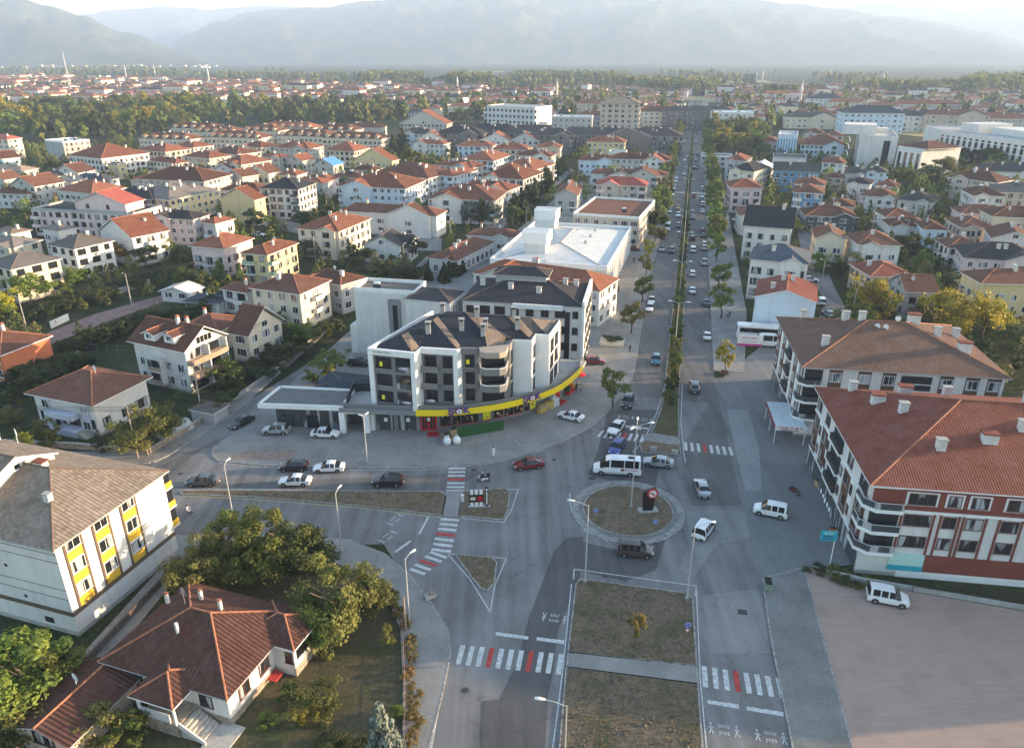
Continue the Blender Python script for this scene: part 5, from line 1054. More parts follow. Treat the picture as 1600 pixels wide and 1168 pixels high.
house(-15.0, 138.6, -rad(17), 9.2, 7.4, 4, 'd', 'w', 'h', 'small white link block with dark hip roof and round window', detail=1, ze=13, blank='F', chim=0, pitch=.35, over=.2)
a, b_ = Vector((-31.2, 140.9, 0)), Vector((-18.9, 138.4, 0)); X = b_ - a; t = math.atan2(X.y, X.x); c = (a + b_) / 2 + Vector((-math.sin(t), math.cos(t), 0)) * 3.6
e3, rf3, _, _ = house(c.x, c.y, t, X.length, 7.2, 4, 'g', 'w', 'f', 'tall white blank wall block with one dark slot window', detail=1, ze=13.2, blank='FLRB')
MB().box((2.0, -3.66, 7.2), (2.6, .14, 9.6)).build('stone_surround', mat('stone_grey', (.22, .22, .22), .8, .1, .6), e3); MB().box((2.1, -3.72, 6.6), (.95, .12, 8.4)).build('slot_window', M_GLASSD, e3)
MB().box((-6.9, -2.2, 3), (1.6, 3, 6)).build('porch_block', WALL['w'], e3)
# shop annexe with flat roof
an = empty('shop_annexe', (-33, 109.5, .13), 0, 'low glazed shop annexe with flat grey roof beside the corner building', 'shop'); FOOT.append((-33, 109.5, 8, 'the glazed annexe'))
AL = an.location
def ar(x, y): return (x - AL.x, y - AL.y)
P4 = [ar(-40.6, 106.9), ar(-26.9, 105.9), ar(-26.2, 112.4), ar(-39.0, 113.9)]
MB().prism(P4, 4.0, 4.45, 0).build('roof', mat('roof_felt', (.15, .145, .14), .9, .12, 1, .3), an)
mb = MB()
for i in range(4):
 p, q = Vector((*P4[i], 0)), Vector((*P4[(i + 1) % 4], 0)); d = (q - p).normalized(); n = Vector((d.y, -d.x, 0)); mb.prism([p - n * .3, q - n * .3, q + n * .06, p + n * .06], 3.95, 4.75)
mb.build('parapet', M_WHITE, an)
IN = [ar(-38.4, 108.2), ar(-27.4, 107.4), ar(-27, 112), ar(-37.8, 113)]
MB().prism(IN, 0, 4.0).build('wall', WALL['w'], an)
p, q = Vector((*IN[0], 0)), Vector((*IN[1], 0)); d = (q - p); rz = math.atan2(d.y, d.x)
MB().box((d.length / 2, -.05, 1.8), (d.length - .4, .1, 3.4)).build('shop_window', M_SGLASS, an, tuple(p), rz)
for i in range(9): MB().box((.2 + i * (d.length - .4) / 8, -.12, 1.85), (.07, .06, 3.5)).build('mullion', M_FRAMED, an, tuple(p), rz)
MB().box((d.length * .55, -.13, 1.2), (1.9, .05, 2.3)).build('entrance_door', M_GLASSD, an, tuple(p), rz)
g_ = empty('garage_entrance', (-25.2, 106.6, .13), 0, 'white framed ramp entrance between annexe and corner building', 'gateway')
for x in (-1.9, 2.0): MB().box((x, -.3, 1.9), (.9, 1.2, 3.7)).build('pier', M_WHITE, g_)
MB().box((0.05, -.2, 3.55), (3.1, .9, .35)).build('lintel', M_WHITE, g_); MB().box((0.05, 2.5, 1.4), (3, .1, 2.8)).build('shutter', mat('shutter_dark', (.07, .07, .075), .6, .1), g_)
MB().box((-1.2, 3.4, 4.9), (.12, 5.5, 1.6)).build('ramp_screen', M_RAIL, g_); MB().box((1.8, 6.1, 4.9), (6, .12, 1.6)).build('ramp_screen', M_RAIL, g_); MB().box((1.5, 2.6, 3.98), (6, 7, .1)).build('terrace', MATS['alley_concrete'], g_)
HC((540, 589), 9, 7, 14, 1.2, 'n', 'w', 'h', 'low shed with slate blue corrugated roof behind the annexe', chim=0, pitch=.08, over=.2, ze=3.6)
TILE['u'] = TILE['u']
# metal hall
A, B, C = Vector((23.2, 176.9, 0)), Vector((34.3, 222.8, 0)), Vector((-5.3, 186.8, 0))
t = math.atan2((A - C).y, (A - C).x) * .3 + (math.atan2((B - A).y, (B - A).x) - PI / 2) * .7; Xv = Vector((math.cos(t), math.sin(t), 0)); Yv = Vector((-Xv.y, Xv.x, 0)); w_, d_ = 29.6, 47
c = A - Xv * w_ / 2 + Yv * d_ / 2
eh, rfh, zeh, hhh = house(c.x, c.y, t, w_, d_, 2.4, 'w', 'w', 'h', 'large white hall with pale metal hip roof and two white roof towers', detail=1, ze=7.6, pitch=.17, over=-.6, chim=0, cat='hall', name='hall_building', blank='FB')
mb = MB()
for s in (-1, 1): mb.box((0, s * d_ / 2, 7.9), (w_ + .5, .4, 1.3)); mb.box((s * w_ / 2, 0, 7.9), (.4, d_ - .4, 1.29))
mb.build('parapet', M_WHITE, eh)
for (x, y, w2, d2, z2) in ((-5.2, -13.5, 6.6, 6.5, 14.0), (-8.6, 13.5, 6.4, 6.0, 14.5)):
 tw = MB().box((0, 0, z2 / 2 + 3.5), (w2 - .8, d2 - .8, z2 - 7)).build('roof_tower', WALL['w'], eh, (x, y, 0)); MB().box((0, 0, z2 - 1.4), (w2, d2, 2.8)).build('tower_cap', M_WHITE, tw); mb = MB(); roof_geo(mb, w2, d2, z2 + .02, 'G', .12, .1); mb.build('tower_roof', [TILE['w'], M_WHITE, M_WHITE], tw)
mb = MB()
for k in range(23):
 y = -d_ / 2 + 1.2 + k * 2.0; x0 = max(0, abs(y) - (d_ - w_) / 2)
 for sg in (-1, 1):
  if w_ / 2 - .8 > x0 + .3: mb.tube((sg * x0, y, 7.72 + .17 * (w_ / 2 - .6 - x0) + .02), (sg * (w_ / 2 - .8), y, 7.76), .05, n=4)
mb.build('roof_seams', M_METAL, rfh)
for x, y in ((6, -4), (6, 4), (6, 12), (-6, 0)): MB().box((x, y, 9.5), (.7, .7, .9)).build('roof_vent', M_METAL, rfh)
for i in range(14): MB().box((w_ / 2 + .25, -d_ / 2 + 1.2 + i * 3.4, 4.2), (.5, .5, 7)).build('pilaster', M_WHITE, eh)
# ---------------------------------------------------------------- red and white block, right foreground
M_BRK = mat('facade_brick_red', (0.20, 0.055, 0.04), .85, .08, 2, stain=.1); M_BRN = mat('facade_brown', (.125, .068, .048), .85, .08, 2); M_SIDING = mat('siding_white', (.70, .70, .69), .7, .04, 3, stain=.06)
M_TEAL = mat('sign_teal', (.03, .33, .42), .5, .05); M_MINT = mat('shop_mint', (.42, .62, .56), .5, .05)
def strips(e, fk, w, d, items):
 """(u, z, width, height, out, material, name) pieces on one facade, u from its left end"""
 nx, ny, fr = FAC[fk]; L = w if nx == 0 else d; half = d / 2 if nx == 0 else w / 2; c, s = math.cos(fr), math.sin(fr)
 for (u, z, ww, hh, out, m, nm) in items:
  uu = u - L / 2; loc = (uu * c + nx * half, uu * s + ny * half, z)
  if nm == 'window': window(e, (loc[0] + nx * out, loc[1] + ny * out, z), fr, ww, hh, m, 2)
  else: MB().box((0, -out / 2, hh / 2), (ww, out, hh)).build(nm, m, e, loc, fr)
X0 = Vector((39.7, 70.6, 0)); t = -rad(8.0); Xv = Vector((math.cos(t), math.sin(t), 0)); Yv = Vector((-Xv.y, Xv.x, 0)); w_, d_ = 33.0, 25.6
c = X0 + Xv * (w_ / 2 + .6) + Yv * (d_ / 2 + .6)
er, rfr, zer, hhr = house(c.x, c.y, t, w_, d_, 4, 'x', 'w', 'h', 'red and white apartment block with large red brown hip roof, nearest at right', detail=2, ze=12.1, pitch=.38, over=.65, chim=0, blank='FLRB')
it = [(w_ / 2 + 2.2, .0, w_ - 4.4, .95, .12, M_WHITE, 'plinth'), (w_ / 2 + 3.5, .95, w_ - 7.1, 2.3, .14, M_BRK, 'ground_band'), (5.2, .95, 3.8, 2.3, .16, M_MINT, 'shop_window'), (5.2, .95, 3.8, .7, .2, M_TEAL, 'shop_sign_band'),
      (w_ / 2 + 1.6, 9.1, w_ - 3.2, 2.75, .1, M_BRK, 'top_storey'), (w_ / 2 + 1.4, 8.8, w_ - 2.9, .32, .2, M_WHITE, 'floor_band'), (w_ / 2 + 1.4, 11.85, w_ - 2.9, .26, .22, M_WHITE, 'eaves_band')]
for u, ww in ((5.3, 2.9), (8.7, 1.4), (11.3, 1.8), (15.0, 1.8), (18.9, 1.8), (22.8, 1.8), (26.7, 1.8), (30.4, 1.8)):
 for s in (-1, 1): it.append((u + s * (ww / 2 + .27), 3.3, .2, 5.5, .16, M_BRK, 'red_strip'))
 for z in (4.2, 7.05): it.append((u, z, ww, 1.5, .06, 'b', 'window'))
 it.append((u, 9.75, ww + .5, 1.75, .13, M_WHITE, 'window_surround')); it.append((u, 9.9, ww, 1.45, .15, 'b', 'window'))
strips(er, 'F', w_, d_, it)
for z in (3.35, 6.15, 9.05):     # chamfered corner balconies
 pts = [(-w_ / 2 - .75, -d_ / 2 + 2.6, 0), (-w_ / 2 - .75, -d_ / 2 + .3, 0), (-w_ / 2 + .5, -d_ / 2 - .8, 0), (-w_ / 2 + 3.4, -d_ / 2 - .8, 0), (-w_ / 2 + 3.4, -d_ / 2 + .2, 0), (-w_ / 2 + .2, -d_ / 2 + 2.6, 0)]
 MB().prism(pts, z - .22, z + .2).build('balcony_slab', M_WHITE, er)
 b = MB(); g2 = MB()
 for i in range(4):
  p, q = Vector(pts[i]), Vector(pts[i + 1]); d = (q - p).normalized(); n = Vector((-d.y, d.x, 0))
  if i < 3: b.prism([p + n * .08, q + n * .08, q + n * .13, p + n * .13], z + .2, z + .95); g2.tube(p + n * .1 + Vector((0, 0, z + 1.05)), q + n * .1 + Vector((0, 0, z + 1.05)), .035, n=5)
 b.build('balustrade', M_SGLASS, er); g2.build('handrail', M_WHITE, er)
strips(er, 'F', w_, d_, [(1.7, z, 3.2, 2.3, .06, M_GLASSD if z < 9 else M_BRK, 'balcony_recess') for z in (3.7, 6.5, 9.3)])
it = [(d_ / 2, 11.85, d_ + .3, .26, .2, M_WHITE, 'eaves_band'), (d_ / 2, 8.85, d_, .25, .16, M_WHITE, 'floor_band'), (d_ / 2, 2.95, d_, .25, .16, M_WHITE, 'floor_band'), (d_ / 2, .1, d_ - 1, 2.7, .08, M_SGLASS, 'shopfront')]
uL = 0
for k, (u, ww, kind) in enumerate([(1.6, 2.7, 'n'), (4.0, 1.6, 'w'), (6.2, 2.6, 'n'), (8.3, 1.2, 'w'), (11.6, 4.6, 'b'), (15.1, 1.4, 'w'), (17.3, 2.5, 'n'), (19.6, 1.5, 'w'), (22.8, 3.4, 'n')]):
 if kind == 'n':
  it.append((u, 3.25, ww, 5.55, .1, M_BRN, 'brown_panel'))
  for z in (3.9, 6.7): it.append((u, z + .3, ww - .9, 1.5, .12, 'b', 'window'))
  it.append((u, 9.6, ww - .6, 1.7, .02, 'b', 'window'))
 elif kind == 'b':
  for z in (3.4, 6.2, 9.15): it.append((u, z, ww, 2.4, .04, M_GLASSD, 'balcony_recess')); it.append((u, z - .15, ww + .2, .3, .5, M_WHITE, 'balcony_slab')); it.append((u, z + .15, ww + .1, .8, .46, M_FRAMED, 'balustrade'))
 else:
  it.append((u - .05, 3.25, ww, 5.55, .14, M_WHITE, 'white_strip'))
  for z in (4.2, 7.0): it.append((u, z, .8, 1.3, .16, 'b', 'window'))
strips(er, 'L', w_, d_, it)
strips(er, 'R', w_, d_, [(u, z, 1.8, 1.5, .02, 'b', 'window') for u in (3, 8, 13, 18, 23) for z in (1, 4.2, 7.05, 9.9)])
for (x, y, k) in ((-8.3, -7.7, 'box'), (-2.6, -6.2, 'wide'), (1.7, -4.2, 'box'), (-9.8, .6, 'box'), (-11.5, 4.6, 'wide'), (-6.6, 9.2, 'wide'), (-1.2, 9.4, 'box'), (-13.2, 9.6, 'box'), (4.6, 1.5, 'box'), (7.6, -1.6, 'box')):
 dd = max(abs(y), abs(x) - (w_ - d_) / 2); put('chimney', chimney_mesh(k), rfr, (x, y, 12.2 + hhr * (1 - dd / (d_ / 2 + .65)) - .3), s=(1.1, 1.1, 1.15) if k == 'box' else None)
for q in ((9.5, -2.2), (10.8, -3.4)): put('satellite_dish', dish_mesh(), rfr, (*q, 15), 2.4)
# ---------------------------------------------------------------- brown roofed block behind it
X0 = Vector((44.3, 104.5, 0)); t = -rad(9.0); Xv = Vector((math.cos(t), math.sin(t), 0)); Yv = Vector((-Xv.y, Xv.x, 0)); w_, d_ = 28.4, 22.6
c = X0 + Xv * (w_ / 2 + .6) + Yv * (d_ / 2 + .6)
eb, rfb, zeb, hhb = house(c.x, c.y, t, w_, d_, 4, 'o', 'w', 'h', 'white panelled apartment block with brown hip roof behind the red and white one', detail=2, ze=12.1, pitch=.34, over=.65, chim=0, blank='FLRB')
it = []
for u in (4.6, 8.8, 12.3, 20.4, 24.0, 27.0):
 it.append((u, 3.2, 1.9, 8.7, .06, M_BRN, 'brown_panel'))
 for z in (4.0, 6.95, 9.85): it.append((u, z, 1.6, 1.5, .08, 'w', 'window'))
for z in (3.2, 6.2, 9.2): it += [(16.2, z, 4.4, 2.3, .05, M_GLASSD, 'balcony_recess'), (16.2, z + .95, 4.5, .12, .12, M_WHITE, 'handrail'), (22.2 + .0, z, .1, .1, .02, M_WHITE, 'handrail')]
it.append((w_ / 2, 0, w_, 2.9, .04, M_SIDING, 'ground_wall'))
strips(eb, 'F', w_, d_, it)
for z in (3.35, 6.3, 9.2):
 pts = [(-w_ / 2 - .7, -d_ / 2 + 2.2, 0), (-w_ / 2 - .7, -d_ / 2 + .3, 0), (-w_ / 2 + .4, -d_ / 2 - .7, 0), (-w_ / 2 + 2.8, -d_ / 2 - .7, 0), (-w_ / 2 + 2.8, -d_ / 2 + .2, 0), (-w_ / 2 + .2, -d_ / 2 + 2.2, 0)]
 MB().prism(pts, z - .2, z + .15).build('balcony_slab', M_WHITE, eb); b = MB()
 for i in range(3):
  p, q = Vector(pts[i]), Vector(pts[i + 1]); d = (q - p).normalized(); n = Vector((-d.y, d.x, 0)); b.prism([p + n * .08, q + n * .08, q + n * .13, p + n * .13], z + .15, z + .95)
 b.build('balustrade', M_SGLASS, eb)
strips(eb, 'F', w_, d_, [(1.4, z, 2.6, 2.3, .06, M_GLASSD, 'balcony_recess') for z in (3.6, 6.5, 9.4)])
it = [(d_ / 2, 2.95, d_, .25, .16, M_WHITE, 'floor_band'), (d_ / 2, .1, d_ - 1, 2.7, .08, M_SGLASS, 'shopfront')]
for u, ww, kind in ((1.8, 2.6, 'n'), (4.4, 1.2, 'w'), (6.4, 2.0, 'n'), (8.6, 1.0, 'w'), (11.4, 3.6, 'b'), (14.3, 1.0, 'w'), (16.4, 2.2, 'n'), (18.6, 1.2, 'w'), (20.9, 2.4, 'n')):
 if kind == 'n':
  it.append((u, 3.25, ww, 8.6, .1, M_BRN, 'brown_panel'))
  for z in (3.9, 6.8, 9.7): it.append((u, z + .3, ww - .9, 1.4, .12, 'w', 'window'))
 elif kind == 'b':
  for z in (3.4, 6.3, 9.2): it.append((u, z, ww, 2.4, .04, M_GLASSD, 'balcony_recess')); it.append((u, z - .15, ww + .2, .25, .5, M_WHITE, 'balcony_slab')); it.append((u, z + .1, ww + .1, .8, .46, M_FRAMED, 'balustrade'))
 else: it.append((u, 3.25, ww, 8.7, .14, M_WHITE, 'white_strip'))
strips(eb, 'L', w_, d_, it)
for (x, y, k) in ((-10.4, -5.6, 'box'), (-5.6, 2.6, 'box'), (-5.2, 4.6, 'box'), (-3.6, .9, 'box'), (4.7, 1.9, 'wide'), (7.4, -1.4, 'box'), (10.0, -5.6, 'wide'), (-11, 8.6, 'box'), (12, 3, 'box')):
 dd = max(abs(y), abs(x) - (w_ - d_) / 2); put('chimney', chimney_mesh(k), rfb, (x, y, 12.2 + hhb * (1 - dd / (d_ / 2 + .65)) - .3), s=(1.1, 1.1, 1.3))
for q in ((-1.8, -1.6), (-.6, -1.9)): put('satellite_dish', dish_mesh(), rfb, (*q, 15.0), 2.4)
# canopy with sign on its street side
p = G(1240, 684); cn = empty('shop_canopy', (p.x - 1.0, p.y + 2, .07), rad(-9), 'white roofed shop canopy with red lettering on its front', 'canopy')
MB().box((0, 0, 3.1), (4.6, 9, .14)).build('canopy_roof', mat('canopy_sheet', (.42, .5, .54), .5, .08, 1), cn); MB().box((0, -4.55, 2.85), (4.7, .12, .75)).build('sign_board', M_WHITE, cn); MB().box((-2.35, 0, 2.85), (.1, 9, .6)).build('side_board', mat('sign_maroon', (.22, .05, .07), .5), cn)
o = put('sign_lettering', textmesh('OKTAY', .82, mat('letter_red', (.4, .02, .05), .5), 'sign_lettering', .02), cn, (0, -4.64, 2.98)); o.rotation_euler = (PI / 2, 0, 0); o.scale = (1.35, .8, 1)
o = put('sign_lettering', marks(15, .24, MATS['letter_red'], 'sign_lettering'), cn, (0, -4.64, 2.62)); o.rotation_euler = (PI / 2, 0, 0)
for x in (-2.2, 2.2):
 for y in (-4.3, 0, 4.3): MB().tube((x, y, 0), (x, y, 3.05), .06, n=8).build('post', M_WHITE, cn)
# ---------------------------------------------------------------- white block with yellow window panels, left
X0 = Vector((-45.0, 60.0, 0)); t = -rad(17.5); Xv = Vector((math.cos(t), math.sin(t), 0)); Yv = Vector((-Xv.y, Xv.x, 0)); w_, d_ = 24.0, 15.0
c = X0 - Xv * (w_ / 2 + .55) + Yv * (d_ / 2 + .55)
ey, rfy, zey, hhy = house(c.x, c.y, t, w_, d_, 4, 'q', 'w', 'h', 'white block with yellow window panels and grey tiled roof at the left', detail=2, ze=11.2, pitch=.42, over=.6, chim=0, blank='FLRB')
M_PYEL = mat('panel_yellow', (.58, .36, .035), .6, .05, 1); M_PBRN = mat('frame_brown', (.12, .085, .06), .7, .08)
it = [(d_ / 2, 2.55, d_ + .1, .5, .08, M_PBRN, 'plinth_band')]
for u in (2.0, 5.6, 9.4):
 for s in (-1, 1): it.append((u + s * 1.05, 3.05, .22, 8.1, .12, M_PBRN, 'frame_strip'))
 for z in (3.1, 5.85, 8.6): it += [(u, z, 1.85, 1.15, .06, M_PYEL, 'yellow_panel'), (u, z + 1.2, 1.75, 1.45, .04, 'w', 'window')]
strips(ey, 'R', w_, d_, it)
for z in (3.3, 5.9, 8.5): strips(ey, 'B', w_, d_, [(2.1, z, 4.0, .18, 1.3, M_WHITE, 'balcony_slab'), (2.1, z + .18, 3.9, .75, 1.25, M_PYEL, 'balustrade'), (2.1, z + .95, 3.7, 1.5, 1.1, M_GLASSD, 'glazing')])
strips(ey, 'F', w_, d_, [(w_ / 2, 2.55, w_, .5, .08, M_PBRN, 'plinth_band')] + [(w_ / 2, z, w_, .06, .03, M_PBRN, 'groove') for z in (4.6, 5.8, 9.2, 10.2)] + [(w_ - 3.6, .9, 1.2, .7, .04, M_DARK, 'vent'), (w_ - 6, 3.6, .35, .35, .04, M_DARK, 'vent'), (w_ - 7.5, 7.2, .35, .35, .04, M_DARK, 'vent'), (w_ - 12, 3.6, .8, 1.2, .04, M_DARK, 'vent')])
mb = MB(); gable_wall(mb, 12, 9.4, 2.7, 'G', .42, .4); dy = mb.build('roof_gable', WALL['w'], rfy, (-5.2, -1.0, 11.2)); mb = MB(); roof_geo(mb, 12, 9.4, 2.72, 'G', .42, .35); mb.build('roof_gable_tiles', [TILE['q'], M_RIDGED, M_WHITE], dy); put('window', win_mesh(.9, .7, 'w'), dy, (6.002, .2, 3.2), PI / 2)
put('chimney', chimney_mesh('box'), rfy, (7.6, -3.4, 12.8), s=(.8, .8, 1)); put('chimney', chimney_mesh('wide'), rfy, (2.8, .4, 14.0), s=.8)
for q in ((-4.5, 2), (-2.2, 2.2)): put('satellite_dish', dish_mesh(), rfy, (*q, 15.6), 2.6, 1.3)
# ---------------------------------------------------------------- bungalow
t = -rad(18.5); w_, d_ = 13.2, 10.9; X0 = Vector((-25.1, 48.7, 0)); Xv = Vector((math.cos(t), math.sin(t), 0)); Yv = Vector((-Xv.y, Xv.x, 0)); c = X0 - Xv * (w_ / 2 + .55) + Yv * (d_ / 2 + .55)
ez, rfz, zez, hhz = house(c.x, c.y, t, w_, d_, 1, 'e', 'w', 'h', 'white bungalow with red brown tiled hip roof and front steps', detail=2, ze=3.75, pitch=.5, over=.65, chim=0, blank='FLRB', cat='house', name='bungalow')
put('chimney', chimney_mesh('stack'), rfz, (-4.9, .9, 6.0), s=.55); put('chimney', chimney_mesh('stack'), rfz, (-1.9, 2.2, 6.2), s=.55); put('chimney', chimney_mesh('stack'), rfz, (1.3, 1.2, 6.6), s=.55); MB().tube((0, 0, 0), (0, 0, 1.3), .16, n=10).build('flue_pipe', M_WHITE, rfz, (-1.0, -2.2, 5.6))
m_ = MB(); m_.tube((0, 0, 0), (0, 0, 2), .03, n=5)
for k in range(4): m_.tube((-.4 + .05 * k, 0, 1.2 + k * .22), (.4 - .05 * k, 0, 1.2 + k * .22), .02, n=5)
m_.build('aerial', M_METAL, rfz, (-2.4, .6, 6.5))
M_STONE = mat('plinth_stone', (.33, .28, .22), .9, .25, .4, .4, 5)
strips(ez, 'F', w_, d_, [(10.8, 1.5, 1.4, 1.4, .03, 'd', 'window'), (3.0, 1.5, 1.5, 1.4, .03, 'd', 'window'), (w_ / 2, 0, w_ + .1, .8, .08, M_STONE, 'plinth')]); strips(ez, 'R', w_, d_, [(2.2, 1.5, 1.5, 1.5, .03, 'b', 'window'), (5.2, 1.5, 1.5, 1.5, .03, 'b', 'window'), (d_ / 2, 0, d_ + .1, .8, .08, M_STONE, 'plinth')])
bay = MB().box((0, 0, 1.85), (2.6, 4.4, 3.7)).build('bay_wing', WALL['w'], ez, (w_ / 2 + 1.0, 3.6, 0)); mb = MB(); roof_geo(mb, 5.2, 4.4, 3.86, 'h', .5, .55); mb.build('bay_roof', [TILE['e'], M_RIDGE, M_WHITE], bay, (-1.3, 0, 0)); MB().box((1.32, 0, 2.5), (.05, 3.6, 1.4)).build('bay_window', M_GLASSD, bay); put('window', win_mesh(.8, 1.3, 'd'), bay, (.7, -2.21, 1.6)); MB().box((1.3, 0, .5), (.12, 4.5, 1.0)).build('plinth', M_STONE, bay)
MB().box((0, 0, .5), (1.0, 1.3, .12)).build('cellar_hatch', mat('hatch_red', (.45, .05, .05), .6), ez, (w_ / 2 + .6, .4, 0));
po = MB().box((0, 0, .7), (4.2, 2.6, 1.4)).build('porch', M_STONE, ez, (1.0, -d_ / 2 - 1.3, 0)); mb = MB(); roof_geo(mb, 4.4, 4.6, 3.7, 'h', .5, .3); mb.build('porch_roof', [TILE['e'], M_RIDGE, M_WHITE], po, (-.2, 1.0, 0)); MB().box((-.4, -1.2, 1.9), (3.4, .12, .95)).build('porch_parapet', WALL['w'], po)
for x, y in ((-2, -1.2), (1.9, -1.2), (-2, 1)): MB().box((x, y, 2.5), (.2, .2, 2.3)).build('post', M_WHITE, po)
for k in range(7): MB().box((2.45 + k * .36, -.1, .65 - k * .1), (.4, 2.2, 1.3 - k * .2)).build('step', mat('step_stone', (.42, .40, .36), .9, .12, .5), po)
MB().box((5.8, -.1, .08), (2.4, 3.0, .16)).build('landing', MATS['step_stone'], po); mb = MB(); mb.add([(2.2, -1.35, 1.3), (4.9, -1.35, .0), (4.9, -1.35, .5), (2.2, -1.35, 1.95), (2.2, -1.23, 1.3), (4.9, -1.23, 0), (4.9, -1.23, .5), (2.2, -1.23, 1.95)], [(0, 1, 2, 3), (7, 6, 5, 4), (3, 2, 6, 7), (1, 5, 6, 2), (0, 3, 7, 4)]); mb.build('stair_wall', WALL['w'], po)
MB().box((0, -.15, .35), (.9, .3, .7)).build('air_conditioner', M_WHITE, ez, (-1.6, -d_ / 2, 2.0))
sh = G(120, 1092, 2.6); house(sh.x, sh.y, -rad(18), 6.0, 7.4, 1, 'e', 'n', 'g', 'low shed with brown gable roof left of the bungalow', detail=1, ze=2.4, blank='LR', chim=0, pitch=.3, name='shed', cat='shed')
sh = G(30, 1262, 3.2); house(sh.x, sh.y, -rad(18), 9, 7.0, 1, 'x', 'n', 'h', 'red tiled roof corner at the bottom left edge', detail=1, ze=3.0, chim=0)
# balcony house: tan balconies across its gable end, dormers on the slope; lilac house: coloured bays and porch
dims = lambda e: [c for c in e.children if c.name.startswith('wall')][0].data.vertices
def wd(e): v = dims(e); return max(q.co.x for q in v) * 2 if True else 0, max(q.co.y for q in v) * 2
w_, d_ = wd(e48); w_ -= .0; M_TAN = mat('balcony_tan', (.40, .27, .19), .85, .08)
it = []
for z in (2.9, 5.6):
 it += [(d_ / 2, z - .25, d_ - .3, .95, 1.3, M_TAN, 'balcony'), (d_ * .25, z + .75, d_ * .34, 1.6, .05, M_GLASS, 'glazing'), (d_ * .68, z + .1, d_ * .38, 2.2, .05, M_GLASSD, 'balcony_recess')]
it += [(d_ / 2, .4, d_ - 1, 2.0, .06, M_GLASSD, 'ground_glazing')] + [(u, 0, .25, ze48, 1.25, WALL['w'], 'post') for u in (d_ * .48, d_ * .96)] + [(d_ / 2 + u, ze48 + .35, .75, 1.15, .06, M_GLASSD, 'gable_window') for u in (-1.2, -.3, .6, 1.5)]
strips(e48, 'R', w_ - .1, d_ - .1, it)
for x, y in ((-w_ * .12, .35), (w_ * .22, .3)):
 mb = MB(); roof_geo(mb, 2.6, 3.4, 1.3, 'g', .45, .3); gable_wall(mb, 2.4, 3.2, 1.25, 'g', .45, .2, 2); dm = mb.build('dormer', [TILE['b'], M_RIDGE, M_WHITE], rf48, (x, -d_ * y, ze48 + hh48 * .28)); put('window', win_mesh(1.3, .9, 'w'), dm, (0, -1.603, .4))
mb = MB(); mb.box((0, 0, 0), (3.2, 1.2, 5.2)); bw = mb.build('bay_window', WALL['w'], e48, (-w_ * .05, -d_ / 2 - .55, 3.6))
for z in (-1.0, 1.5): MB().box((0, -.62, z), (2.9, .06, 1.4)).build('bay_glazing', M_GLASS, bw); MB().box((0, -.63, z - 1.1), (3.2, .06, .6)).build('bay_panel', M_TAN, bw)
w_, d_ = wd(e50); M_LIL = WALL['v']
strips(e50, 'F', w_, d_, [(u, .6, 1.9, 4.6, .06, M_LIL, 'lilac_bay') for u in (2.4, w_ - 2.2)] + [(u, z, 1.5, 1.4, .08, 'w', 'window') for u in (2.4, w_ - 2.2) for z in (.9, 3.5)] + [(w_ / 2 + .3, 2.7, 5.2, .9, 1.5, M_LIL, 'balcony'), (w_ / 2 + .9, .3, 1.1, 2.2, .05, M_TRIM if 'M_TRIM' in globals() else M_DARK, 'front_door')])
po = MB().box((0, 0, .55), (4.6, 1.8, 1.1)).build('porch', M_LIL, e50, (1.2, -d_ / 2 - .9, 0))
for k in range(5): MB().box((2.5 + k * .34, 0, .5 - k * .1), (.36, 1.5, 1.0 - k * .2)).build('step', MATS['step_stone'], po)
# ---------------------------------------------------------------- vehicles
M_TYRE = mat('tyre', (.015, .015, .016), .8, .1); M_RIM = mat('wheel_rim', (.35, .35, .36), .35, .05, metal=.8); M_CGLASS = mat('car_glass', (.012, .014, .017), .06, .1, spec=.6)
M_HEAD = mat('headlamp', (.6, .62, .64), .15, .05, spec=.6); M_TAIL = mat('tail_lamp', (.25, .012, .012), .3, .05); M_PLATE = mat('number_plate', (.6, .6, .6), .5, .05); M_TRIM = mat('black_trim', (.02, .02, .021), .6, .1)
PAINT = {}
def paint(k):
 if k not in PAINT:
  rgb = {'white': (.70, .71, .71), 'black': (.012, .012, .014), 'grey': (.11, .12, .13), 'silver': (.36, .38, .40), 'red': (.16, .012, .018), 'blue': (.02, .045, .22), 'brown': (.06, .045, .04), 'teal': (.03, .17, .24), 'yellow': (.62, .38, .02), 'beige': (.35, .31, .25), 'navy': (.03, .04, .08), 'skyblue': (.12, .25, .42)}[k]
  PAINT[k] = mat('car_paint_' + k, rgb, .32, .03, 1, spec=.5, coat=.6, metal=.35 if k in ('grey', 'silver', 'teal') else 0)
 return PAINT[k]
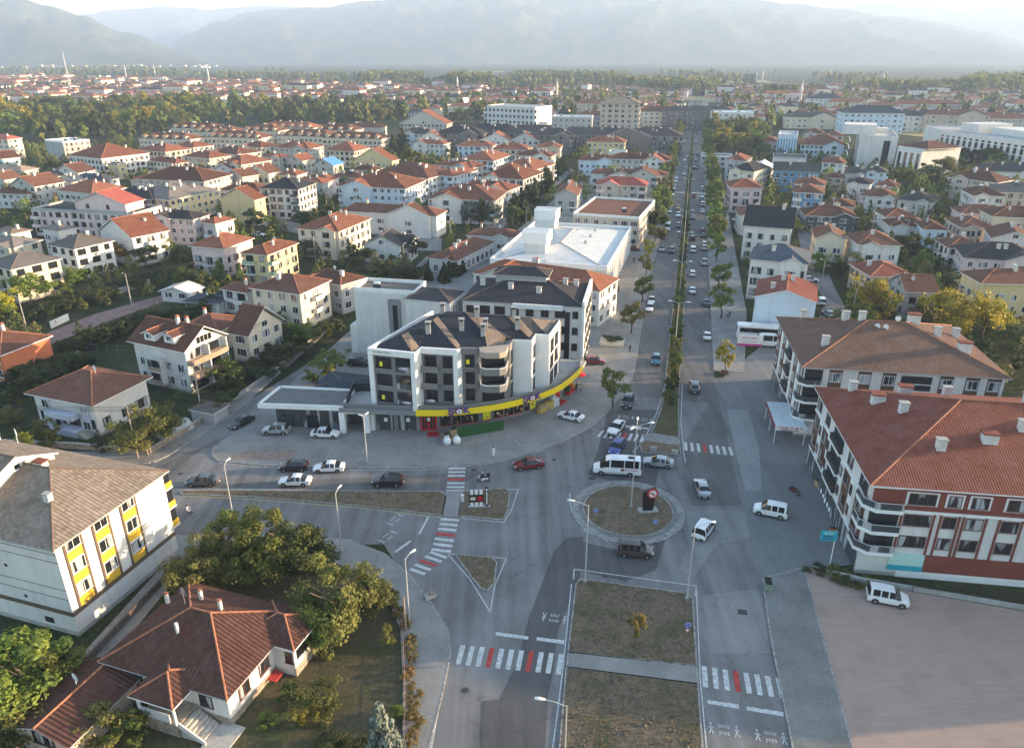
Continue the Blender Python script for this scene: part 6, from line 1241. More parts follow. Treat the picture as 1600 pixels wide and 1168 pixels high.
# x from the nose, bottom z, belt z, top z, half width, half width at top, role of the bay behind this station: h hood, w windscreen, s side glass, p pillar, r rear glass, b body
CAR = {
 'sedan': (4.55, .30, [(0, .34, .52, .56, .66, .5, 'h'), (.1, .22, .60, .66, .80, .62, 'h'), (.5, .2, .72, .78, .87, .68, 'h'), (1.25, .2, .86, .93, .89, .72, 'w'), (2.0, .2, .90, 1.40, .89, .60, 's'), (2.5, .2, .91, 1.455, .89, .61, 'p'), (2.6, .2, .91, 1.455, .89, .61, 's'), (3.2, .2, .93, 1.41, .89, .59, 'p'), (3.32, .2, .94, 1.37, .88, .585, 'r'), (3.95, .2, .96, 1.02, .87, .66, 'b'), (4.4, .24, .92, .98, .82, .64, 'b'), (4.55, .34, .74, .78, .74, .56, 'e')], (.82, 3.62)),
 'hatch': (4.15, .31, [(0, .34, .54, .58, .66, .5, 'h'), (.1, .22, .64, .70, .80, .62, 'h'), (.45, .2, .76, .82, .86, .66, 'h'), (1.05, .2, .90, .97, .88, .70, 'w'), (1.8, .2, .94, 1.46, .88, .60, 's'), (2.35, .2, .95, 1.50, .88, .60, 'p'), (2.45, .2, .95, 1.50, .88, .60, 's'), (3.1, .2, .97, 1.47, .88, .58, 'p'), (3.45, .2, .98, 1.42, .87, .57, 'r'), (3.95, .22, .98, 1.03, .84, .64, 'b'), (4.15, .34, .70, .74, .76, .58, 'e')], (.78, 3.35)),
 'suv': (4.4, .35, [(0, .40, .66, .70, .70, .54, 'h'), (.1, .30, .78, .84, .84, .66, 'h'), (.5, .27, .90, .96, .91, .70, 'h'), (1.2, .27, 1.02, 1.08, .92, .74, 'w'), (1.85, .27, 1.05, 1.60, .92, .64, 's'), (2.4, .27, 1.06, 1.66, .92, .65, 'p'), (2.5, .27, 1.06, 1.66, .92, .65, 's'), (3.3, .27, 1.08, 1.64, .92, .63, 'p'), (3.75, .27, 1.09, 1.58, .91, .61, 'r'), (4.2, .30, 1.06, 1.12, .88, .68, 'b'), (4.4, .40, .80, .84, .80, .62, 'e')], (.86, 3.5)),
 'van': (4.35, .32, [(0, .36, .60, .64, .68, .52, 'h'), (.1, .24, .74, .80, .82, .64, 'h'), (.45, .22, .90, .96, .88, .70, 'h'), (.95, .22, 1.04, 1.10, .90, .74, 'w'), (1.65, .22, 1.08, 1.74, .90, .68, 's'), (2.2, .22, 1.08, 1.80, .90, .70, 'p'), (2.32, .22, 1.08, 1.80, .90, .70, 's'), (3.0, .22, 1.08, 1.81, .90, .70, 'p'), (3.12, .22, 1.08, 1.81, .90, .70, 's'), (3.85, .22, 1.08, 1.79, .90, .69, 'p'), (4.1, .22, 1.08, 1.76, .90, .68, 'r'), (4.3, .26, 1.02, 1.06, .88, .74, 'b'), (4.35, .36, .70, .74, .84, .72, 'e')], (.80, 3.5)),
 'minibus': (6.9, .36, [(0, .42, .78, .82, .78, .6, 'h'), (.12, .32, .95, 1.0, .92, .72, 'h'), (.6, .3, 1.12, 1.18, .97, .8, 'h'), (.95, .3, 1.25, 1.32, .99, .86, 'w'), (1.75, .3, 1.4, 2.35, .99, .84, 's'), (2.3, .3, 1.45, 2.58, .99, .86, 'p'), (2.5, .3, 1.45, 2.6, .99, .86, 's'), (4.4, .3, 1.45, 2.62, .99, .86, 'p'), (4.5, .3, 1.45, 2.62, .99, .86, 's'), (6.5, .3, 1.45, 2.6, .99, .85, 'p'), (6.72, .3, 1.45, 2.56, .99, .85, 'r'), (6.86, .34, 1.3, 1.36, .98, .88, 'b'), (6.9, .44, .9, .94, .94, .84, 'e')], (1.15, 5.3)),
 'pickup': (5.2, .37, [(0, .42, .70, .74, .74, .58, 'h'), (.1, .34, .84, .90, .88, .68, 'h'), (.5, .32, .98, 1.03, .93, .74, 'h'), (1.3, .32, 1.08, 1.14, .94, .78, 'w'), (1.95, .32, 1.10, 1.72, .94, .66, 's'), (2.5, .32, 1.10, 1.76, .94, .67, 'p'), (2.6, .32, 1.10, 1.76, .94, .67, 's'), (3.2, .32, 1.10, 1.72, .94, .66, 'p'), (3.35, .32, 1.10, 1.66, .94, .65, 'r'), (3.5, .32, 1.08, 1.10, .94, .80, 'b'), (5.1, .34, 1.06, 1.09, .93, .80, 'b'), (5.2, .44, .80, .84, .88, .76, 'e')], (.95, 4.15))}
CARM = {}
def car_parts(kind):
 """meshes of one body type, nose along +y, centred; each glazed bay its own mesh"""
 if kind in CARM: return CARM[kind]
 L, wr, S, ax = CAR[kind]; bk_ = {'body': MB(), 'windscreen': MB(), 'rear_window': MB(), 'L': MB(), 'R': MB()}
 def secp(s):
  x, zb, be, tp, hw, tw, _ = s; y = L / 2 - x
  h = [(hw * .9, zb), (hw, zb + .16), (hw + .005, (zb + be) / 2 + .05), (hw * .985, be), (tw, tp), (tw * .5, tp + .03), (0, tp + .04)]
  return [Vector((a, y, z)) for a, z in h] + [Vector((-a, y, z)) for a, z in reversed(h[:-1])]
 secs = [secp(s) for s in S]; n = len(secs[0])
 for i in range(len(S) - 1):
  role = S[i][6]; A, B = secs[i], secs[i + 1]
  for j in range(n - 1):
   side = j in (3, n - 5); top = 4 <= j <= n - 6
   k = 'body'
   if role == 'w' and top: k = 'windscreen'
   elif role == 'r' and top: k = 'rear_window'
   elif role == 's' and side: k = 'L' if j > 5 else 'R'
   elif role in 'wr' and side: k = 'L' if j > 5 else 'R'
   bk_[k].face([A[j], A[j + 1], B[j + 1], B[j]], 0, True)
  bk_['body'].face([A[0], B[0], B[n - 1], A[n - 1]], 1)
 bk_['body'].face(list(reversed(secs[0])), 0); bk_['body'].face(secs[-1], 0)
 b = bk_['body']; z0 = S[1][1]
 for s in (-1, 1):
  b.box((s * (S[4][4] - .0), L / 2 - ax[0] - (ax[1] - ax[0]) / 2, z0 + .03), (.03, ax[1] - ax[0] - .8, .1), m=1)
 b.box((0, L / 2 + .0, .42), (S[0][4] * 1.7, .06, .2), m=1); b.box((0, -L / 2, .46), (S[-1][4] * 1.7, .06, .2), m=1)
 for a in ax:     # wheel arches
  for s in (-1, 1): b.tube((s * (S[4][4] - .12), L / 2 - a, wr + .02), (s * (S[4][4] + .012), L / 2 - a, wr + .02), wr + .07, n=14, m=1, smooth=False)
 if kind == 'pickup': b.box((0, -L / 2 + .95, .98), (1.5, 1.4, .3), m=1)
 if kind == 'minibus': b.box((.0, .2, 2.69), (.7, 1.0, .12)); b.box((.0, -1.9, 2.69), (.6, .8, .12), m=1)
 hw = S[1][4]; hz = S[1][2]; tz = S[-2][2]
 hl = MB(); hl.box((0, 0, 0), (.36, .16, .16)); tl = MB(); tl.box((0, 0, 0), (.26, .1, .18 if kind in ('sedan', 'pickup') else .34))
 wh = MB(); wh.tube((-.1, 0, 0), (.1, 0, 0), wr, n=18, smooth=False); rm = MB(); rm.tube((-.112, 0, 0), (.112, 0, 0), wr * .62, n=12, smooth=False)
 mi = MB(); mi.box((0, 0, 0), (.2, .1, .13)); pl = MB(); pl.box((0, 0, 0), (.52, .02, .12))
 d = {k: v.mesh(k, [M_CGLASS], False) for k, v in bk_.items() if k != 'body'}; d['body'] = b.mesh('body', [paint('white'), M_TRIM], False)
 d.update(headlight=hl.mesh('headlight', M_HEAD, False), taillight=tl.mesh('taillight', M_TAIL, False), wheel=wh.mesh('wheel', M_TYRE, False), rim=rm.mesh('rim', M_RIM, False), mirror=mi.mesh('mirror', M_TRIM, False), licence_plate=pl.mesh('licence_plate', M_PLATE, False), hw=hw, hz=hz, tz=tz)
 # joined version for cars too far away to show parts
 jb = MB(); mats_ = [paint('white'), M_TRIM, M_CGLASS, M_TYRE, M_HEAD, M_TAIL]
 jb.v += b.v; jb.f += b.f; jb.m += b.m; jb.sm += b.sm
 for k in ('windscreen', 'rear_window', 'L', 'R'): jb.add(bk_[k].v, bk_[k].f, 2, True)
 for a in ax:
  for s in (-1, 1): jb.tube((s * (S[4][4] - .17), L / 2 - a, wr), (s * (S[4][4] + .03), L / 2 - a, wr), wr, n=10, m=3, smooth=False)
 for s in (-1, 1): jb.box((s * (hw - .2), L / 2 - .13, hz), (.34, .16, .16), m=4); jb.box((s * (S[-2][4] - .14), -L / 2 + .1, tz - .12), (.26, .12, .24), m=5)
 d['joined'] = jb.mesh('car_body', mats_, False)
 CARM[kind] = d
 return d
def setmat(o, m):
 o.material_slots[0].link = 'OBJECT'; o.material_slots[0].material = m
def car(px, az, kind, colr, label, name='car', z=.03, group=None, cat='car', near=None):
 p = G(*px, z + .6); p.z = z
 d = car_parts(kind); L, wr, S, ax = CAR[kind]
 far = math.hypot(p.x, p.y) > 190 if near is None else not near
 rz = -rad(az)
 if far:
  o = put(name, d['joined'], None, p, rz); setmat(o, paint(colr)); FOOT.append((p.x, p.y, 2.5, None)); return tag(o, label, cat, group)
 e = empty(name, p, rz, label, cat, group); FOOT.append((p.x, p.y, 2.5, None))
 o = put('body', d['body'], e); setmat(o, paint(colr))
 put('windscreen', d['windscreen'], e); put('rear_window', d['rear_window'], e); put('side_window', d['L'], e); put('side_window', d['R'], e)
 for a in ax:
  for s in (-1, 1): w = put('wheel', d['wheel'], e, (s * (S[4][4] - .07), L / 2 - a, wr)); put('rim', d['rim'], w)
 for s in (-1, 1):
  put('headlight', d['headlight'], e, (s * (d['hw'] - .2), L / 2 - .13, d['hz'])); put('taillight', d['taillight'], e, (s * (S[-2][4] - .14), -L / 2 + .09, d['tz'] - .12)); put('mirror', d['mirror'], e, (s * (S[3][4] + .08), L / 2 - S[3][0] - .35, S[3][3] + .06))
  put('licence_plate', d['licence_plate'], e, (0, s * (L / 2 + .035), .46))
 return e
near_cars = [((378, 658), 207, 'sedan', 'black', 'black saloon coming down the side street past the annexe'), ((432, 671), 270, 'suv', 'silver', 'grey silver crossover parked before the glazed annexe'), ((508, 676), 93, 'sedan', 'white', 'white taxi-like saloon parked before the glazed annexe'),
 ((459, 727), 267, 'hatch', 'black', 'black hatchback pulled up at the forecourt kerb'), ((514, 729), 268, 'sedan', 'white', 'boxy old white saloon at the forecourt kerb'), ((461, 750), 270, 'sedan', 'white', 'white saloon driving beside the long island'), ((606, 751), 269, 'suv', 'black', 'black estate car driving towards the zebra crossing'), ((317, 750), 268, 'sedan', 'grey', 'dark grey saloon at the left end of the island'),
 ((826, 724), 258, 'sedan', 'red', 'dark red saloon rounding the forecourt corner'), ((892, 649), 301, 'sedan', 'white', 'white saloon parked slantwise on the forecourt'), ((963, 667), 208, 'sedan', 'white', 'white saloon on the zebra crossing before the roundabout'), ((964, 699), 202, 'suv', 'blue', 'bright blue car entering the roundabout'),
 ((1029, 721), 285, 'sedan', 'silver', 'pale silver saloon turning behind the white minibus'), ((1097, 761), 3, 'sedan', 'silver', 'silver saloon leaving the roundabout up the boulevard'), ((993, 859), 98, 'van', 'brown', 'brown people carrier circling the roundabout'), ((1100, 826), 33, 'van', 'white', 'white panel van right of the roundabout'),
 ((1204, 797), 292, 'van', 'white', 'white small van beside the red and white block'), ((1387, 932), 108, 'van', 'white', 'white small van parked on the dirt lot'), ((1085, 604), 11, 'suv', 'grey', 'grey crossover heading up the right carriageway'), ((981, 627), 196, 'suv', 'black', 'black car coming down beside the forecourt tree'), ((1025, 561), 193, 'hatch', 'teal', 'teal car coming down the left carriageway'),
 ((929, 563), 95, 'hatch', 'red', 'dark red hatchback parked by the end of the yellow band'), ((1105, 524), 13, 'sedan', 'white', 'white saloon near the pavement above the young tree'), ((1104, 472), 13, 'sedan', 'navy', 'dark blue saloon on the right of the carriageway'), ((1082, 453), 13, 'sedan', 'white', 'white saloon beside the planted median'), ((1082, 427), 13, 'hatch', 'white', 'second white car beside the planted median'),
 ((1018, 469), 193, 'sedan', 'white', 'rear white saloon of two parked behind the kerb tree'), ((1015, 480), 193, 'sedan', 'white', 'front white saloon of two parked behind the kerb tree'), ((560, 566), 95, 'suv', 'black', 'black car parked beneath the tall white wall')]
for c_ in near_cars: car(c_[0], c_[1], c_[2], c_[3], c_[4], name='van' if c_[2] == 'van' else 'car', cat='van' if c_[2] == 'van' else 'car', near=True, z=.14 if c_[0][0] in (432, 508, 892, 929, 560) else (.07 if c_[0][0] in (1204, 1387) else .03))
far_cars = [((1101, 410), 13, 'pickup', 'silver', 'silver pickup truck on the right carriageway'), ((1083, 390), 13, 'van', 'white', 'white van beside the median below the two lamps'), ((1101, 387), 13, 'sedan', 'beige', 'beige car parked at the right kerb'), ((1101, 381), 13, 'hatch', 'white', 'white car parked just beyond the beige one'), ((1082, 372), 13, 'suv', 'black', 'black car beside the median on the right carriageway'), ((1099, 367), 13, 'sedan', 'grey', 'grey car parked at the right kerb beyond the white one'), ((1099, 360), 13, 'hatch', 'red', 'dark red car farthest of the parked right group'),
 ((1034, 389), 193, 'suv', 'silver', 'grey silver car at the left kerb near the yellow tree'), ((1049, 391), 193, 'suv', 'navy', 'dark car with lit lamps coming down mid carriageway'), ((1043, 356), 193, 'minibus', 'white', 'white delivery van coming down the left carriageway'), ((1037, 369), 193, 'hatch', 'silver', 'silver car parked left behind the delivery van'), ((1060, 352), 193, 'hatch', 'grey', 'dark grey car beside the median coming down'), ((1043, 343), 193, 'hatch', 'blue', 'dark blue car on the left carriageway'), ((1060, 336), 193, 'suv', 'white', 'white car below the yellow taxi'), ((1060, 324), 193, 'sedan', 'yellow', 'yellow taxi on the left carriageway'), ((1046, 329), 193, 'sedan', 'white', 'white car parked left of the yellow taxi'),
 ((1083, 339), 13, 'sedan', 'silver', 'silver car beside the lamp on the right carriageway'), ((1098, 330), 13, 'sedan', 'white', 'white parked car with dark window at right kerb'), ((1098, 319), 13, 'van', 'white', 'white van parked at the right kerb'), ((1097, 311), 13, 'van', 'skyblue', 'light blue van parked ahead of the white van'), ((1084, 306), 13, 'pickup', 'red', 'red truck with white load heading away'), ((1098, 295), 13, 'van', 'silver', 'pale van parked far up the right kerb'),
 ((1050, 303), 193, 'sedan', 'white', 'nearest white car of the long parked row on the left'), ((1053, 294), 193, 'hatch', 'white', 'second white car of the long parked row on the left'), ((1055, 288), 193, 'sedan', 'silver', 'third car of the long parked row on the left'), ((1056, 282), 193, 'sedan', 'white', 'fourth car of the long parked row on the left'), ((1057, 277), 193, 'hatch', 'white', 'fifth car of the long parked row on the left'), ((1059, 271), 193, 'sedan', 'grey', 'last car of the long parked row on the left'),
 ((1069, 271), 193, 'sedan', 'white', 'white car just below the far crossing'), ((1070, 250), 193, 'sedan', 'white', 'white car just above the far crossing'), ((1069, 221), 193, 'hatch', 'white', 'white car high up the left carriageway'), ((1075, 216), 193, 'sedan', 'navy', 'dark car high up the left carriageway'), ((1087, 250), 13, 'sedan', 'silver', 'silver car above the far crossing on the right'), ((1088, 241), 13, 'sedan', 'grey', 'grey car high on the right carriageway'), ((1088, 222), 13, 'sedan', 'white', 'white car far up the right carriageway'), ((1085, 263), 100, 'sedan', 'black', 'black car crossing at the far zebra'), ((1105, 254), 60, 'sedan', 'white', 'white car turning off at the far crossing'), ((1091, 201), 13, 'hatch', 'white', 'farthest white car on the right carriageway'), ((1089, 208), 13, 'sedan', 'grey', 'farthest grey car on the right carriageway'),
 ((989, 388), 100, 'sedan', 'red', 'dark red car parked on the brick paving'), ((993, 374), 100, 'hatch', 'red', 'red car parked under the trees by the brick paving'), ((1283, 471), 13, 'van', 'white', 'white van parked beside the pale blue gable wall'), ((1295, 490), -5, 'sedan', 'silver', 'silver car parked beside the pale blue gable wall'), ((1265, 436), 100, 'sedan', 'white', 'white car parked behind the slate roofed block'), ((1216, 340), 13, 'van', 'white', 'white van in the lane by the brown hip roof'),
 ((427, 336), 95, 'hatch', 'white', 'left white car before the black and white block'), ((443, 337), 95, 'sedan', 'white', 'right white car before the black and white block'), ((404, 366), 100, 'sedan', 'white', 'white car behind the pink house roof')]
for c_ in far_cars: car(c_[0], c_[1], c_[2], c_[3], c_[4], name='truck' if 'truck' in c_[4] else ('van' if c_[2] in ('van', 'minibus') else 'car'), cat='truck' if 'truck' in c_[4] else ('van' if c_[2] in ('van', 'minibus') else 'car'), near=False, z=.03 if c_[0][0] > 1030 and c_[0][0] < 1110 else .14)
mbus = car((964, 733), 277, 'minibus', 'white', 'white minibus with red lettering entering the roundabout', name='minibus', cat='minibus', near=True)
M_RLET = mat('letter_vivid_red', (.5, .02, .03), .5)
for s in (-1, 1):
 o = put('side_lettering', marks(9, .36, M_RLET, 'side_lettering'), mbus, (s * 1.003, -1.9, 1.12)); o.rotation_euler = (PI / 2, 0, s * PI / 2)
 MB().box((s * 1.0, -.75, 1.12), (.012, .5, .4)).build('side_emblem', mat('emblem_dark', (.12, .06, .05), .5, .3, .1), mbus); MB().box((s * 1.0, .3, .62), (.014, 4.6, .07)).build('side_stripe', M_TRIM, mbus)
# parked bus and billboard
p = G(1199, 531, 1); bus = empty('bus', (p.x, p.y + 3, .06), -rad(90 + 12), 'white bus parked under the pale blue gable wall', 'bus'); FOOT.append((p.x, p.y, 5, None))
mb = MB(); mb.box((0, 0, 1.75), (2.5, 11, 2.7)); mb.box((0, 0, 3.15), (2.2, 10.6, .2)); mb.build('body', paint('white'), bus)
for s in (-1, 1):
 MB().box((s * 1.26, 0, 2.25), (.04, 10, 1.0)).build('side_window', M_CGLASS, bus)
 for y in (-3.4, 3.6): w = MB().tube((s * 1.0, y, .5), (s * 1.28, y, .5), .5, n=16, smooth=False).build('wheel', M_TYRE, bus)
 MB().box((0, s * 5.52, 2.2), (2.2, .04, 1.3)).build('windscreen', M_CGLASS, bus)
for y in (-2, 2.5): MB().box((0, y, 3.35), (1.2, 1.6, .22)).build('roof_unit', M_WHITE, bus)
car((1198, 536), -80, 'minibus', 'white', 'white minibus parked in front of the bus', name='minibus', cat='minibus', near=True, z=.07)
p = G(1170, 545); bb = empty('billboard', (p.x, p.y, .07), -rad(8), 'white and pink hoarding board beside the parked bus', 'billboard')
MB().box((0, 0, 1.8), (5.0, .12, 2.4)).build('board', M_WHITE, bb); MB().box((0, -.08, .85), (5.0, .05, .5)).build('pink_stripe', mat('hoarding_pink', (.5, .05, .25), .6), bb)
for x in (-2.2, 2.2): MB().tube((x, .1, 0), (x, .1, 1.0), .06, n=8).build('post', M_METAL, bb)
o = put('lettering', marks(9, .5, mat('letter_pink', (.55, .1, .2), .6), 'lettering'), bb, (0, -.08, 2.35)); o.rotation_euler = (PI / 2, 0, 0)
o = put('lettering', marks(14, .3, MATS['letter_grey'], 'lettering'), bb, (0, -.08, 1.6)); o.rotation_euler = (PI / 2, 0, 0)
# ---------------------------------------------------------------- lamps, poles, signs
M_POLE = mat('lamp_pole', (.46, .47, .47), .5, .06, 1, metal=.3); M_LUM = mat('lamp_head', (.72, .72, .70), .4, .04)
def head_mesh():
 if 'lh' not in CM: b = MB(); b.lathe([(.001, -.5), (.1, -.45), (.16, 0), (.14, .3), (.001, .42)], 10); b.v = [(z, x * 1.0, y * .55) for x, y, z in b.v]; CM['lh'] = b.mesh('lamp_head', M_LUM, False)
 return CM['lh']
def lamp(px, h, arms, label, group=None, loc=None, base=.15):
 """lamp post > pole, arm, lamp_head; arms = list of (heading deg, length)"""
 p = G(*px, base) if loc is None else Vector(loc)
 e = empty('street_lamp', (p.x, p.y, base), 0, label, 'street lamp', group)
 MB().tube((0, 0, 0), (0, 0, h), .1, .055, 10).build('pole', M_POLE, e); MB().box((0, 0, .15), (.35, .35, .3)).build('base', M_METAL, e)
 for az, ln in arms:
  dx, dy = math.sin(rad(az)) * ln, math.cos(rad(az)) * ln
  MB().path([(0, 0, h - .1), (dx * .5, dy * .5, h + .22), (dx, dy, h + .32)], .04).build('arm', M_POLE, e); put('lamp_head', head_mesh(), e, (dx * 1.12, dy * 1.12, h + .34), PI / 2 - rad(az))
 return e
lamp((914, 909), 10.4, [(-75, 1.8)], 'single arm lamp post at the left corner of the lawn median'); lamp((1073, 936), 9.6, [(75, 1.8)], 'single arm lamp post at the right corner of the lawn median'); lamp((880, 1240), 9.8, [(-80, 1.9)], 'lamp head reaching in at the bottom edge above the lawn median')
lamp((986, 792), 12.2, [(80, 1.7), (215, 1.4), (10, 1.4)], 'tall three headed lamp mast on the roundabout lawn', base=.2)
for i, s in enumerate((14, 47, 80, 113, 146, 180, 216, 255)): lamp(None, 9.5, [(103, 1.7), (283, 1.7)], '%s double arm lamp on the planted median counting from the roundabout' % ['first', 'second', 'third', 'fourth', 'fifth', 'sixth', 'seventh', 'eighth'][i], 'double arm median lamps', Vector(BV(s, -.1)))
lamp((640, 976), 8.6, [(40, 1.0)], 'white lamp post on the garden pavement corner', base=.13); lamp((534, 862), 8.4, [(20, .9)], 'lamp post rising from the bushy trees by the lower road', base=.13); lamp((365, 812), 8.2, [(15, .9)], 'lamp post above the leafy hedge near the yellow panelled block', base=.1); lamp((574, 724), 7.6, [(25, .8), (-60, .5)], 'concrete lamp post on the forecourt paving', base=.13)
M_CPOLE = mat('utility_pole_concrete', (.34, .32, .29), .9, .15, .6); M_WPOLE = mat('utility_pole_wood', (.27, .22, .17), .9, .2, .4)
def upole(px, h, label, m=M_CPOLE, lampaz=None, cross=False):
 p = G(*px); e = empty('utility_pole', (p.x, p.y, 0), 0, label, 'utility pole'); MB().tube((0, 0, 0), (0, 0, h), .15, .09, 8).build('pole', m, e)
 if cross: MB().box((0, 0, h - .5), (1.6, .12, .12)).build('crossarm', m, e); MB().box((0, 0, h - 1.1), (1.1, .1, .1)).build('crossarm', m, e)
 if lampaz is not None:
  dx, dy = math.sin(rad(lampaz)) * .9, math.cos(rad(lampaz)) * .9; MB().tube((0, 0, h - .4), (dx, dy, h - .1), .03, n=6).build('arm', M_METAL, e); put('lamp_head', head_mesh(), e, (dx * 1.2, dy * 1.2, h - .06), PI / 2 - rad(lampaz), .7)
 return p, h
W1 = upole((216, 716), 8.8, 'leaning wooden pole before the lilac house tree', M_WPOLE, None, True); W2 = upole((316, 648), 9.2, 'grey utility pole beside the tin shed', M_CPOLE, 60); W3 = upole((418, 553), 7.5, 'utility pole in the dark hedge by the side street', M_CPOLE, 40); W4 = upole((43, 518), 8, 'utility pole behind the orange house', M_CPOLE, -60); W5 = upole((206, 477), 8, 'utility pole beside the red dirt lane', M_CPOLE, -60); W6 = upole((494, 412), 8, 'utility pole behind the cream terracotta house', M_CPOLE); W7 = upole((512, 335), 9, 'wooden pole with crossarms left of the row houses', M_WPOLE, None, True)
upole((632, 418), 7, 'utility pole before the dark crossed gables', M_CPOLE, 30); upole((704, 372), 6.5, 'utility pole by the long white building', M_CPOLE, 30); upole((1282, 452), 8, 'utility pole behind the slate roofed block', M_CPOLE, -70); upole((1413, 382), 8, 'utility pole beside the dark round tree', M_CPOLE, -70); upole((1488, 490), 8, 'utility pole between the yellow walnut trees', M_CPOLE, -60); upole((1568, 352), 8, 'utility pole near the right edge gable house', M_CPOLE, -70); upole((822, 352), 6.5, 'utility pole behind the metal hall', M_CPOLE, -60); upole((1328, 508), 8.5, 'utility pole behind the brown roofed block', M_CPOLE); upole((66, 262), 12, 'leaning utility pole below the park trees', M_WPOLE); upole((437, 345), 8, 'utility pole before the black and white block', M_CPOLE, 20)
upole((634, 985), 4.6, 'short wooden pole beside the white lamp post', M_WPOLE)
M_WIRE = mat('wire', (.02, .02, .02), .6, .1)
def wire(a, b, label, n=3, sag=.5):
 """bundle of overhead conductors between two poles"""
 e = empty('overhead_wires', (a[0].x, a[0].y, a[1]), 0, label, 'wires'); d = Vector((b[0].x - a[0].x, b[0].y - a[0].y, b[1] - a[1]))
 for k in range(n):
  o = Vector((.25 * (k - n / 2), 0, -.15 - .25 * k)); pts = [o + d * (i / 8) - Vector((0, 0, sag * 4 * (i / 8) * (1 - i / 8))) for i in range(9)]
  MB().path(pts, .032, 4).build('conductor', M_WIRE, e)
wire(W4, W5, 'overhead wires along the red dirt lane', 4); wire(W5, W6, 'overhead wires from dirt lane towards the row houses', 3); wire(W1, (G(-160, 690), 8), 'overhead wires crossing before the lilac house', 4); wire(W1, W2, 'overhead wires over the corner wall', 2); wire(W2, W3, 'overhead wires along the side street', 2)
def sign(px, h, kind, label, z=.15, az=180, s=1.0):
 p = G(*px, z); e = empty('traffic_sign', (p.x, p.y, z), -rad(az - 180), label, 'traffic sign'); MB().tube((0, 0, 0), (0, 0, h), .035, n=8).build('post', M_METAL, e)
 blue = mat('sign_blue', (.02, .08, .38), .45); red = mat('sign_red', (.5, .02, .03), .45)
 def disc(r, z_, m, y, n=20, rot=0): b = MB(); b.tube((0, y, z_), (0, y - .02, z_), r, n=n, smooth=False); return b.build('sign_plate', m, e)
 if kind == 'round': disc(.36, h - .2, M_WHITE, -.03); disc(.32, h - .2, blue, -.05); b = MB(); b.add([(-.14, -.075, h - .3), (.14, -.075, h - .3), (0, -.075, h - .04)], [(0, 1, 2)]); b.build('arrow_mark', M_WHITE, e)
 if kind == 'yield':
  disc(.36, h - .2, M_WHITE, -.03); disc(.32, h - .2, blue, -.05)
  for k in range(3): b = MB(); b.box((.16 * math.cos(k * 2.1), -.08, h - .2 + .16 * math.sin(k * 2.1)), (.16, .01, .07)); b.build('arrow_mark', M_WHITE, e)
  b = MB(); b.add([(-.36, -.05, h - .65), (.36, -.05, h - .65), (0, -.05, h - 1.25)], [(0, 2, 1)]); b.build('sign_plate', red, e); b = MB(); b.add([(-.23, -.06, h - .72), (.23, -.06, h - .72), (0, -.06, h - 1.1)], [(0, 2, 1)]); b.build('sign_face', M_WHITE, e)
sign((1073, 992), 1.6, 'yield', 'blue roundabout sign above a give way triangle on the lawn median'); sign((931, 806), 1.1, 'round', 'left small blue arrow sign on the roundabout lawn', .2); sign((1023, 824), 1.1, 'round', 'right small blue arrow sign on the roundabout lawn', .2)
# black totem with round red emblem on the roundabout
p = G(1012, 797, .2); to = empty('sign_totem', (p.x, p.y, .2), rad(6), 'black slanted totem with round red emblem on the roundabout', 'sign')
mb = MB(); mb.add([(-.65, -.25, 0), (.65, -.25, 0), (.65, .25, 0), (-.65, .25, 0), (-.85, -.25, 2.9), (.85, -.25, 3.5), (.85, .25, 3.5), (-.85, .25, 2.9)], [(3, 2, 1, 0), (4, 5, 6, 7), (0, 1, 5, 4), (1, 2, 6, 5), (2, 3, 7, 6), (3, 0, 4, 7)]); mb.build('slab', M_POST, to)
for r_, m_, y in ((.75, MATS['letter_vivid_red'], -.3), (.5, M_WHITE, -.36)): MB().tube((.4, y + .06, 2.75), (.4, y, 2.75), r_, n=22, smooth=False).build('emblem', m_, to)
b = MB(); b.box((.25, -.385, 2.85), (.5, .02, .2), 0); b.box((.55, -.385, 2.6), (.3, .02, .22), 0); b.build('emblem_mark', MATS['letter_vivid_red'], to)
MB().box((0, 0, .08), (2.6, 1.2, .16)).build('plinth', M_CONC, to)
# advertising frame on the island
p = G(748, 791, .15); ad = empty('advertising_frame', (p.x, p.y, .15), rad(4), 'white striped advertising frame with black banner on the small island', 'sign')
for i in range(3): MB().box((-.9 + i * .62, 0, 1.35), (.42, .08, 2.6)).build('white_slat', M_WHITE, ad)
MB().box((-.3, -.08, 1.35), (2.0, .06, 1.15)).build('banner', M_POST, ad); MB().tube((.2, -.1, 1.35), (.2, -.14, 1.35), .38, n=18, smooth=False).build('emblem', MATS['letter_vivid_red'], ad); MB().box((-.75, -.13, 1.35), (.7, .02, .5)).build('banner_print', MATS['print_pale'], ad)
MB().box((1.1, 0, 1.5), (.42, .12, 3.0)).build('side_panel', M_POST, ad); MB().box((1.1, -.08, 1.35), (.16, .03, 2.0)).build('side_lettering', M_WHITE, ad); MB().tube((1.1, -.06, 2.65), (1.1, -.1, 2.65), .15, n=14, smooth=False).build('emblem', M_WHITE, ad)
MB().box((.1, 0, .04), (3.0, .5, .08)).build('foot', M_METAL, ad)
p = G(723, 783, .15); cbx = tag(MB().box((0, 0, .5), (.38, .3, 1.0)).box((0, 0, 1.03), (.44, .36, .06)).build('control_cabinet', M_WHITE, None, (p.x, p.y, .15)), 'small white control cabinet on the little island', 'cabinet')
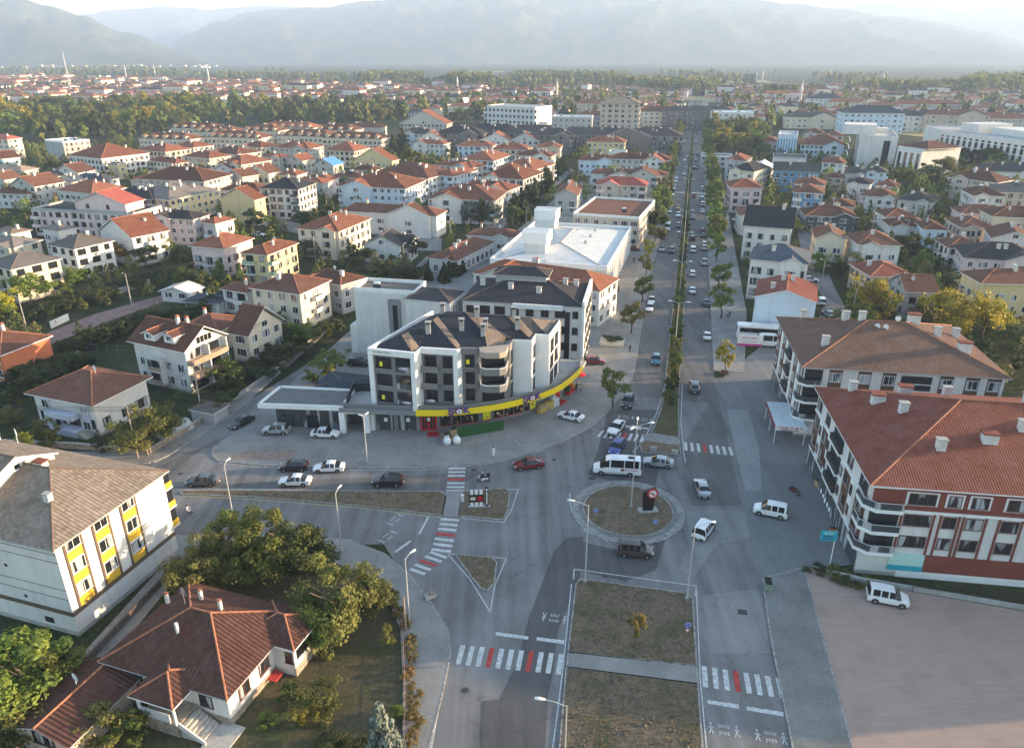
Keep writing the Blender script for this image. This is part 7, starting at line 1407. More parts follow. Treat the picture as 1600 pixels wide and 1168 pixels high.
# teal shop sign on a pole
p = G(1296, 884, .07); ts = empty('shop_sign', (p.x, p.y, .07), rad(-4), 'teal shop sign board on a white pole before the red and white block', 'sign'); MB().tube((0, 0, 0), (0, 0, 5.0), .06, n=8).build('post', M_WHITE, ts); MB().box((-.75, 0, 4.3), (1.9, .16, 1.35)).build('sign_board', M_TEAL, ts)
o = put('lettering', textmesh('A101', .55, M_WHITE, 'lettering', .005), ts, (-.75, -.095, 4.68)); o.rotation_euler = (PI / 2, 0, 0)
for n_, z_ in ((6, 4.28), (7, 3.92)): o = put('lettering', marks(n_, .28, mat('letter_navy', (.02, .05, .15), .5), 'lettering'), ts, (-.75, -.095, z_)); o.rotation_euler = (PI / 2, 0, 0)
# boundary walls, fences, small structures
def wallrun(name, pts, h, th, m, label, cat='wall', coping=None):
 P3 = [G(*q) for q in pts]; o0 = P3[0]; e = empty(name, (o0.x, o0.y, 0), 0, label, cat)
 for i in range(len(P3) - 1):
  a, b = P3[i] - o0, P3[i + 1] - o0; d = b - a; b_ = MB(); b_.box((d.length / 2, 0, h / 2), (d.length, th, h)); b_.build('wall_panel', m, e, tuple(a), math.atan2(d.y, d.x))
  if coping: MB().box((d.length / 2, 0, h + .04), (d.length, th + .1, .08)).build('coping', coping, e, tuple(a), math.atan2(d.y, d.x))
def fence(name, pts, h, label, m=M_RAIL, step=2.2, base=.0, cat='fence'):
 P3 = [G(*q) for q in pts]; o0 = P3[0]; e = empty(name, (o0.x, o0.y, 0), 0, label, cat)
 for i in range(len(P3) - 1):
  a, b = P3[i] - o0, P3[i + 1] - o0; n = max(1, int((b - a).length / step))
  for k in range(n): MB().tube(tuple(a.lerp(b, k / n)), tuple(a.lerp(b, k / n) + Vector((0, 0, h))), .04, n=6).build('post', m, e)
  for z_ in (h * .5, h - .05): MB().tube(tuple(a + Vector((0, 0, z_))), tuple(b + Vector((0, 0, z_))), .02, n=5).build('rail', m, e)
M_GWALL = mat('garden_wall', (.27, .22, .17), .9, .25, .5, .4, 5)
wallrun('garden_wall', [(-40, 694), (120, 701), (232, 711)], 1.0, .25, M_GWALL, 'rubble garden wall along the left pavement', coping=M_CONC); wallrun('garden_wall', [(234, 709), (290, 676), (335, 648)], .9, .25, M_GWALL, 'brick garden wall climbing beside the side street', coping=M_CONC)
wallrun('garden_wall', [(345, 640), (420, 588), (490, 528)], .8, .2, M_CONC, 'low wall under the hedge of the side street'); wallrun('garden_wall', [(70, 590), (125, 556)], 1.2, .2, M_CONC, 'pale concrete wall between orange and lilac houses'); wallrun('garden_wall', [(80, 513), (108, 500)], 1.6, .2, WALL['w'], 'white wall piece beside the red dirt lane'); wallrun('garden_wall', [(152, 467), (200, 455), (235, 444)], 1.4, .2, M_CONC, 'grey retaining wall above the dirt lane'); wallrun('garden_wall', [(608, 425), (650, 425), (668, 408)], 1.5, .2, M_CONC, 'grey yard wall beside the hedge trees'); wallrun('garden_wall', [(1300, 490), (1322, 515)], 1.5, .25, M_CONC, 'concrete wall beside the parked silver car')
wallrun('retaining_wall', [(1270, 890), (1345, 908), (1600, 952), (1720, 975)], .55, .3, M_CONC, 'low concrete wall between dirt lot and red and white block'); fence('railing', [(1425, 924), (1600, 948), (1720, 968)], 1.4, 'dark wire fence between dirt lot and plinth', step=3)
fence('garden_fence', [(588, 906), (611, 942), (629, 985), (633, 1060), (633, 1170), (600, 1300)], 1.3, 'rusty garden fence with posts along the pavement', mat('rusty_post', (.27, .15, .09), .9, .2, .3), 2.4); fence('railing', [(120, 548), (200, 552)], 1.6, 'blue grey metal fence behind the lilac house', mat('fence_bluegrey', (.2, .24, .28), .6), 2); wallrun('alley_wall', [(133, 1040), (272, 893)], .9, .25, mat('alley_stone', (.16, .13, .11), .9, .3, .3), 'dark stone wall between alley and bungalow')
HC((325, 628), 4.6, 3.4, 20, 1, 'g', 'g', 'h', 'tin roofed shed behind the utility pole', chim=0, ze=2.0, blank='FLRB', pitch=.25, over=.3, name='shed', cat='shed'); HC((283, 446), 8, 5, 14, 1, 'w', 'w', 'g', 'small white metal shed by the dark trees', chim=0, ze=2.6, pitch=.3, name='shed', cat='shed'); HC((325, 460), 8.5, 6, 12, 1, 'n', 'w', 'h', 'open porch with slate blue roof beside the small white house', chim=0, ze=3.0, pitch=.06, blank='FR', name='porch', cat='shed')
b = MB(); n_ = 8
for i in range(n_): a0_, a1_ = PI * i / n_, PI * (i + 1) / n_; b.face([(1.5 * math.cos(a0_), -2.5, 1.7 * math.sin(a0_)), (1.5 * math.cos(a1_), -2.5, 1.7 * math.sin(a1_)), (1.5 * math.cos(a1_), 2.5, 1.7 * math.sin(a1_)), (1.5 * math.cos(a0_), 2.5, 1.7 * math.sin(a0_))], 0, True)
b.face([(1.5 * math.cos(PI * i / n_), -2.5, 1.7 * math.sin(PI * i / n_)) for i in range(n_ + 1)]); b.face([(1.5 * math.cos(PI * i / n_), 2.5, 1.7 * math.sin(PI * i / n_)) for i in range(n_, -1, -1)])
p = G(274, 676); tag(b.build('polytunnel', mat('tunnel_film', (.34, .35, .33), .6, .15, .6), None, (p.x, p.y, 0), -rad(30)), 'small grey polytunnel behind the corner garden wall', 'polytunnel')
for px, lb in (((1021, 704), 'left concrete block on the median nose'), ((1054, 709), 'right concrete block on the median nose')): p = G(*px, .15); tag(MB().box((0, 0, .35), (1.1, .5, .7), rad(-8), top=.85).build('concrete_block', M_CONC, None, (p.x, p.y, .15)), lb, 'block')
p = G(1199, 918, .13); tag(MB().box((0, 0, .5), (.8, 1.3, .9), rad(-10)).box((0, 0, 1.0), (.7, 1.2, .12), rad(-10), m=1).build('rubbish_bin', [mat('bin_grey_green', (.2, .24, .2), .6, .15, .3), M_DARK], None, (p.x, p.y, .135)), 'grey green rubbish container on the right pavement', 'bin')
p = G(1132, 583, .13); pl_ = empty('planter', (p.x, p.y, .13), -rad(13), 'square wooden planter at the foot of the young kerb tree', 'planter')
for s in (-1, 1): MB().box((s * .65, 0, .2), (.12, 1.4, .4)).build('plank', mat('planter_wood', (.2, .11, .07), .85, .2, .3), pl_); MB().box((0, s * .65, .2), (1.18, .12, .39)).build('plank', MATS['planter_wood'], pl_)
p = G(672, 932, .13); tag(MB().box((0, 0, .2), (1.3, .8, .4), rad(30)).box((.2, .1, .45), (.8, .5, .25), rad(10), m=1).build('rubble_heap', [M_CONC, M_GWALL], None, (p.x, p.y, .13)), 'small heap of rubble on the garden pavement', 'rubble')
for i in range(5): sack('sack', (1288 + i * 3.2, 773 + i * 7), '%s white sack from the far end of the pile by the wall' % nth(i + 1))['group'] = 'white sacks by the wall'
pallet_crates((1279, 759), 'brown crates stacked beside the white sacks', 3)
# ---------------------------------------------------------------- people and two-wheelers
M_SKIN = mat('skin', (.42, .24, .16), .6, .05); M_HAIR = mat('hair', (.02, .015, .012), .7, .1)
def skinned(name, V, E_, Rr, m, sub=1):
 me = bpy.data.meshes.new(name); me.from_pydata(V, E_, []); o = bpy.data.objects.new('tmp', me); col.objects.link(o)
 md = o.modifiers.new('s', 'SKIN'); sv = me.skin_vertices[0].data
 for i, r_ in enumerate(Rr): sv[i].radius = (r_, r_) if not hasattr(r_, '__len__') else r_
 sv[0].use_root = True
 ss = o.modifiers.new('d', 'SUBSURF'); ss.levels = sub; ss.render_levels = sub
 dg = bpy.context.evaluated_depsgraph_get(); out = bpy.data.meshes.new_from_object(o.evaluated_get(dg)); bpy.data.objects.remove(o)
 out.materials.clear()
 for q in (m if isinstance(m, list) else [m]): out.materials.append(q)
 for p in out.polygons: p.use_smooth = True
 return out
def person(px, az, top, bottom, label, pose='walk', z=.13, robe=False, loc=None, parent=None, rot=None):
 """one continuous body (cloth colours by height), hair child"""
 st_ = .32 if pose == 'walk' else .08
 if pose == 'sit':
  V = [(0, 0, .55), (0, .0, .8), (0, .03, 1.05), (0, .05, 1.18), (0, .09, 1.32), (.1, .02, .55), (.13, .4, .55), (.13, .38, .1), (.13, .52, .06), (-.1, .02, .55), (-.13, .4, .55), (-.13, .38, .1), (-.13, .52, .06), (.19, .03, 1.08), (.24, .18, .86), (.2, .42, .84), (-.19, .03, 1.08), (-.24, .18, .86), (-.2, .42, .84)]
 else:
  V = [(0, 0, .95), (0, .0, 1.18), (0, .0, 1.38), (0, .01, 1.52), (0, .03, 1.66), (.09, 0, .9), (.1, st_ * .5, .5), (.1, st_ * .6 - .02, .08), (.1, st_ * .6 + .13, .05), (-.09, 0, .9), (-.1, -st_ * .3, .5), (-.1, -st_ * .7, .1), (-.1, -st_ * .7 + .13, .05), (.19, 0, 1.4), (.24, -.1 - st_ * .2, 1.13), (.24, .02, .9), (-.19, 0, 1.4), (-.24, .1 * st_, 1.13), (-.25, .14, .92)]
 E_ = [(0, 1), (1, 2), (2, 3), (3, 4), (0, 5), (5, 6), (6, 7), (7, 8), (0, 9), (9, 10), (10, 11), (11, 12), (2, 13), (13, 14), (14, 15), (2, 16), (16, 17), (17, 18)]
 Rr = [(.15, .11), (.14, .1), (.16, .1), .055, .1, .09, .062, .045, .04, .09, .062, .045, .04, .06, .045, .035, .06, .045, .035]
 if robe: V = V; Rr = [.17, .15, .16, .055, .1, .15, .16, .16, .05, .15, .16, .16, .05, .07, .06, .035, .07, .06, .035]
 me = skinned('person_body', V, E_, Rr, [top, bottom, M_SKIN, M_TRIM], 2)
 hz = V[3][2]; wz = V[0][2] - .02
 for p in me.polygons:
  c = p.center; p.material_index = 2 if c.z > hz - .02 or (abs(c.x) > .2 and c.z < V[14][2] - .12 and c.z > .6) else (0 if c.z > wz else (3 if c.z < .1 else 1))
 p = G(*px, z) if loc is None else Vector(loc)
 o = put('person', me, None, (p.x, p.y, p.z if loc is not None else z), -rad(az)); tag(o, label, 'person')
 hb = MB(); hb.lathe([(.001, .115), (.07, .1), (.112, .03), (.115, -.03), (.1, -.06)], 12); h = V[4]
 hb.build('hair', M_HAIR if 'helmet' not in label else M_WHITE, o, (h[0], h[1] - .015, h[2] + .03))
 return o
def cl(n_, c): return mat('cloth_' + n_, c, .9, .1, .2)
person((771, 713), 150, cl('white', (.6, .6, .58)), cl('white', (.6, .6, .58)), 'person in a long white robe standing on the forecourt', 'stand', robe=True)
person((984, 551), 190, cl('black', (.02, .02, .022)), cl('dark', (.03, .03, .035)), 'person in black walking on the pavement by the shrub bed'); person((990, 411), 185, cl('black', (.02, .02, .022)), cl('dark', (.03, .03, .035)), 'person in dark clothes walking beside the metal hall'); person((966, 455), 110, cl('black', (.02, .02, .022)), cl('black', (.02, .02, .022)), 'person in black striding near the terracotta block', robe=True)
person((901, 611), 60, cl('black', (.02, .02, .022)), cl('dark', (.03, .03, .035)), 'person in black at the produce stand', 'stand'); person((907, 613), 240, cl('pale', (.5, .52, .56)), cl('blue', (.06, .09, .2)), 'person in a pale shirt at the produce stand', 'stand'); person((1136, 496), 30, cl('pale', (.5, .52, .56)), cl('dark', (.03, .03, .035)), 'person in a pale top beside the right kerb tree', 'stand'); person((1139, 497), 220, cl('black', (.02, .02, .022)), cl('blue', (.06, .09, .2)), 'person in black beside the right kerb tree', 'stand')
def two_wheeler(px, az, kind, body, label, z=.03):
 p = G(*px, z); e = empty('scooter' if kind == 'scooter' else ('bicycle' if kind == 'bike' else 'motorcycle'), (p.x, p.y, z), -rad(az), label, 'bicycle' if kind == 'bike' else 'motorcycle')
 wr = .33 if kind == 'bike' else (.24 if kind == 'scooter' else .3); wb = .52 if kind == 'bike' else .62
 for s in (-1, 1):
  b = MB(); N = 18
  for i in range(N): a, c = 2 * PI * i / N, 2 * PI * (i + 1) / N; b.tube((0, wr * math.cos(a), wr * math.sin(a)), (0, wr * math.cos(c), wr * math.sin(c)), .022 if kind == 'bike' else .06, n=6, cap=False)
  w = b.build('wheel', M_TYRE, e, (0, s * wb, wr))
  hb = MB(); hb.tube((-.03, 0, 0), (.03, 0, 0), .05 if kind == 'bike' else wr * .7, n=10, smooth=False); hb.build('hub', M_RIM, w)
 if kind == 'bike':
  b = MB(); b.path([(0, -.52, .33), (0, -.15, .33), (0, -.22, .8), (0, -.52, .33)], .02); b.path([(0, -.15, .33), (0, .38, .78), (0, -.22, .76)], .02); b.path([(0, .52, .33), (0, .38, .95)], .02); b.build('frame', body, e)
  MB().tube((-.28, .36, .97), (.28, .36, .97), .015, n=6).build('handlebar', M_TRIM, e); MB().box((0, -.23, .86), (.14, .26, .06)).build('saddle', M_TRIM, e)
 else:
  b = MB(); b.box((0, -.3, .55), (.32, .85, .28), top=.8); b.box((0, .18, .32), (.3, .5, .1)); b.add([(-.2, .32, .3), (.2, .32, .3), (.16, .52, 1.0), (-.16, .52, 1.0), (-.17, .42, .3), (.17, .42, .3), (.13, .6, .98), (-.13, .6, .98)], [(0, 1, 2, 3), (7, 6, 5, 4), (1, 5, 6, 2), (4, 0, 3, 7), (3, 2, 6, 7)]); b.build('body', body, e)
  MB().box((0, -.28, .76), (.28, .75, .12)).build('seat', M_TRIM, e); MB().tube((-.32, .45, 1.05), (.32, .45, 1.05), .02, n=6).build('handlebar', M_TRIM, e); MB().tube((0, wb, wr), (0, .48, 1.0), .035, n=6).build('fork', M_METAL, e); MB().box((0, .6, .85), (.18, .08, .16)).build('headlight', M_HEAD, e)
 return e, p
e_, p = two_wheeler((755, 752), 263, 'scooter', paint('white'), 'white delivery scooter driving past the zebra crossing'); MB().box((0, -.75, 1.0), (.48, .46, .46)).build('delivery_box', M_TRIM, e_); MB().box((0, -.99, 1.0), (.3, .02, .2)).build('box_label', M_YST, e_)
person(None, 263, cl('black', (.02, .02, .022)), cl('dark', (.03, .03, .035)), 'rider with white helmet and black jacket on the delivery scooter', 'sit', loc=(p.x, p.y - .02, .24))
e_, p = two_wheeler((297, 806), 100, 'bike', M_TRIM, 'bicycle on the lower road behind the yellow panelled block'); person(None, 100, cl('pale', (.5, .52, .56)), cl('dark', (.03, .03, .035)), 'cyclist in a pale shirt on the lower road', 'sit', loc=(p.x - .2, p.y, .36))
e_, p = two_wheeler((1241, 770), 150, 'moto', paint('red'), 'dark motorcycle parked on the right forecourt', .07)
e_, p = two_wheeler((1304, 832), 95, 'moto', mat('moto_orange', (.6, .16, .02), .4), 'orange motorcycle parked against the red and white block', .07)
def stall(px, label):
 p = G(*px, .13); e = empty('parasol', (p.x, p.y, .13), 0, label, 'parasol'); MB().tube((0, 0, 0), (0, 0, 2.5), .03, n=6).build('pole', M_METAL, e); MB().lathe([(.001, 2.7), (1.3, 2.15), (1.3, 2.1)], 8, smooth=False).build('canopy', M_REDD, e)
stall((904, 601), 'red parasol over the produce stand'); stall((1017, 334), 'red parasol in front of the beige terrace block')
pl_ = empty('market_goods', tuple(G(956, 536, .13)), rad(-13), 'planted bed with white rim on the left pavement', 'planter'); MB().box((0, 0, .3), (5, 3.4, .6)).build('rim', WALL['c'], pl_); put('crown', crown('bush', 'shrub', 1), pl_, (0, 0, .4), s=(2.4, 1.6, 1.3))
# ---------------------------------------------------------------- trees placed from the photograph
def T(px, h, r, kind, leafc, lod, label, name='tree', clear=.25, group=None, cat='tree', z=0): p = G(*px, z); FOOT.append((p.x, p.y, min(r, 2.5), None)); return tree(name, p, h, r, kind, leafc, lod, label, group, clear, cat)
T((432, 905), 9.4, 4.3, 'round', 'green', 3, 'green garden tree in the middle above the bungalow', clear=.1); T((385, 880), 8.0, 3.6, 'oval', 'green', 3, 'upright green tree left of the middle garden tree', clear=.08); T((352, 905), 7.0, 3.2, 'oval', 'olive', 3, 'olive green upright tree above the bungalow ridge', clear=.08); T((300, 925), 7.2, 3.4, 'oval', 'olive', 3, 'olive tinted tree beside the yellow panelled wall', clear=.1); T((478, 912), 7.4, 3.6, 'oval', 'dark', 3, 'dark green tree between the garden trees and the sunlit tree', clear=.1)
T((532, 998), 10.4, 3.9, 'oval', 'olive', 3, 'tall sunlit bushy tree beside the bungalow', clear=.06); T((562, 970), 7.6, 3.0, 'oval', 'olive', 3, 'small green tree leaning to the garden fence', clear=.1); T((505, 1010), 6, 2.4, 'oval', 'bright', 3, 'lower bright part tree beside the bungalow bay', clear=.06)
T((50, 1100), 7.0, 5.0, 'round', 'bright', 3, 'bright leafy tree before the shaded white wall', clear=.1); T((95, 1075), 5.5, 3.2, 'round', 'green', 3, 'smaller leafy tree at the foot of the white wall', clear=.1)
T((232, 705), 8.2, 4.6, 'round', 'olive', 3, 'bushy olive tree at the street corner before the lilac house', clear=.12); T((78, 700), 4.8, 2.8, 'round', 'olive', 2, 'rounded grey green shrub tree before the lilac house', clear=.05); T((44, 716), 5.0, 1.5, 'oval', 'yellow', 2, 'young yellowish pavement tree at the left', clear=.4, z=.13)
T((604, 1215), 9.5, 2.1, 'cone', 'blue', 3, 'blue grey spruce at the bottom edge of the garden', 'conifer_tree', clear=.03); T((993, 1008), 4.4, 1.0, 'oval', 'rust', 1, 'thin golden sapling in the middle of the lawn median', clear=.38)
for px, h, r, lc, lb in (((488, 1108), 2.6, 2.4, 'olive', 'rounded olive bush in the bungalow garden'), ((484, 1120), 2.0, 1.5, 'yellow', 'bright yellow bush in the bungalow garden'), ((418, 1132), 1.4, 1.0, 'bright', 'small green bush near the bungalow wall'), ((450, 1095), 1.8, 1.2, 'green', 'green bush beside the red hatch'), ((165, 1160), 3.6, 2.6, 'olive', 'olive bush before the bungalow porch'), ((205, 1150), 2.6, 1.8, 'green', 'small bush under the porch'), ((42, 1150), 4.2, 2.6, 'olive', 'tall bush at the bottom left edge'), ((510, 1172), 1.2, 1.6, 'shrub', 'dark low bush at the bottom of the garden'), ((545, 1168), 1.4, 1.4, 'shrub', 'dark low bush left of the spruce'), ((620, 1120), 1.5, .9, 'bright', 'small bright bush right of the spruce'), ((605, 1012), 3.0, .8, 'olive', 'slim sapling inside the garden fence'), ((1272, 893), .9, 1.2, 'shrub', 'small weed clump at the corner of the dirt lot'), ((1297, 897), 1.3, 1.1, 'green', 'larger weed clump at the corner of the dirt lot'), ((1320, 905), .7, 1.6, 'shrub', 'low weeds along the dirt lot wall'), ((1358, 917), .6, 1.5, 'olive', 'dry weeds behind the parked white van'), ((60, 690), 2.2, 1.6, 'green', 'left shrub before the lilac house porch'), ((165, 705), 1.8, 1.5, 'shrub', 'dark shrub under the lilac house corner'), ((180, 700), 2.0, 1.3, 'green', 'green shrub by the lilac house gate'), ((20, 660), 3.0, 2.4, 'olive', 'olive shrub at the left end of the rubble wall')):
 T(px, h, r, 'bush', lc, 2, lb, 'bush', 0.0, None, 'bush')
for i in range(26):   # dry weeds along the garden fence
 a = G(590, 915).lerp(G(612, 945), i / 8) if i < 8 else (G(612, 945).lerp(G(630, 990), (i - 8) / 5) if i < 13 else G(634, 1000).lerp(G(640, 1180), (i - 13) / 13))
 tree('dry_weed', a + Vector((RN.uniform(.2, .7), 0, .1)), RN.uniform(.5, 1.3), RN.uniform(.5, .9), 'bush', 'rust', 0, '%s dry rusty weed clump down the garden fence' % nth(i + 1), 'dry weeds along the garden fence', 0, 'weeds')
# street trees
KL = [((957, 637), 7.6, 2.6, 'green'), ((986, 520), 8.5, 2.9, 'olive'), ((1003, 472), 8.2, 2.9, 'green'), ((1009, 430), 6.5, 2.1, 'green'), ((1013, 404), 6.8, 2.3, 'yellow'), ((1022, 386), 8, 3.2, 'olive')]
KR = [((1132, 583), 6.6, 2.0, 'yellow'), ((1126, 497), 8.6, 3.0, 'green'), ((1122, 452), 8.8, 3.1, 'green'), ((1119, 408), 8.6, 3.0, 'bright'), ((1117, 385), 8.6, 3.0, 'bright')]
for side, L_, t_, s0 in (('left', KL, -10.0, 118), ('right', KR, 10.2, 112)):
 for i, (px, h, r, lc) in enumerate(L_): T(px, h, r, 'oval', lc, 2 if i < 3 else 1, '%s tree of the %s kerb row counting away from the roundabout' % (nth(i + 1), side), clear=.26, z=.13, group=side + ' kerb trees')
 s = s0; i = len(L_)
 while s < 520:
  i += 1; p = Vector(BV(s, t_ + RN.uniform(-.8, .8), .13)); h = RN.uniform(8, 10.5)
  if not 196 < s < 216: tree('tree', p, h, h * .38, RN.choice(['oval', 'round']), RN.choice(['green', 'dark', 'olive', 'green', 'bright']), 1, '%s tree of the %s kerb row counting away from the roundabout' % (nth(i), side), side + ' kerb trees', .2)
  s += RN.uniform(7.5, 11)
s = -14.0; i = 0
while s < 330:
 p = Vector(BV(s, RN.uniform(-.3, .3)))
 tree('median_shrub', p, RN.uniform(2.0, 4.0), RN.uniform(1.0, 1.5), 'oval', RN.choice(['olive', 'green', 'shrub', 'green']), 1 if s < 60 else 0, '%s slim shrub of the boulevard median counting away from the roundabout' % nth(i + 1), 'median shrubs', .12, 'tree'); i += 1; s += RN.uniform(3.2, 5.5) if s < 150 else RN.uniform(5, 8)
for s0 in (2, 17): tree('median_tree', Vector(BV(s0, 0)), 4.6, 1.7, 'oval', 'green', 2, ['taller round tree on the median beside the first double lamp', 'taller tree at the start of the planted median'][s0 == 2], None, .3)
# individually visible garden trees
for px, h, r, kd, lc, lb in (((1350, 508), 12, 5.8, 'round', 'yellow', 'yellow green walnut tree left of the grey rendered house'), ((1380, 500), 7.5, 4.6, 'round', 'olive', 'olive tree under the left walnut tree'), ((1340, 520), 6.5, 4.4, 'round', 'green', 'green tree behind the brown block chimneys'), ((1482, 522), 12, 6.2, 'round', 'yellow', 'large yellow walnut tree right of the grey rendered house'), ((1532, 534), 10.5, 5.4, 'round', 'yellow', 'second yellow walnut tree beside the yellow house'), ((1590, 560), 8, 5, 'round', 'dark', 'dark tree at the right edge behind the brown block'), ((1440, 500), 6, 3.5, 'round', 'olive', 'olive tree before the grey rendered house'),
 ((1412, 400), 8.5, 5.2, 'round', 'dark', 'dark round tree among the right hand houses'), ((1452, 400), 6, 4, 'round', 'green', 'green tree right of the dark round one'), ((1440, 425), 6.5, 3.6, 'round', 'bright', 'bright tree above the dull red roof'), ((1317, 428), 6.5, 4.6, 'round', 'green', 'green tree before the cream chalet'), ((1283, 425), 6.5, 3.8, 'round', 'bright', 'bright tree behind the slate roofed block'), ((1490, 460), 6.5, 4, 'round', 'dark', 'dark tree left of the yellow apartment house'), ((1240, 362), 4.5, 3, 'round', 'yellow', 'yellowish small tree before the dark walled house'), ((1265, 362), 5, 3, 'round', 'olive', 'olive small tree before the dark walled house'),
 ((1440, 290), 11, 8, 'round', 'dark', 'large dark tree cluster below the white school'), ((1470, 285), 11, 8, 'round', 'olive', 'sunlit large tree right of the dark cluster'), ((1410, 295), 9, 6, 'round', 'green', 'green tree left of the dark cluster'), ((1460, 340), 6, 4.5, 'round', 'green', 'green tree behind the brown hip roofs at the right'), ((1550, 345), 6, 5, 'round', 'green', 'tree before the tall white house'), ((1560, 265), 9, 6, 'round', 'bright', 'bright tree below the striped building'), ((1580, 255), 8, 6, 'round', 'green', 'tree at the right edge below the striped building'), ((1495, 262), 8, 5, 'round', 'bright', 'bright tree by the L shaped block'),
 ((50, 478), 8.6, 5.2, 'round', 'bright', 'sunlit tree before the unfinished cream house'), ((110, 455), 6.5, 4.4, 'round', 'bright', 'sunlit tree before the unfinished white house'), ((10, 490), 7, 4, 'round', 'yellow', 'yellow tree at the left edge'), ((198, 412), 8, 4.4, 'round', 'rust', 'rust tinted tree beside the grey gable house'), ((228, 415), 7, 4, 'round', 'dark', 'dark tree below the grey gable house'), ((262, 405), 6.5, 3, 'round', 'olive', 'olive tree left of the pink house'), ((285, 425), 7, 5.5, 'round', 'green', 'wide green tree before the pink house'), ((315, 455), 7, 4.6, 'round', 'dark', 'dark tree beside the slate porch'), ((300, 450), 6, 4, 'round', 'green', 'green tree behind the white metal shed'), ((345, 440), 6, 3, 'cone', 'bright', 'bright pointed tree below the pink house'), ((395, 360), 7.5, 5, 'round', 'dark', 'dark tree in front of the blank blue grey gable'),
 ((425, 365), 6, 4.6, 'round', 'green', 'tree beside the white car behind the pink house'), ((478, 355), 6.5, 5, 'round', 'dark', 'dark spreading tree left of the cream terracotta house'), ((505, 345), 6, 4, 'round', 'dark', 'dark tree beside the crossarm pole'), ((560, 415), 6.5, 4.6, 'round', 'dark', 'dark tree behind the grey brown house'), ((480, 405), 7, 3.6, 'round', 'dark', 'dark tree right of the yellow house'), ((600, 440), 6, 5.5, 'round', 'shrub', 'first of the dark hedge trees behind the white tower'), ((640, 445), 6, 5.5, 'round', 'shrub', 'second of the dark hedge trees behind the white tower'), ((570, 450), 6, 5, 'round', 'shrub', 'dark tree right of the maroon roof'), ((645, 405), 7, 4.4, 'round', 'dark', 'dark tree beside the dark gabled house'),
 ((735, 350), 9, 3.2, 'oval', 'blue', 'grey green tree before the right row house'), ((750, 352), 10, 3.4, 'oval', 'dark', 'middle dark tree before the right row house'), ((770, 352), 9, 3.4, 'oval', 'blue', 'right grey green tree before the right row house'), ((560, 325), 8, 3, 'oval', 'olive', 'oval tree before the nearest left row house'), ((800, 352), 7, 3.5, 'round', 'green', 'round green tree by the back street'), ((520, 588), 5.5, 3.4, 'round', 'green', 'green tree at the bend of the side street'), ((495, 600), 4, 2.8, 'round', 'green', 'lower green tree at the bend of the side street'), ((470, 540), 5, 3.6, 'round', 'green', 'palm like green tree by the side street'), ((500, 530), 4, 3, 'round', 'shrub', 'dark shrub by the side street hedge'), ((360, 600), 5, 3.2, 'round', 'green', 'green tree before the balcony house'), ((435, 520), 4.5, 3, 'round', 'shrub', 'dark tree below the cream block'), ((640, 262), 10, 5, 'round', 'green', 'green tree left of the columned house'), ((630, 240), 17, 4, 'cone', 'dark', 'tall dark conifer before the pale grey block'), ((615, 245), 14, 4, 'cone', 'dark', 'second dark conifer before the pale grey block'), ((660, 268), 9, 4, 'round', 'olive', 'olive tree below the columned house'), ((1003, 240), 15, 9, 'round', 'olive', 'big olive tree beside the yellow building'), ((938, 238), 12, 2.6, 'column', 'dark', 'dark cypress before the yellow building'), ((945, 290), 9, 5, 'round', 'bright', 'bright tree beside the red hip roof'), ((910, 262), 12, 6, 'oval', 'green', 'tall tree at the end of the back street'), ((925, 270), 8, 6, 'round', 'dark', 'dark tree group behind the pale blue house')):
 T(px, h, r, kd, lc, 2 if px[1] > 395 else 1, lb, 'conifer_tree' if kd == 'cone' else 'tree', .08 if kd != 'cone' else .04)
# hedges: rows of shrubs along lane and street
for lab, grp, pts, n, lc, h in (('dark shrub of the thicket between dirt lane and balcony house', 'thicket by the dirt lane', [(128, 547), (198, 520), (258, 503), (325, 490)], 24, 'shrub', 3.4), ('dark shrub of the hedge along the side street', 'side street hedge', [(345, 632), (400, 590), (450, 555), (500, 520)], 16, 'shrub', 3.2), ('shrub behind the lilac house garden', 'lilac house garden shrubs', [(0, 640), (60, 600), (100, 580), (140, 572)], 14, 'shrub', 3.4), ('shrub on the bank above the dirt lane', 'bank shrubs', [(60, 497), (110, 480), (170, 466), (240, 436)], 18, 'shrub', 3.0), ('dark conifer of the row along the back street', 'back street conifers', [(805, 345), (835, 310), (858, 285), (885, 262)], 18, 'dark', 8), ('hedge conifer beside the low red brown roof', 'hedge beside the low red roof', [(640, 430), (690, 440), (720, 425)], 10, 'dark', 5), ('leafy shrub in the gardens below the walnut trees', 'gardens below the walnut trees', [(1350, 530), (1420, 520), (1520, 545), (1600, 590)], 14, 'shrub', 3), ('shrub between the right hand houses', 'right hand garden shrubs', [(1330, 400), (1400, 402), (1470, 420), (1500, 470)], 14, 'shrub', 3.4), ('small dark tree along the school yard', 'school yard trees', [(1450, 240), (1500, 255), (1560, 262)], 12, 'dark', 9), ('dark shrub behind the orange house', 'shrubs behind the orange house', [(0, 600), (50, 585), (95, 560), (110, 545)], 10, 'shrub', 3)):
 P3 = [G(*q) for q in pts]
 for i in range(n):
  t_ = i / (n - 1) * (len(P3) - 1); k = min(int(t_), len(P3) - 2); p = P3[k].lerp(P3[k + 1], t_ - k) + Vector((RN.gauss(0, 1.2), RN.gauss(0, 1.2), 0)); hh = h * RN.uniform(.7, 1.25)
  FOOT.append((p.x, p.y, 1.5, None)); tree('conifer_tree' if 'conifer' in lab else 'shrub', p, hh, hh * (.34 if 'conifer' in lab else .75), 'cone' if 'conifer' in lab else 'bush', lc, 1, '%s, %s along it' % (lab, nth(i + 1)), grp, .02, 'tree' if lc == 'dark' else 'shrub')
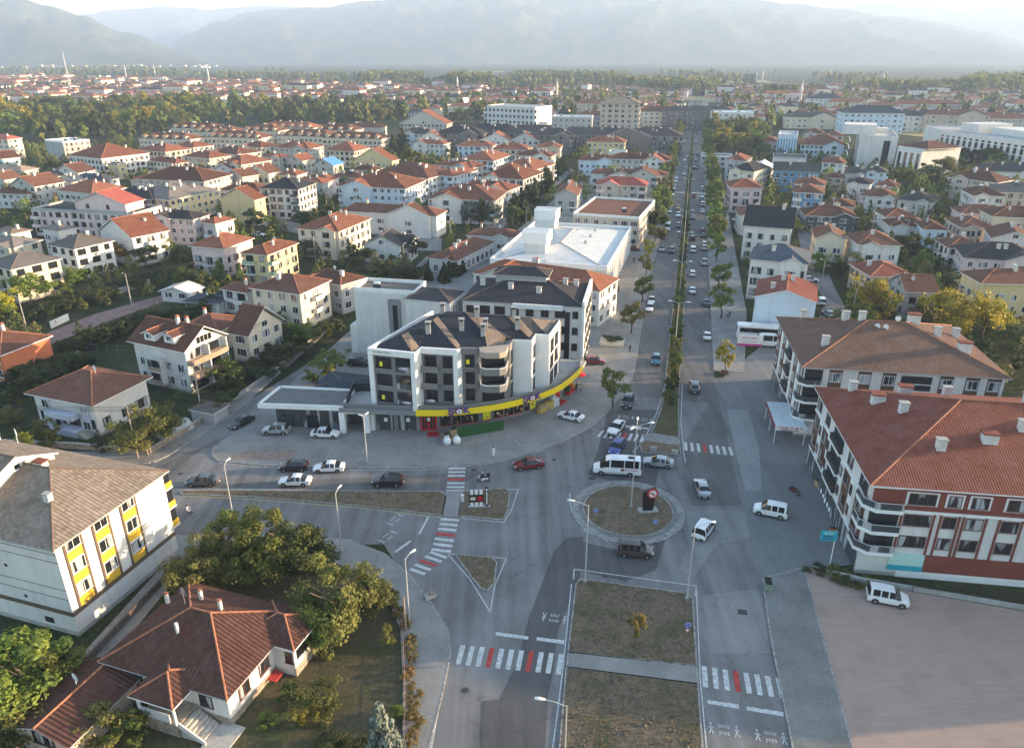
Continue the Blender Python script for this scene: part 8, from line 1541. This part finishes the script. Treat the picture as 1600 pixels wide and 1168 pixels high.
# park trees beyond the left houses and along the boulevard park
def scatter(poly, n, seed, h0, h1, kinds, label, group, lod=0, mind=6.0, rr=.42, extra=None):
 r_ = random.Random(seed); P3 = [G(*q) for q in poly]; xs = [p.x for p in P3]; ys = [p.y for p in P3]; done = []; made = []
 def inside(x, y):
  c = False; j = len(P3) - 1
  for i in range(len(P3)):
   if (P3[i].y > y) != (P3[j].y > y) and x < (P3[j].x - P3[i].x) * (y - P3[i].y) / (P3[j].y - P3[i].y) + P3[i].x: c = not c
   j = i
  return c
 tries = 0
 while len(done) < n and tries < n * 60:
  tries += 1; x, y = r_.uniform(min(xs), max(xs)), r_.uniform(min(ys), max(ys))
  if not inside(x, y) or any(math.hypot(x - a, y - b) < mind for a, b in done) or any(math.hypot(x - f[0], y - f[1]) < f[2] * .86 + 1.6 for f in FOOT): continue
  s_ = (Vector((x, y, 0)) - B0).dot(BD); t_ = (Vector((x, y, 0)) - B0).dot(BR)
  if -12 < t_ < 16 and s_ > -20: continue
  done.append((x, y)); h = r_.uniform(h0, h1); kd, lc = r_.choice(kinds)
  made.append((lc, tree('tree' if kd != 'cone' else 'conifer_tree', (x, y, 0), h, h * (rr if kd != 'cone' else .22) * r_.uniform(.85, 1.2), kd, lc, lod, label, group, .12)))
 made.sort(key=lambda q: q[1].location.y); n3 = (len(made) + 2) // 3
 for k, rw in enumerate(('front', 'middle', 'back')):
  for i, (lc, e) in enumerate(sorted(made[k * n3:(k + 1) * n3], key=lambda q: pix(*q[1].location)[0])): e['label'] = '%s%s, %s from the left in its %s row' % ({'green': '', 'bright': 'bright ', 'dark': 'dark green '}.get(lc, lc + ' '), label, nth(i + 1), rw)
 return done
GR = [('round', 'green'), ('round', 'green'), ('round', 'dark'), ('round', 'olive'), ('oval', 'bright'), ('oval', 'olive')]
scatter([(-60, 214), (60, 222), (130, 222), (250, 212), (330, 196), (420, 190), (470, 190), (420, 170), (250, 166), (100, 172), (-60, 176)], 80, 5, 14, 20, GR + [('round', 'yellow')], 'tree in the park wood', 'park wood trees', 1, 10, .5)
scatter([(410, 196), (560, 196), (640, 188), (600, 172), (470, 170)], 20, 6, 14, 19, [('round', 'dark'), ('oval', 'dark'), ('round', 'olive')], 'grove tree behind the dormered blocks', 'pine grove trees', 1, 10)
scatter([(1110, 250), (1180, 245), (1200, 222), (1180, 205), (1120, 200), (1106, 210)], 30, 8, 10, 16, GR + [('oval', 'yellow'), ('round', 'yellow')], 'tree in the boulevard park', 'boulevard park trees', 1, 8)
scatter([(690, 195), (760, 195), (760, 175), (690, 178)], 8, 9, 12, 17, GR, 'tree between the far white blocks', 'far block trees', 0, 9)
# ---------------------------------------------------------------- far town, woods and fields
r_ = random.Random(77)
def far_house(mb, x, y, w, d, h, rz, rk, wk):
 c, s = math.cos(rz), math.sin(rz); tr = lambda a, b, z: (x + a * c - b * s, y + a * s + b * c, z); a, b = w / 2, d / 2
 v = [tr(-a, -b, 0), tr(a, -b, 0), tr(a, b, 0), tr(-a, b, 0), tr(-a, -b, h), tr(a, -b, h), tr(a, b, h), tr(-a, b, h)]
 mb.add(v, [(0, 1, 5, 4), (1, 2, 6, 5), (2, 3, 7, 6), (3, 0, 4, 7)], wk)
 o = .6; rh = min(w, d) * .24; q = max(0, (w - d) / 2)
 v = [tr(-a - o, -b - o, h), tr(a + o, -b - o, h), tr(a + o, b + o, h), tr(-a - o, b + o, h), tr(-q, 0, h + rh), tr(q, 0, h + rh)]
 mb.add(v, [(0, 1, 5, 4), (1, 2, 5), (2, 3, 4, 5), (3, 0, 4)], rk)
 n = max(2, int(w / 3.2))     # windows on the side facing the boulevard's near end
 for fl in range(max(1, int(h / 3))):
  for i in range(n):
   u = (i + .5 - n / 2) * w / n; z = 1 + fl * 3
   mb.face([tr(u - .6, -b - .03, z), tr(u + .6, -b - .03, z), tr(u + .6, -b - .03, z + 1.3), tr(u - .6, -b - .03, z + 1.3)], 6)
FARM = [TILE['r'], TILE['b'], TILE['d'], WALL['w'], WALL['c'], WALL['p'], M_GLASSD]
def ok_far(x, y, rad_):
 t_ = (Vector((x, y, 0)) - B0).dot(BR)
 return not (-14 < t_ < 17) and not any(math.hypot(x - f[0], y - f[1]) < f[2] * .9 + rad_ for f in FOOT)
def inpoly(P3, x, y):
 c = False; j = len(P3) - 1
 for i in range(len(P3)):
  if (P3[i].y > y) != (P3[j].y > y) and x < (P3[j].x - P3[i].x) * (y - P3[i].y) / (P3[j].y - P3[i].y) + P3[i].x: c = not c
  j = i
 return c
mb = MB(); placed = []; cells = {}
WOOD = [[G(*q) for q in pz] for pz in ([(-60, 216), (130, 224), (250, 214), (420, 190), (560, 195), (640, 188), (600, 168), (470, 168), (250, 164), (-60, 176)], [(1108, 250), (1200, 245), (1205, 205), (1106, 205)])]
def town(poly, n, hs=(5.5, 9.5), seed=1, mind=15, edge=1.0):
 rr = random.Random(seed); P3 = [G(*q) for q in poly]; xs = [p.x for p in P3]; ys = [p.y for p in P3]; k = 0; tries = 0
 while k < n and tries < n * 25:
  tries += 1; x, y = rr.uniform(min(xs), max(xs)), rr.uniform(min(ys), max(ys))
  if not inpoly(P3, x, y) or any(inpoly(wz, x, y) for wz in WOOD): continue
  ck = (int(x // 20), int(y // 20))
  if any(math.hypot(x - a, y - b) < mind for i in (-1, 0, 1) for j in (-1, 0, 1) for a, b in cells.get((ck[0] + i, ck[1] + j), ())): continue
  w, d = rr.uniform(9, 17), rr.uniform(8, 12)
  if not ok_far(x, y, w * .45): continue
  cells.setdefault(ck, []).append((x, y)); k += 1; big = rr.random() < .07
  far_house(mb, x, y, w * (2 if big else 1), d * (1.3 if big else 1), rr.uniform(*hs) * (1.5 if big else 1), -rad(13) + rr.choice((0, 0, 0, PI / 2)) + rr.gauss(0, .12), rr.choice((0, 0, 0, 1, 1, 2)), rr.choice((3, 3, 3, 4, 4, 5)))
town([(-100, 172), (250, 163), (620, 168), (760, 172), (760, 150), (560, 146), (300, 138), (0, 136), (-150, 140)], 800, seed=2); town([(-150, 142), (300, 140), (560, 147), (760, 150), (760, 141), (500, 136), (200, 126), (-200, 120)], 1300, seed=3, mind=15)
town([(640, 186), (900, 186), (1060, 190), (1060, 158), (760, 150), (640, 160)], 150, seed=4, mind=17); town([(1170, 205), (1640, 190), (1700, 158), (1200, 158), (1120, 180)], 150, seed=5, mind=20); town([(1100, 160), (1700, 158), (1700, 142), (900, 142), (760, 148)], 700, seed=6, mind=16)
town([(-250, 104), (150, 97), (350, 104), (350, 107), (-250, 110)], 180, seed=10, mind=18)
tag(mb.build('distant_town', FARM), 'distant town of small red roofed houses below the mountains', 'houses', kind='stuff')
EXCL = [[G(*q) for q in pz] for pz in ([(30, 575), (70, 515), (150, 484), (250, 456), (285, 452), (268, 476), (185, 505), (105, 538), (60, 575)], [(225, 725), (345, 636), (520, 495), (640, 440), (680, 440), (560, 530), (400, 660), (345, 725)], [(590, 490), (680, 420), (760, 347), (830, 300), (893, 258), (908, 264), (850, 312), (790, 356), (700, 445), (640, 490)], [(690, 366), (560, 366), (430, 334), (400, 352), (560, 394), (690, 398)], [(1262, 525), (1285, 470), (1256, 430), (1240, 360), (1220, 328), (1256, 328), (1280, 370), (1306, 440), (1336, 525)])]
def treemass(name, polys, label, mats_, seed, leaf=3.2, per=16):
 rr = random.Random(seed); V = []; F = []; MI = []
 for poly, n, h0, h1, rows in polys:
  P3 = [G(*q) for q in poly]; xs = [p.x for p in P3]; ys = [p.y for p in P3]; k = 0; tries = 0
  while k < n and tries < n * 30:
   tries += 1; x, y = rr.uniform(min(xs), max(xs)), rr.uniform(min(ys), max(ys))
   if not inpoly(P3, x, y) or (rows == 2 and NZ.noise(Vector((x / 260, y / 420, seed))) < .02): continue
   if not rows:
    ck = (int(x // 20), int(y // 20))
    if any(math.hypot(x - a, y - b) < 8 for i in (-1, 0, 1) for j in (-1, 0, 1) for a, b in cells.get((ck[0] + i, ck[1] + j), ())): continue
    if not ok_far(x, y, 2) or any(inpoly(q, x, y) for q in EXCL): continue
   k += 1; h = rr.uniform(h0, h1); w = h * rr.uniform(.32, .5); mi = rr.randrange(len(mats_))
   for q in range(per):
    a = rr.uniform(0, 2 * PI); zz = rr.uniform(.12, 1) * h; R_ = w * math.sin(min(1, max(.08, zz / h)) * PI * .93 + .15) * rr.uniform(.4, 1); c = Vector((x + R_ * math.cos(a), y + R_ * math.sin(a), zz))
    nr = Vector((math.cos(a), math.sin(a), rr.uniform(-.2, 1))).normalized(); u = nr.orthogonal().normalized(); v = nr.cross(u); s = leaf * h / 12 * rr.uniform(.5, 1); b_ = len(V)
    t0 = rr.uniform(0, PI); u, v = u * math.cos(t0) + v * math.sin(t0), v * math.cos(t0) - u * math.sin(t0)
    V += [c - u * s, c - v * s * .7, c + u * s, c + v * s * .7]; F.append((b_, b_ + 1, b_ + 2, b_ + 3)); MI.append(mi)
 me = bpy.data.meshes.new(name); me.from_pydata([tuple(p) for p in V], [], F)
 for m in mats_: me.materials.append(m)
 me.polygons.foreach_set('material_index', MI); me.update()
 return tag(put(name, me), label, 'trees', kind='stuff')
LM = [LEAF['green'], LEAF['dark'], LEAF['olive'], LEAF['bright']]
treemass('town_trees', [([(-60, 216), (130, 224), (250, 214), (420, 192), (470, 190), (420, 168), (250, 164), (-60, 172)], 260, 9, 15, True), ([(410, 192), (560, 194), (640, 187), (600, 168), (470, 168)], 130, 9, 15, True), ([(-100, 172), (620, 168), (760, 172), (760, 150), (300, 138), (-150, 140)], 520, 6, 12, False), ([(-150, 142), (300, 140), (760, 150), (760, 141), (200, 126), (-200, 120)], 420, 7, 13, False), ([(640, 186), (1060, 190), (1060, 158), (760, 150), (640, 160)], 260, 8, 15, False), ([(1170, 205), (1640, 190), (1700, 158), (1120, 158)], 230, 8, 14, False), ([(1100, 160), (1700, 158), (1700, 142), (900, 142), (760, 148)], 380, 8, 14, False)], 'trees between the houses of the distant town', LM, 3, 3.6, 18)
treemass('poplar_woods', [([(560, 134), (660, 134), (660, 128), (580, 127)], 260, 18, 22, True), ([(-150, 118), (300, 122), (560, 132), (560, 121), (300, 110), (-150, 108)], 800, 12, 18, 2), ([(560, 140), (1000, 142), (1200, 142), (1700, 144), (1700, 124), (1000, 119), (560, 118)], 850, 12, 18, 2), ([(700, 142), (770, 142), (770, 132), (700, 132)], 260, 19, 23, True), ([(950, 142), (1060, 150), (1130, 150), (1130, 140), (1000, 136)], 320, 14, 20, True), ([(1190, 156), (1350, 158), (1420, 154), (1560, 152), (1600, 142), (1200, 142)], 350, 13, 19, 2), ([(820, 136), (960, 136), (960, 128), (820, 128)], 380, 17, 22, True), ([(1500, 150), (1620, 150), (1640, 136), (1520, 136)], 380, 18, 24, True)], 'wide poplar woods on the plain before the mountains', [LEAF['green'], LEAF['dark'], LEAF['olive']], 4, 4.4, 14)
NG = [LEAF['green'], LEAF['dark'], LEAF['shrub'], LEAF['olive'], LEAF['shrub'], LEAF['bright']]
treemass('garden_greenery', [([(-60, 560), (120, 540), (330, 470), (440, 420), (440, 400), (200, 400), (-60, 430)], 190, 1.6, 4.5, False), ([(-60, 690), (120, 690), (200, 690), (350, 600), (300, 600), (-60, 600)], 60, 1, 2.6, False), ([(280, 480), (560, 420), (660, 430), (780, 345), (700, 300), (560, 310), (430, 330), (280, 400)], 190, 1.8, 5.5, False), ([(-60, 410), (280, 400), (560, 310), (900, 240), (560, 215), (-60, 235)], 800, 3, 7.5, False), ([(870, 340), (1030, 250), (900, 240), (820, 330)], 60, 3, 7, False), ([(1150, 460), (1300, 480), (1360, 560), (1640, 620), (1640, 330), (1180, 330)], 380, 2, 5.5, False), ([(1150, 335), (1640, 335), (1640, 235), (1180, 240)], 420, 3, 8, False)], 'garden trees and shrubs filling the yards between the houses', NG, 8, 1.15, 95)
for q in range(22):
 fx, fy = r_.uniform(-2600, 2900), r_.uniform(1300, 3300); fw, fd = r_.uniform(120, 380), r_.uniform(60, 160)
 slab('field', [(fx, fy), (fx + fw, fy - fw * .12), (fx + fw + fd * .2, fy + fd), (fx + fd * .2, fy + fd + fw * .1)], 0, .2, mat('field_%d' % (q % 3), ((.13, .15, .05), (.26, .23, .11), (.09, .12, .04))[q % 3], .95, .1, 30), world=True)
slab('stubble_field', [(1045, 156), (1110, 158), (1112, 151), (1030, 150)], 0, .3, mat('stubble', (.34, .28, .12), .95, .15, 20)); slab('dry_field', [(1400, 210), (1440, 214), (1450, 203), (1395, 201)], 0, .3, MATS['stubble']); slab('far_field', [(1560, 166), (1640, 170), (1640, 160), (1560, 159)], 0, .3, MATS['stubble'])
def minaret(px, h, label, px_cat='mosque tower'):
 p = G(*px); e = empty('minaret', (p.x, p.y, 0), 0, label, 'minaret'); MB().lathe([(1.5, 0), (1.3, h * .62), (1.9, h * .64), (1.9, h * .67), (1.1, h * .68), (1.0, h * .84)], 10).build('shaft', WALL['w'], e); MB().lathe([(1.15, h * .84), (.05, h)], 10).build('spire', mat('lead_cap', (.3, .31, .32), .6), e)
minaret((1180, 138), 34, 'left of the twin white minarets behind the boulevard trees'); minaret((1189, 138), 34, 'right of the twin white minarets behind the boulevard trees'); minaret((1248, 172), 32, 'slim minaret right of the boulevard park'); minaret((1378, 136), 26, 'small minaret among the right hand woods'); minaret((198, 124), 36, 'minaret in the left far town'); minaret((243, 121), 34, 'second minaret in the left far town'); minaret((328, 136), 38, 'minaret right of the left far town'); minaret((715, 146), 26, 'small minaret beyond the white metal roofs'); minaret((870, 160), 28, 'white minaret behind the unfinished block'); minaret((119, 93.5), 100, 'left white stack by the mountain foot'); minaret((138, 93.2), 120, 'middle white stack by the mountain foot'); minaret((143, 93.4), 90, 'right white stack by the mountain foot')
p = G(113, 152); mst = empty('lattice_mast', (p.x, p.y, 0), 0, 'tall pale lattice mast standing above the left far town', 'mast')
for s in ((-1, -1), (1, -1), (1, 1), (-1, 1)): MB().tube((s[0] * 1.5, s[1] * 1.5, 0), (s[0] * .3, s[1] * .3, 56), .16, .1, 5).build('leg', M_WHITE, mst)
for k in range(14):
 z0, z1 = k * 4.2, k * 4.2 + 4.2; f0 = 1.5 - 1.2 * z0 / 60; f1 = 1.5 - 1.2 * z1 / 60; b = MB()
 for a, c in (((-1, -1), (1, -1)), ((1, -1), (1, 1)), ((1, 1), (-1, 1)), ((-1, 1), (-1, -1))): b.tube((a[0] * f0, a[1] * f0, z0), (c[0] * f1, c[1] * f1, z1), .07, n=4)
 b.build('brace', M_WHITE, mst)
# turf: short dry tufts on the islands
def tufts(name, areas, label, seed):
 rr = random.Random(seed); V = []; F = []
 for poly, n in areas:
  P3 = [G(*q) if len(q) == 2 else Vector(q) for q in poly]; xs = [p.x for p in P3]; ys = [p.y for p in P3]; k = 0
  while k < n:
   x, y = rr.uniform(min(xs), max(xs)), rr.uniform(min(ys), max(ys))
   if not inpoly(P3, x, y): continue
   k += 1; h = rr.uniform(.04, .11) * (2.2 if rr.random() < .05 else 1); a = rr.uniform(0, PI); dx, dy = math.cos(a) * h * .7, math.sin(a) * h * .7; lx, ly = rr.gauss(0, .06), rr.gauss(0, .06); b_ = len(V); z = .15
   V += [(x - dx, y - dy, z), (x + dx, y + dy, z), (x + lx + dx * .4, y + ly + dy * .4, z + h), (x + lx - dx * .4, y + ly - dy * .4, z + h)]; F.append((b_, b_ + 1, b_ + 2, b_ + 3))
 me = bpy.data.meshes.new(name); me.from_pydata(V, [], F); me.materials.append(leafmat('dry_blade', (.17, .14, .09), (.33, .27, .18), .4)); me.update(); return tag(put(name, me), label, 'grass', kind='stuff')
tufts('turf_tufts', [([(901, 914), (907, 906), (1072, 928), (1081, 938), (1087, 1040), (889, 1019)], 3800), ([(886, 1044), (1089, 1070), (1098, 1200), (870, 1200)], 4200), ([(282, 768), (688, 769), (696, 776), (690, 805), (400, 777)], 1800), ([(724, 769), (788, 764), (795, 769), (785, 812), (718, 806)], 700), ([(713, 868), (768, 872), (775, 880), (761, 922), (738, 902)], 500), ([(x, y, .2) for x, y in ring(5.6, 20)], 2200), ([(1022, 676), (1060, 683), (1062, 600), (1045, 590)], 500)], 'short dry grass tufts on the islands and the roundabout', 21)
# unseen blocks added past the right edge to shade the dirt lot
for x, y, w, d, st_ in ((96, 70, 18, 26, 4), (86, 26, 16, 48, 4), (92, 100, 18, 20, 4)):
 house(x, y, -rad(9), w, d, st_, 'x', 'w', 'h', 'unseen block added for shade beyond the right edge, %s' % ('level with the red and white block' if y == 70 else ('beside the dirt lot' if y == 26 else 'level with the brown roofed block')), detail=0, chim=2, group='blocks added for shade beyond the right edge')
# ---------------------------------------------------------------- haze
hz_ = MB().box((0, 5550, 399), (26000, 11900, 800)).build('haze', [], uv=False); tag(hz_, 'pale even haze over plain and town', 'haze', kind='stuff')
hm = bpy.data.materials.new('haze'); n, l = nt(hm); n.remove(n['Principled BSDF']); pv = n.new('ShaderNodeVolumePrincipled'); pv.inputs['Color'].default_value = (.585, .75, 1.0, 1); pv.inputs['Density'].default_value = HAZE; pv.inputs['Anisotropy'].default_value = 0.08
l.new(pv.outputs[0], n['Material Output'].inputs['Volume']); hz_.data.materials.append(hm)
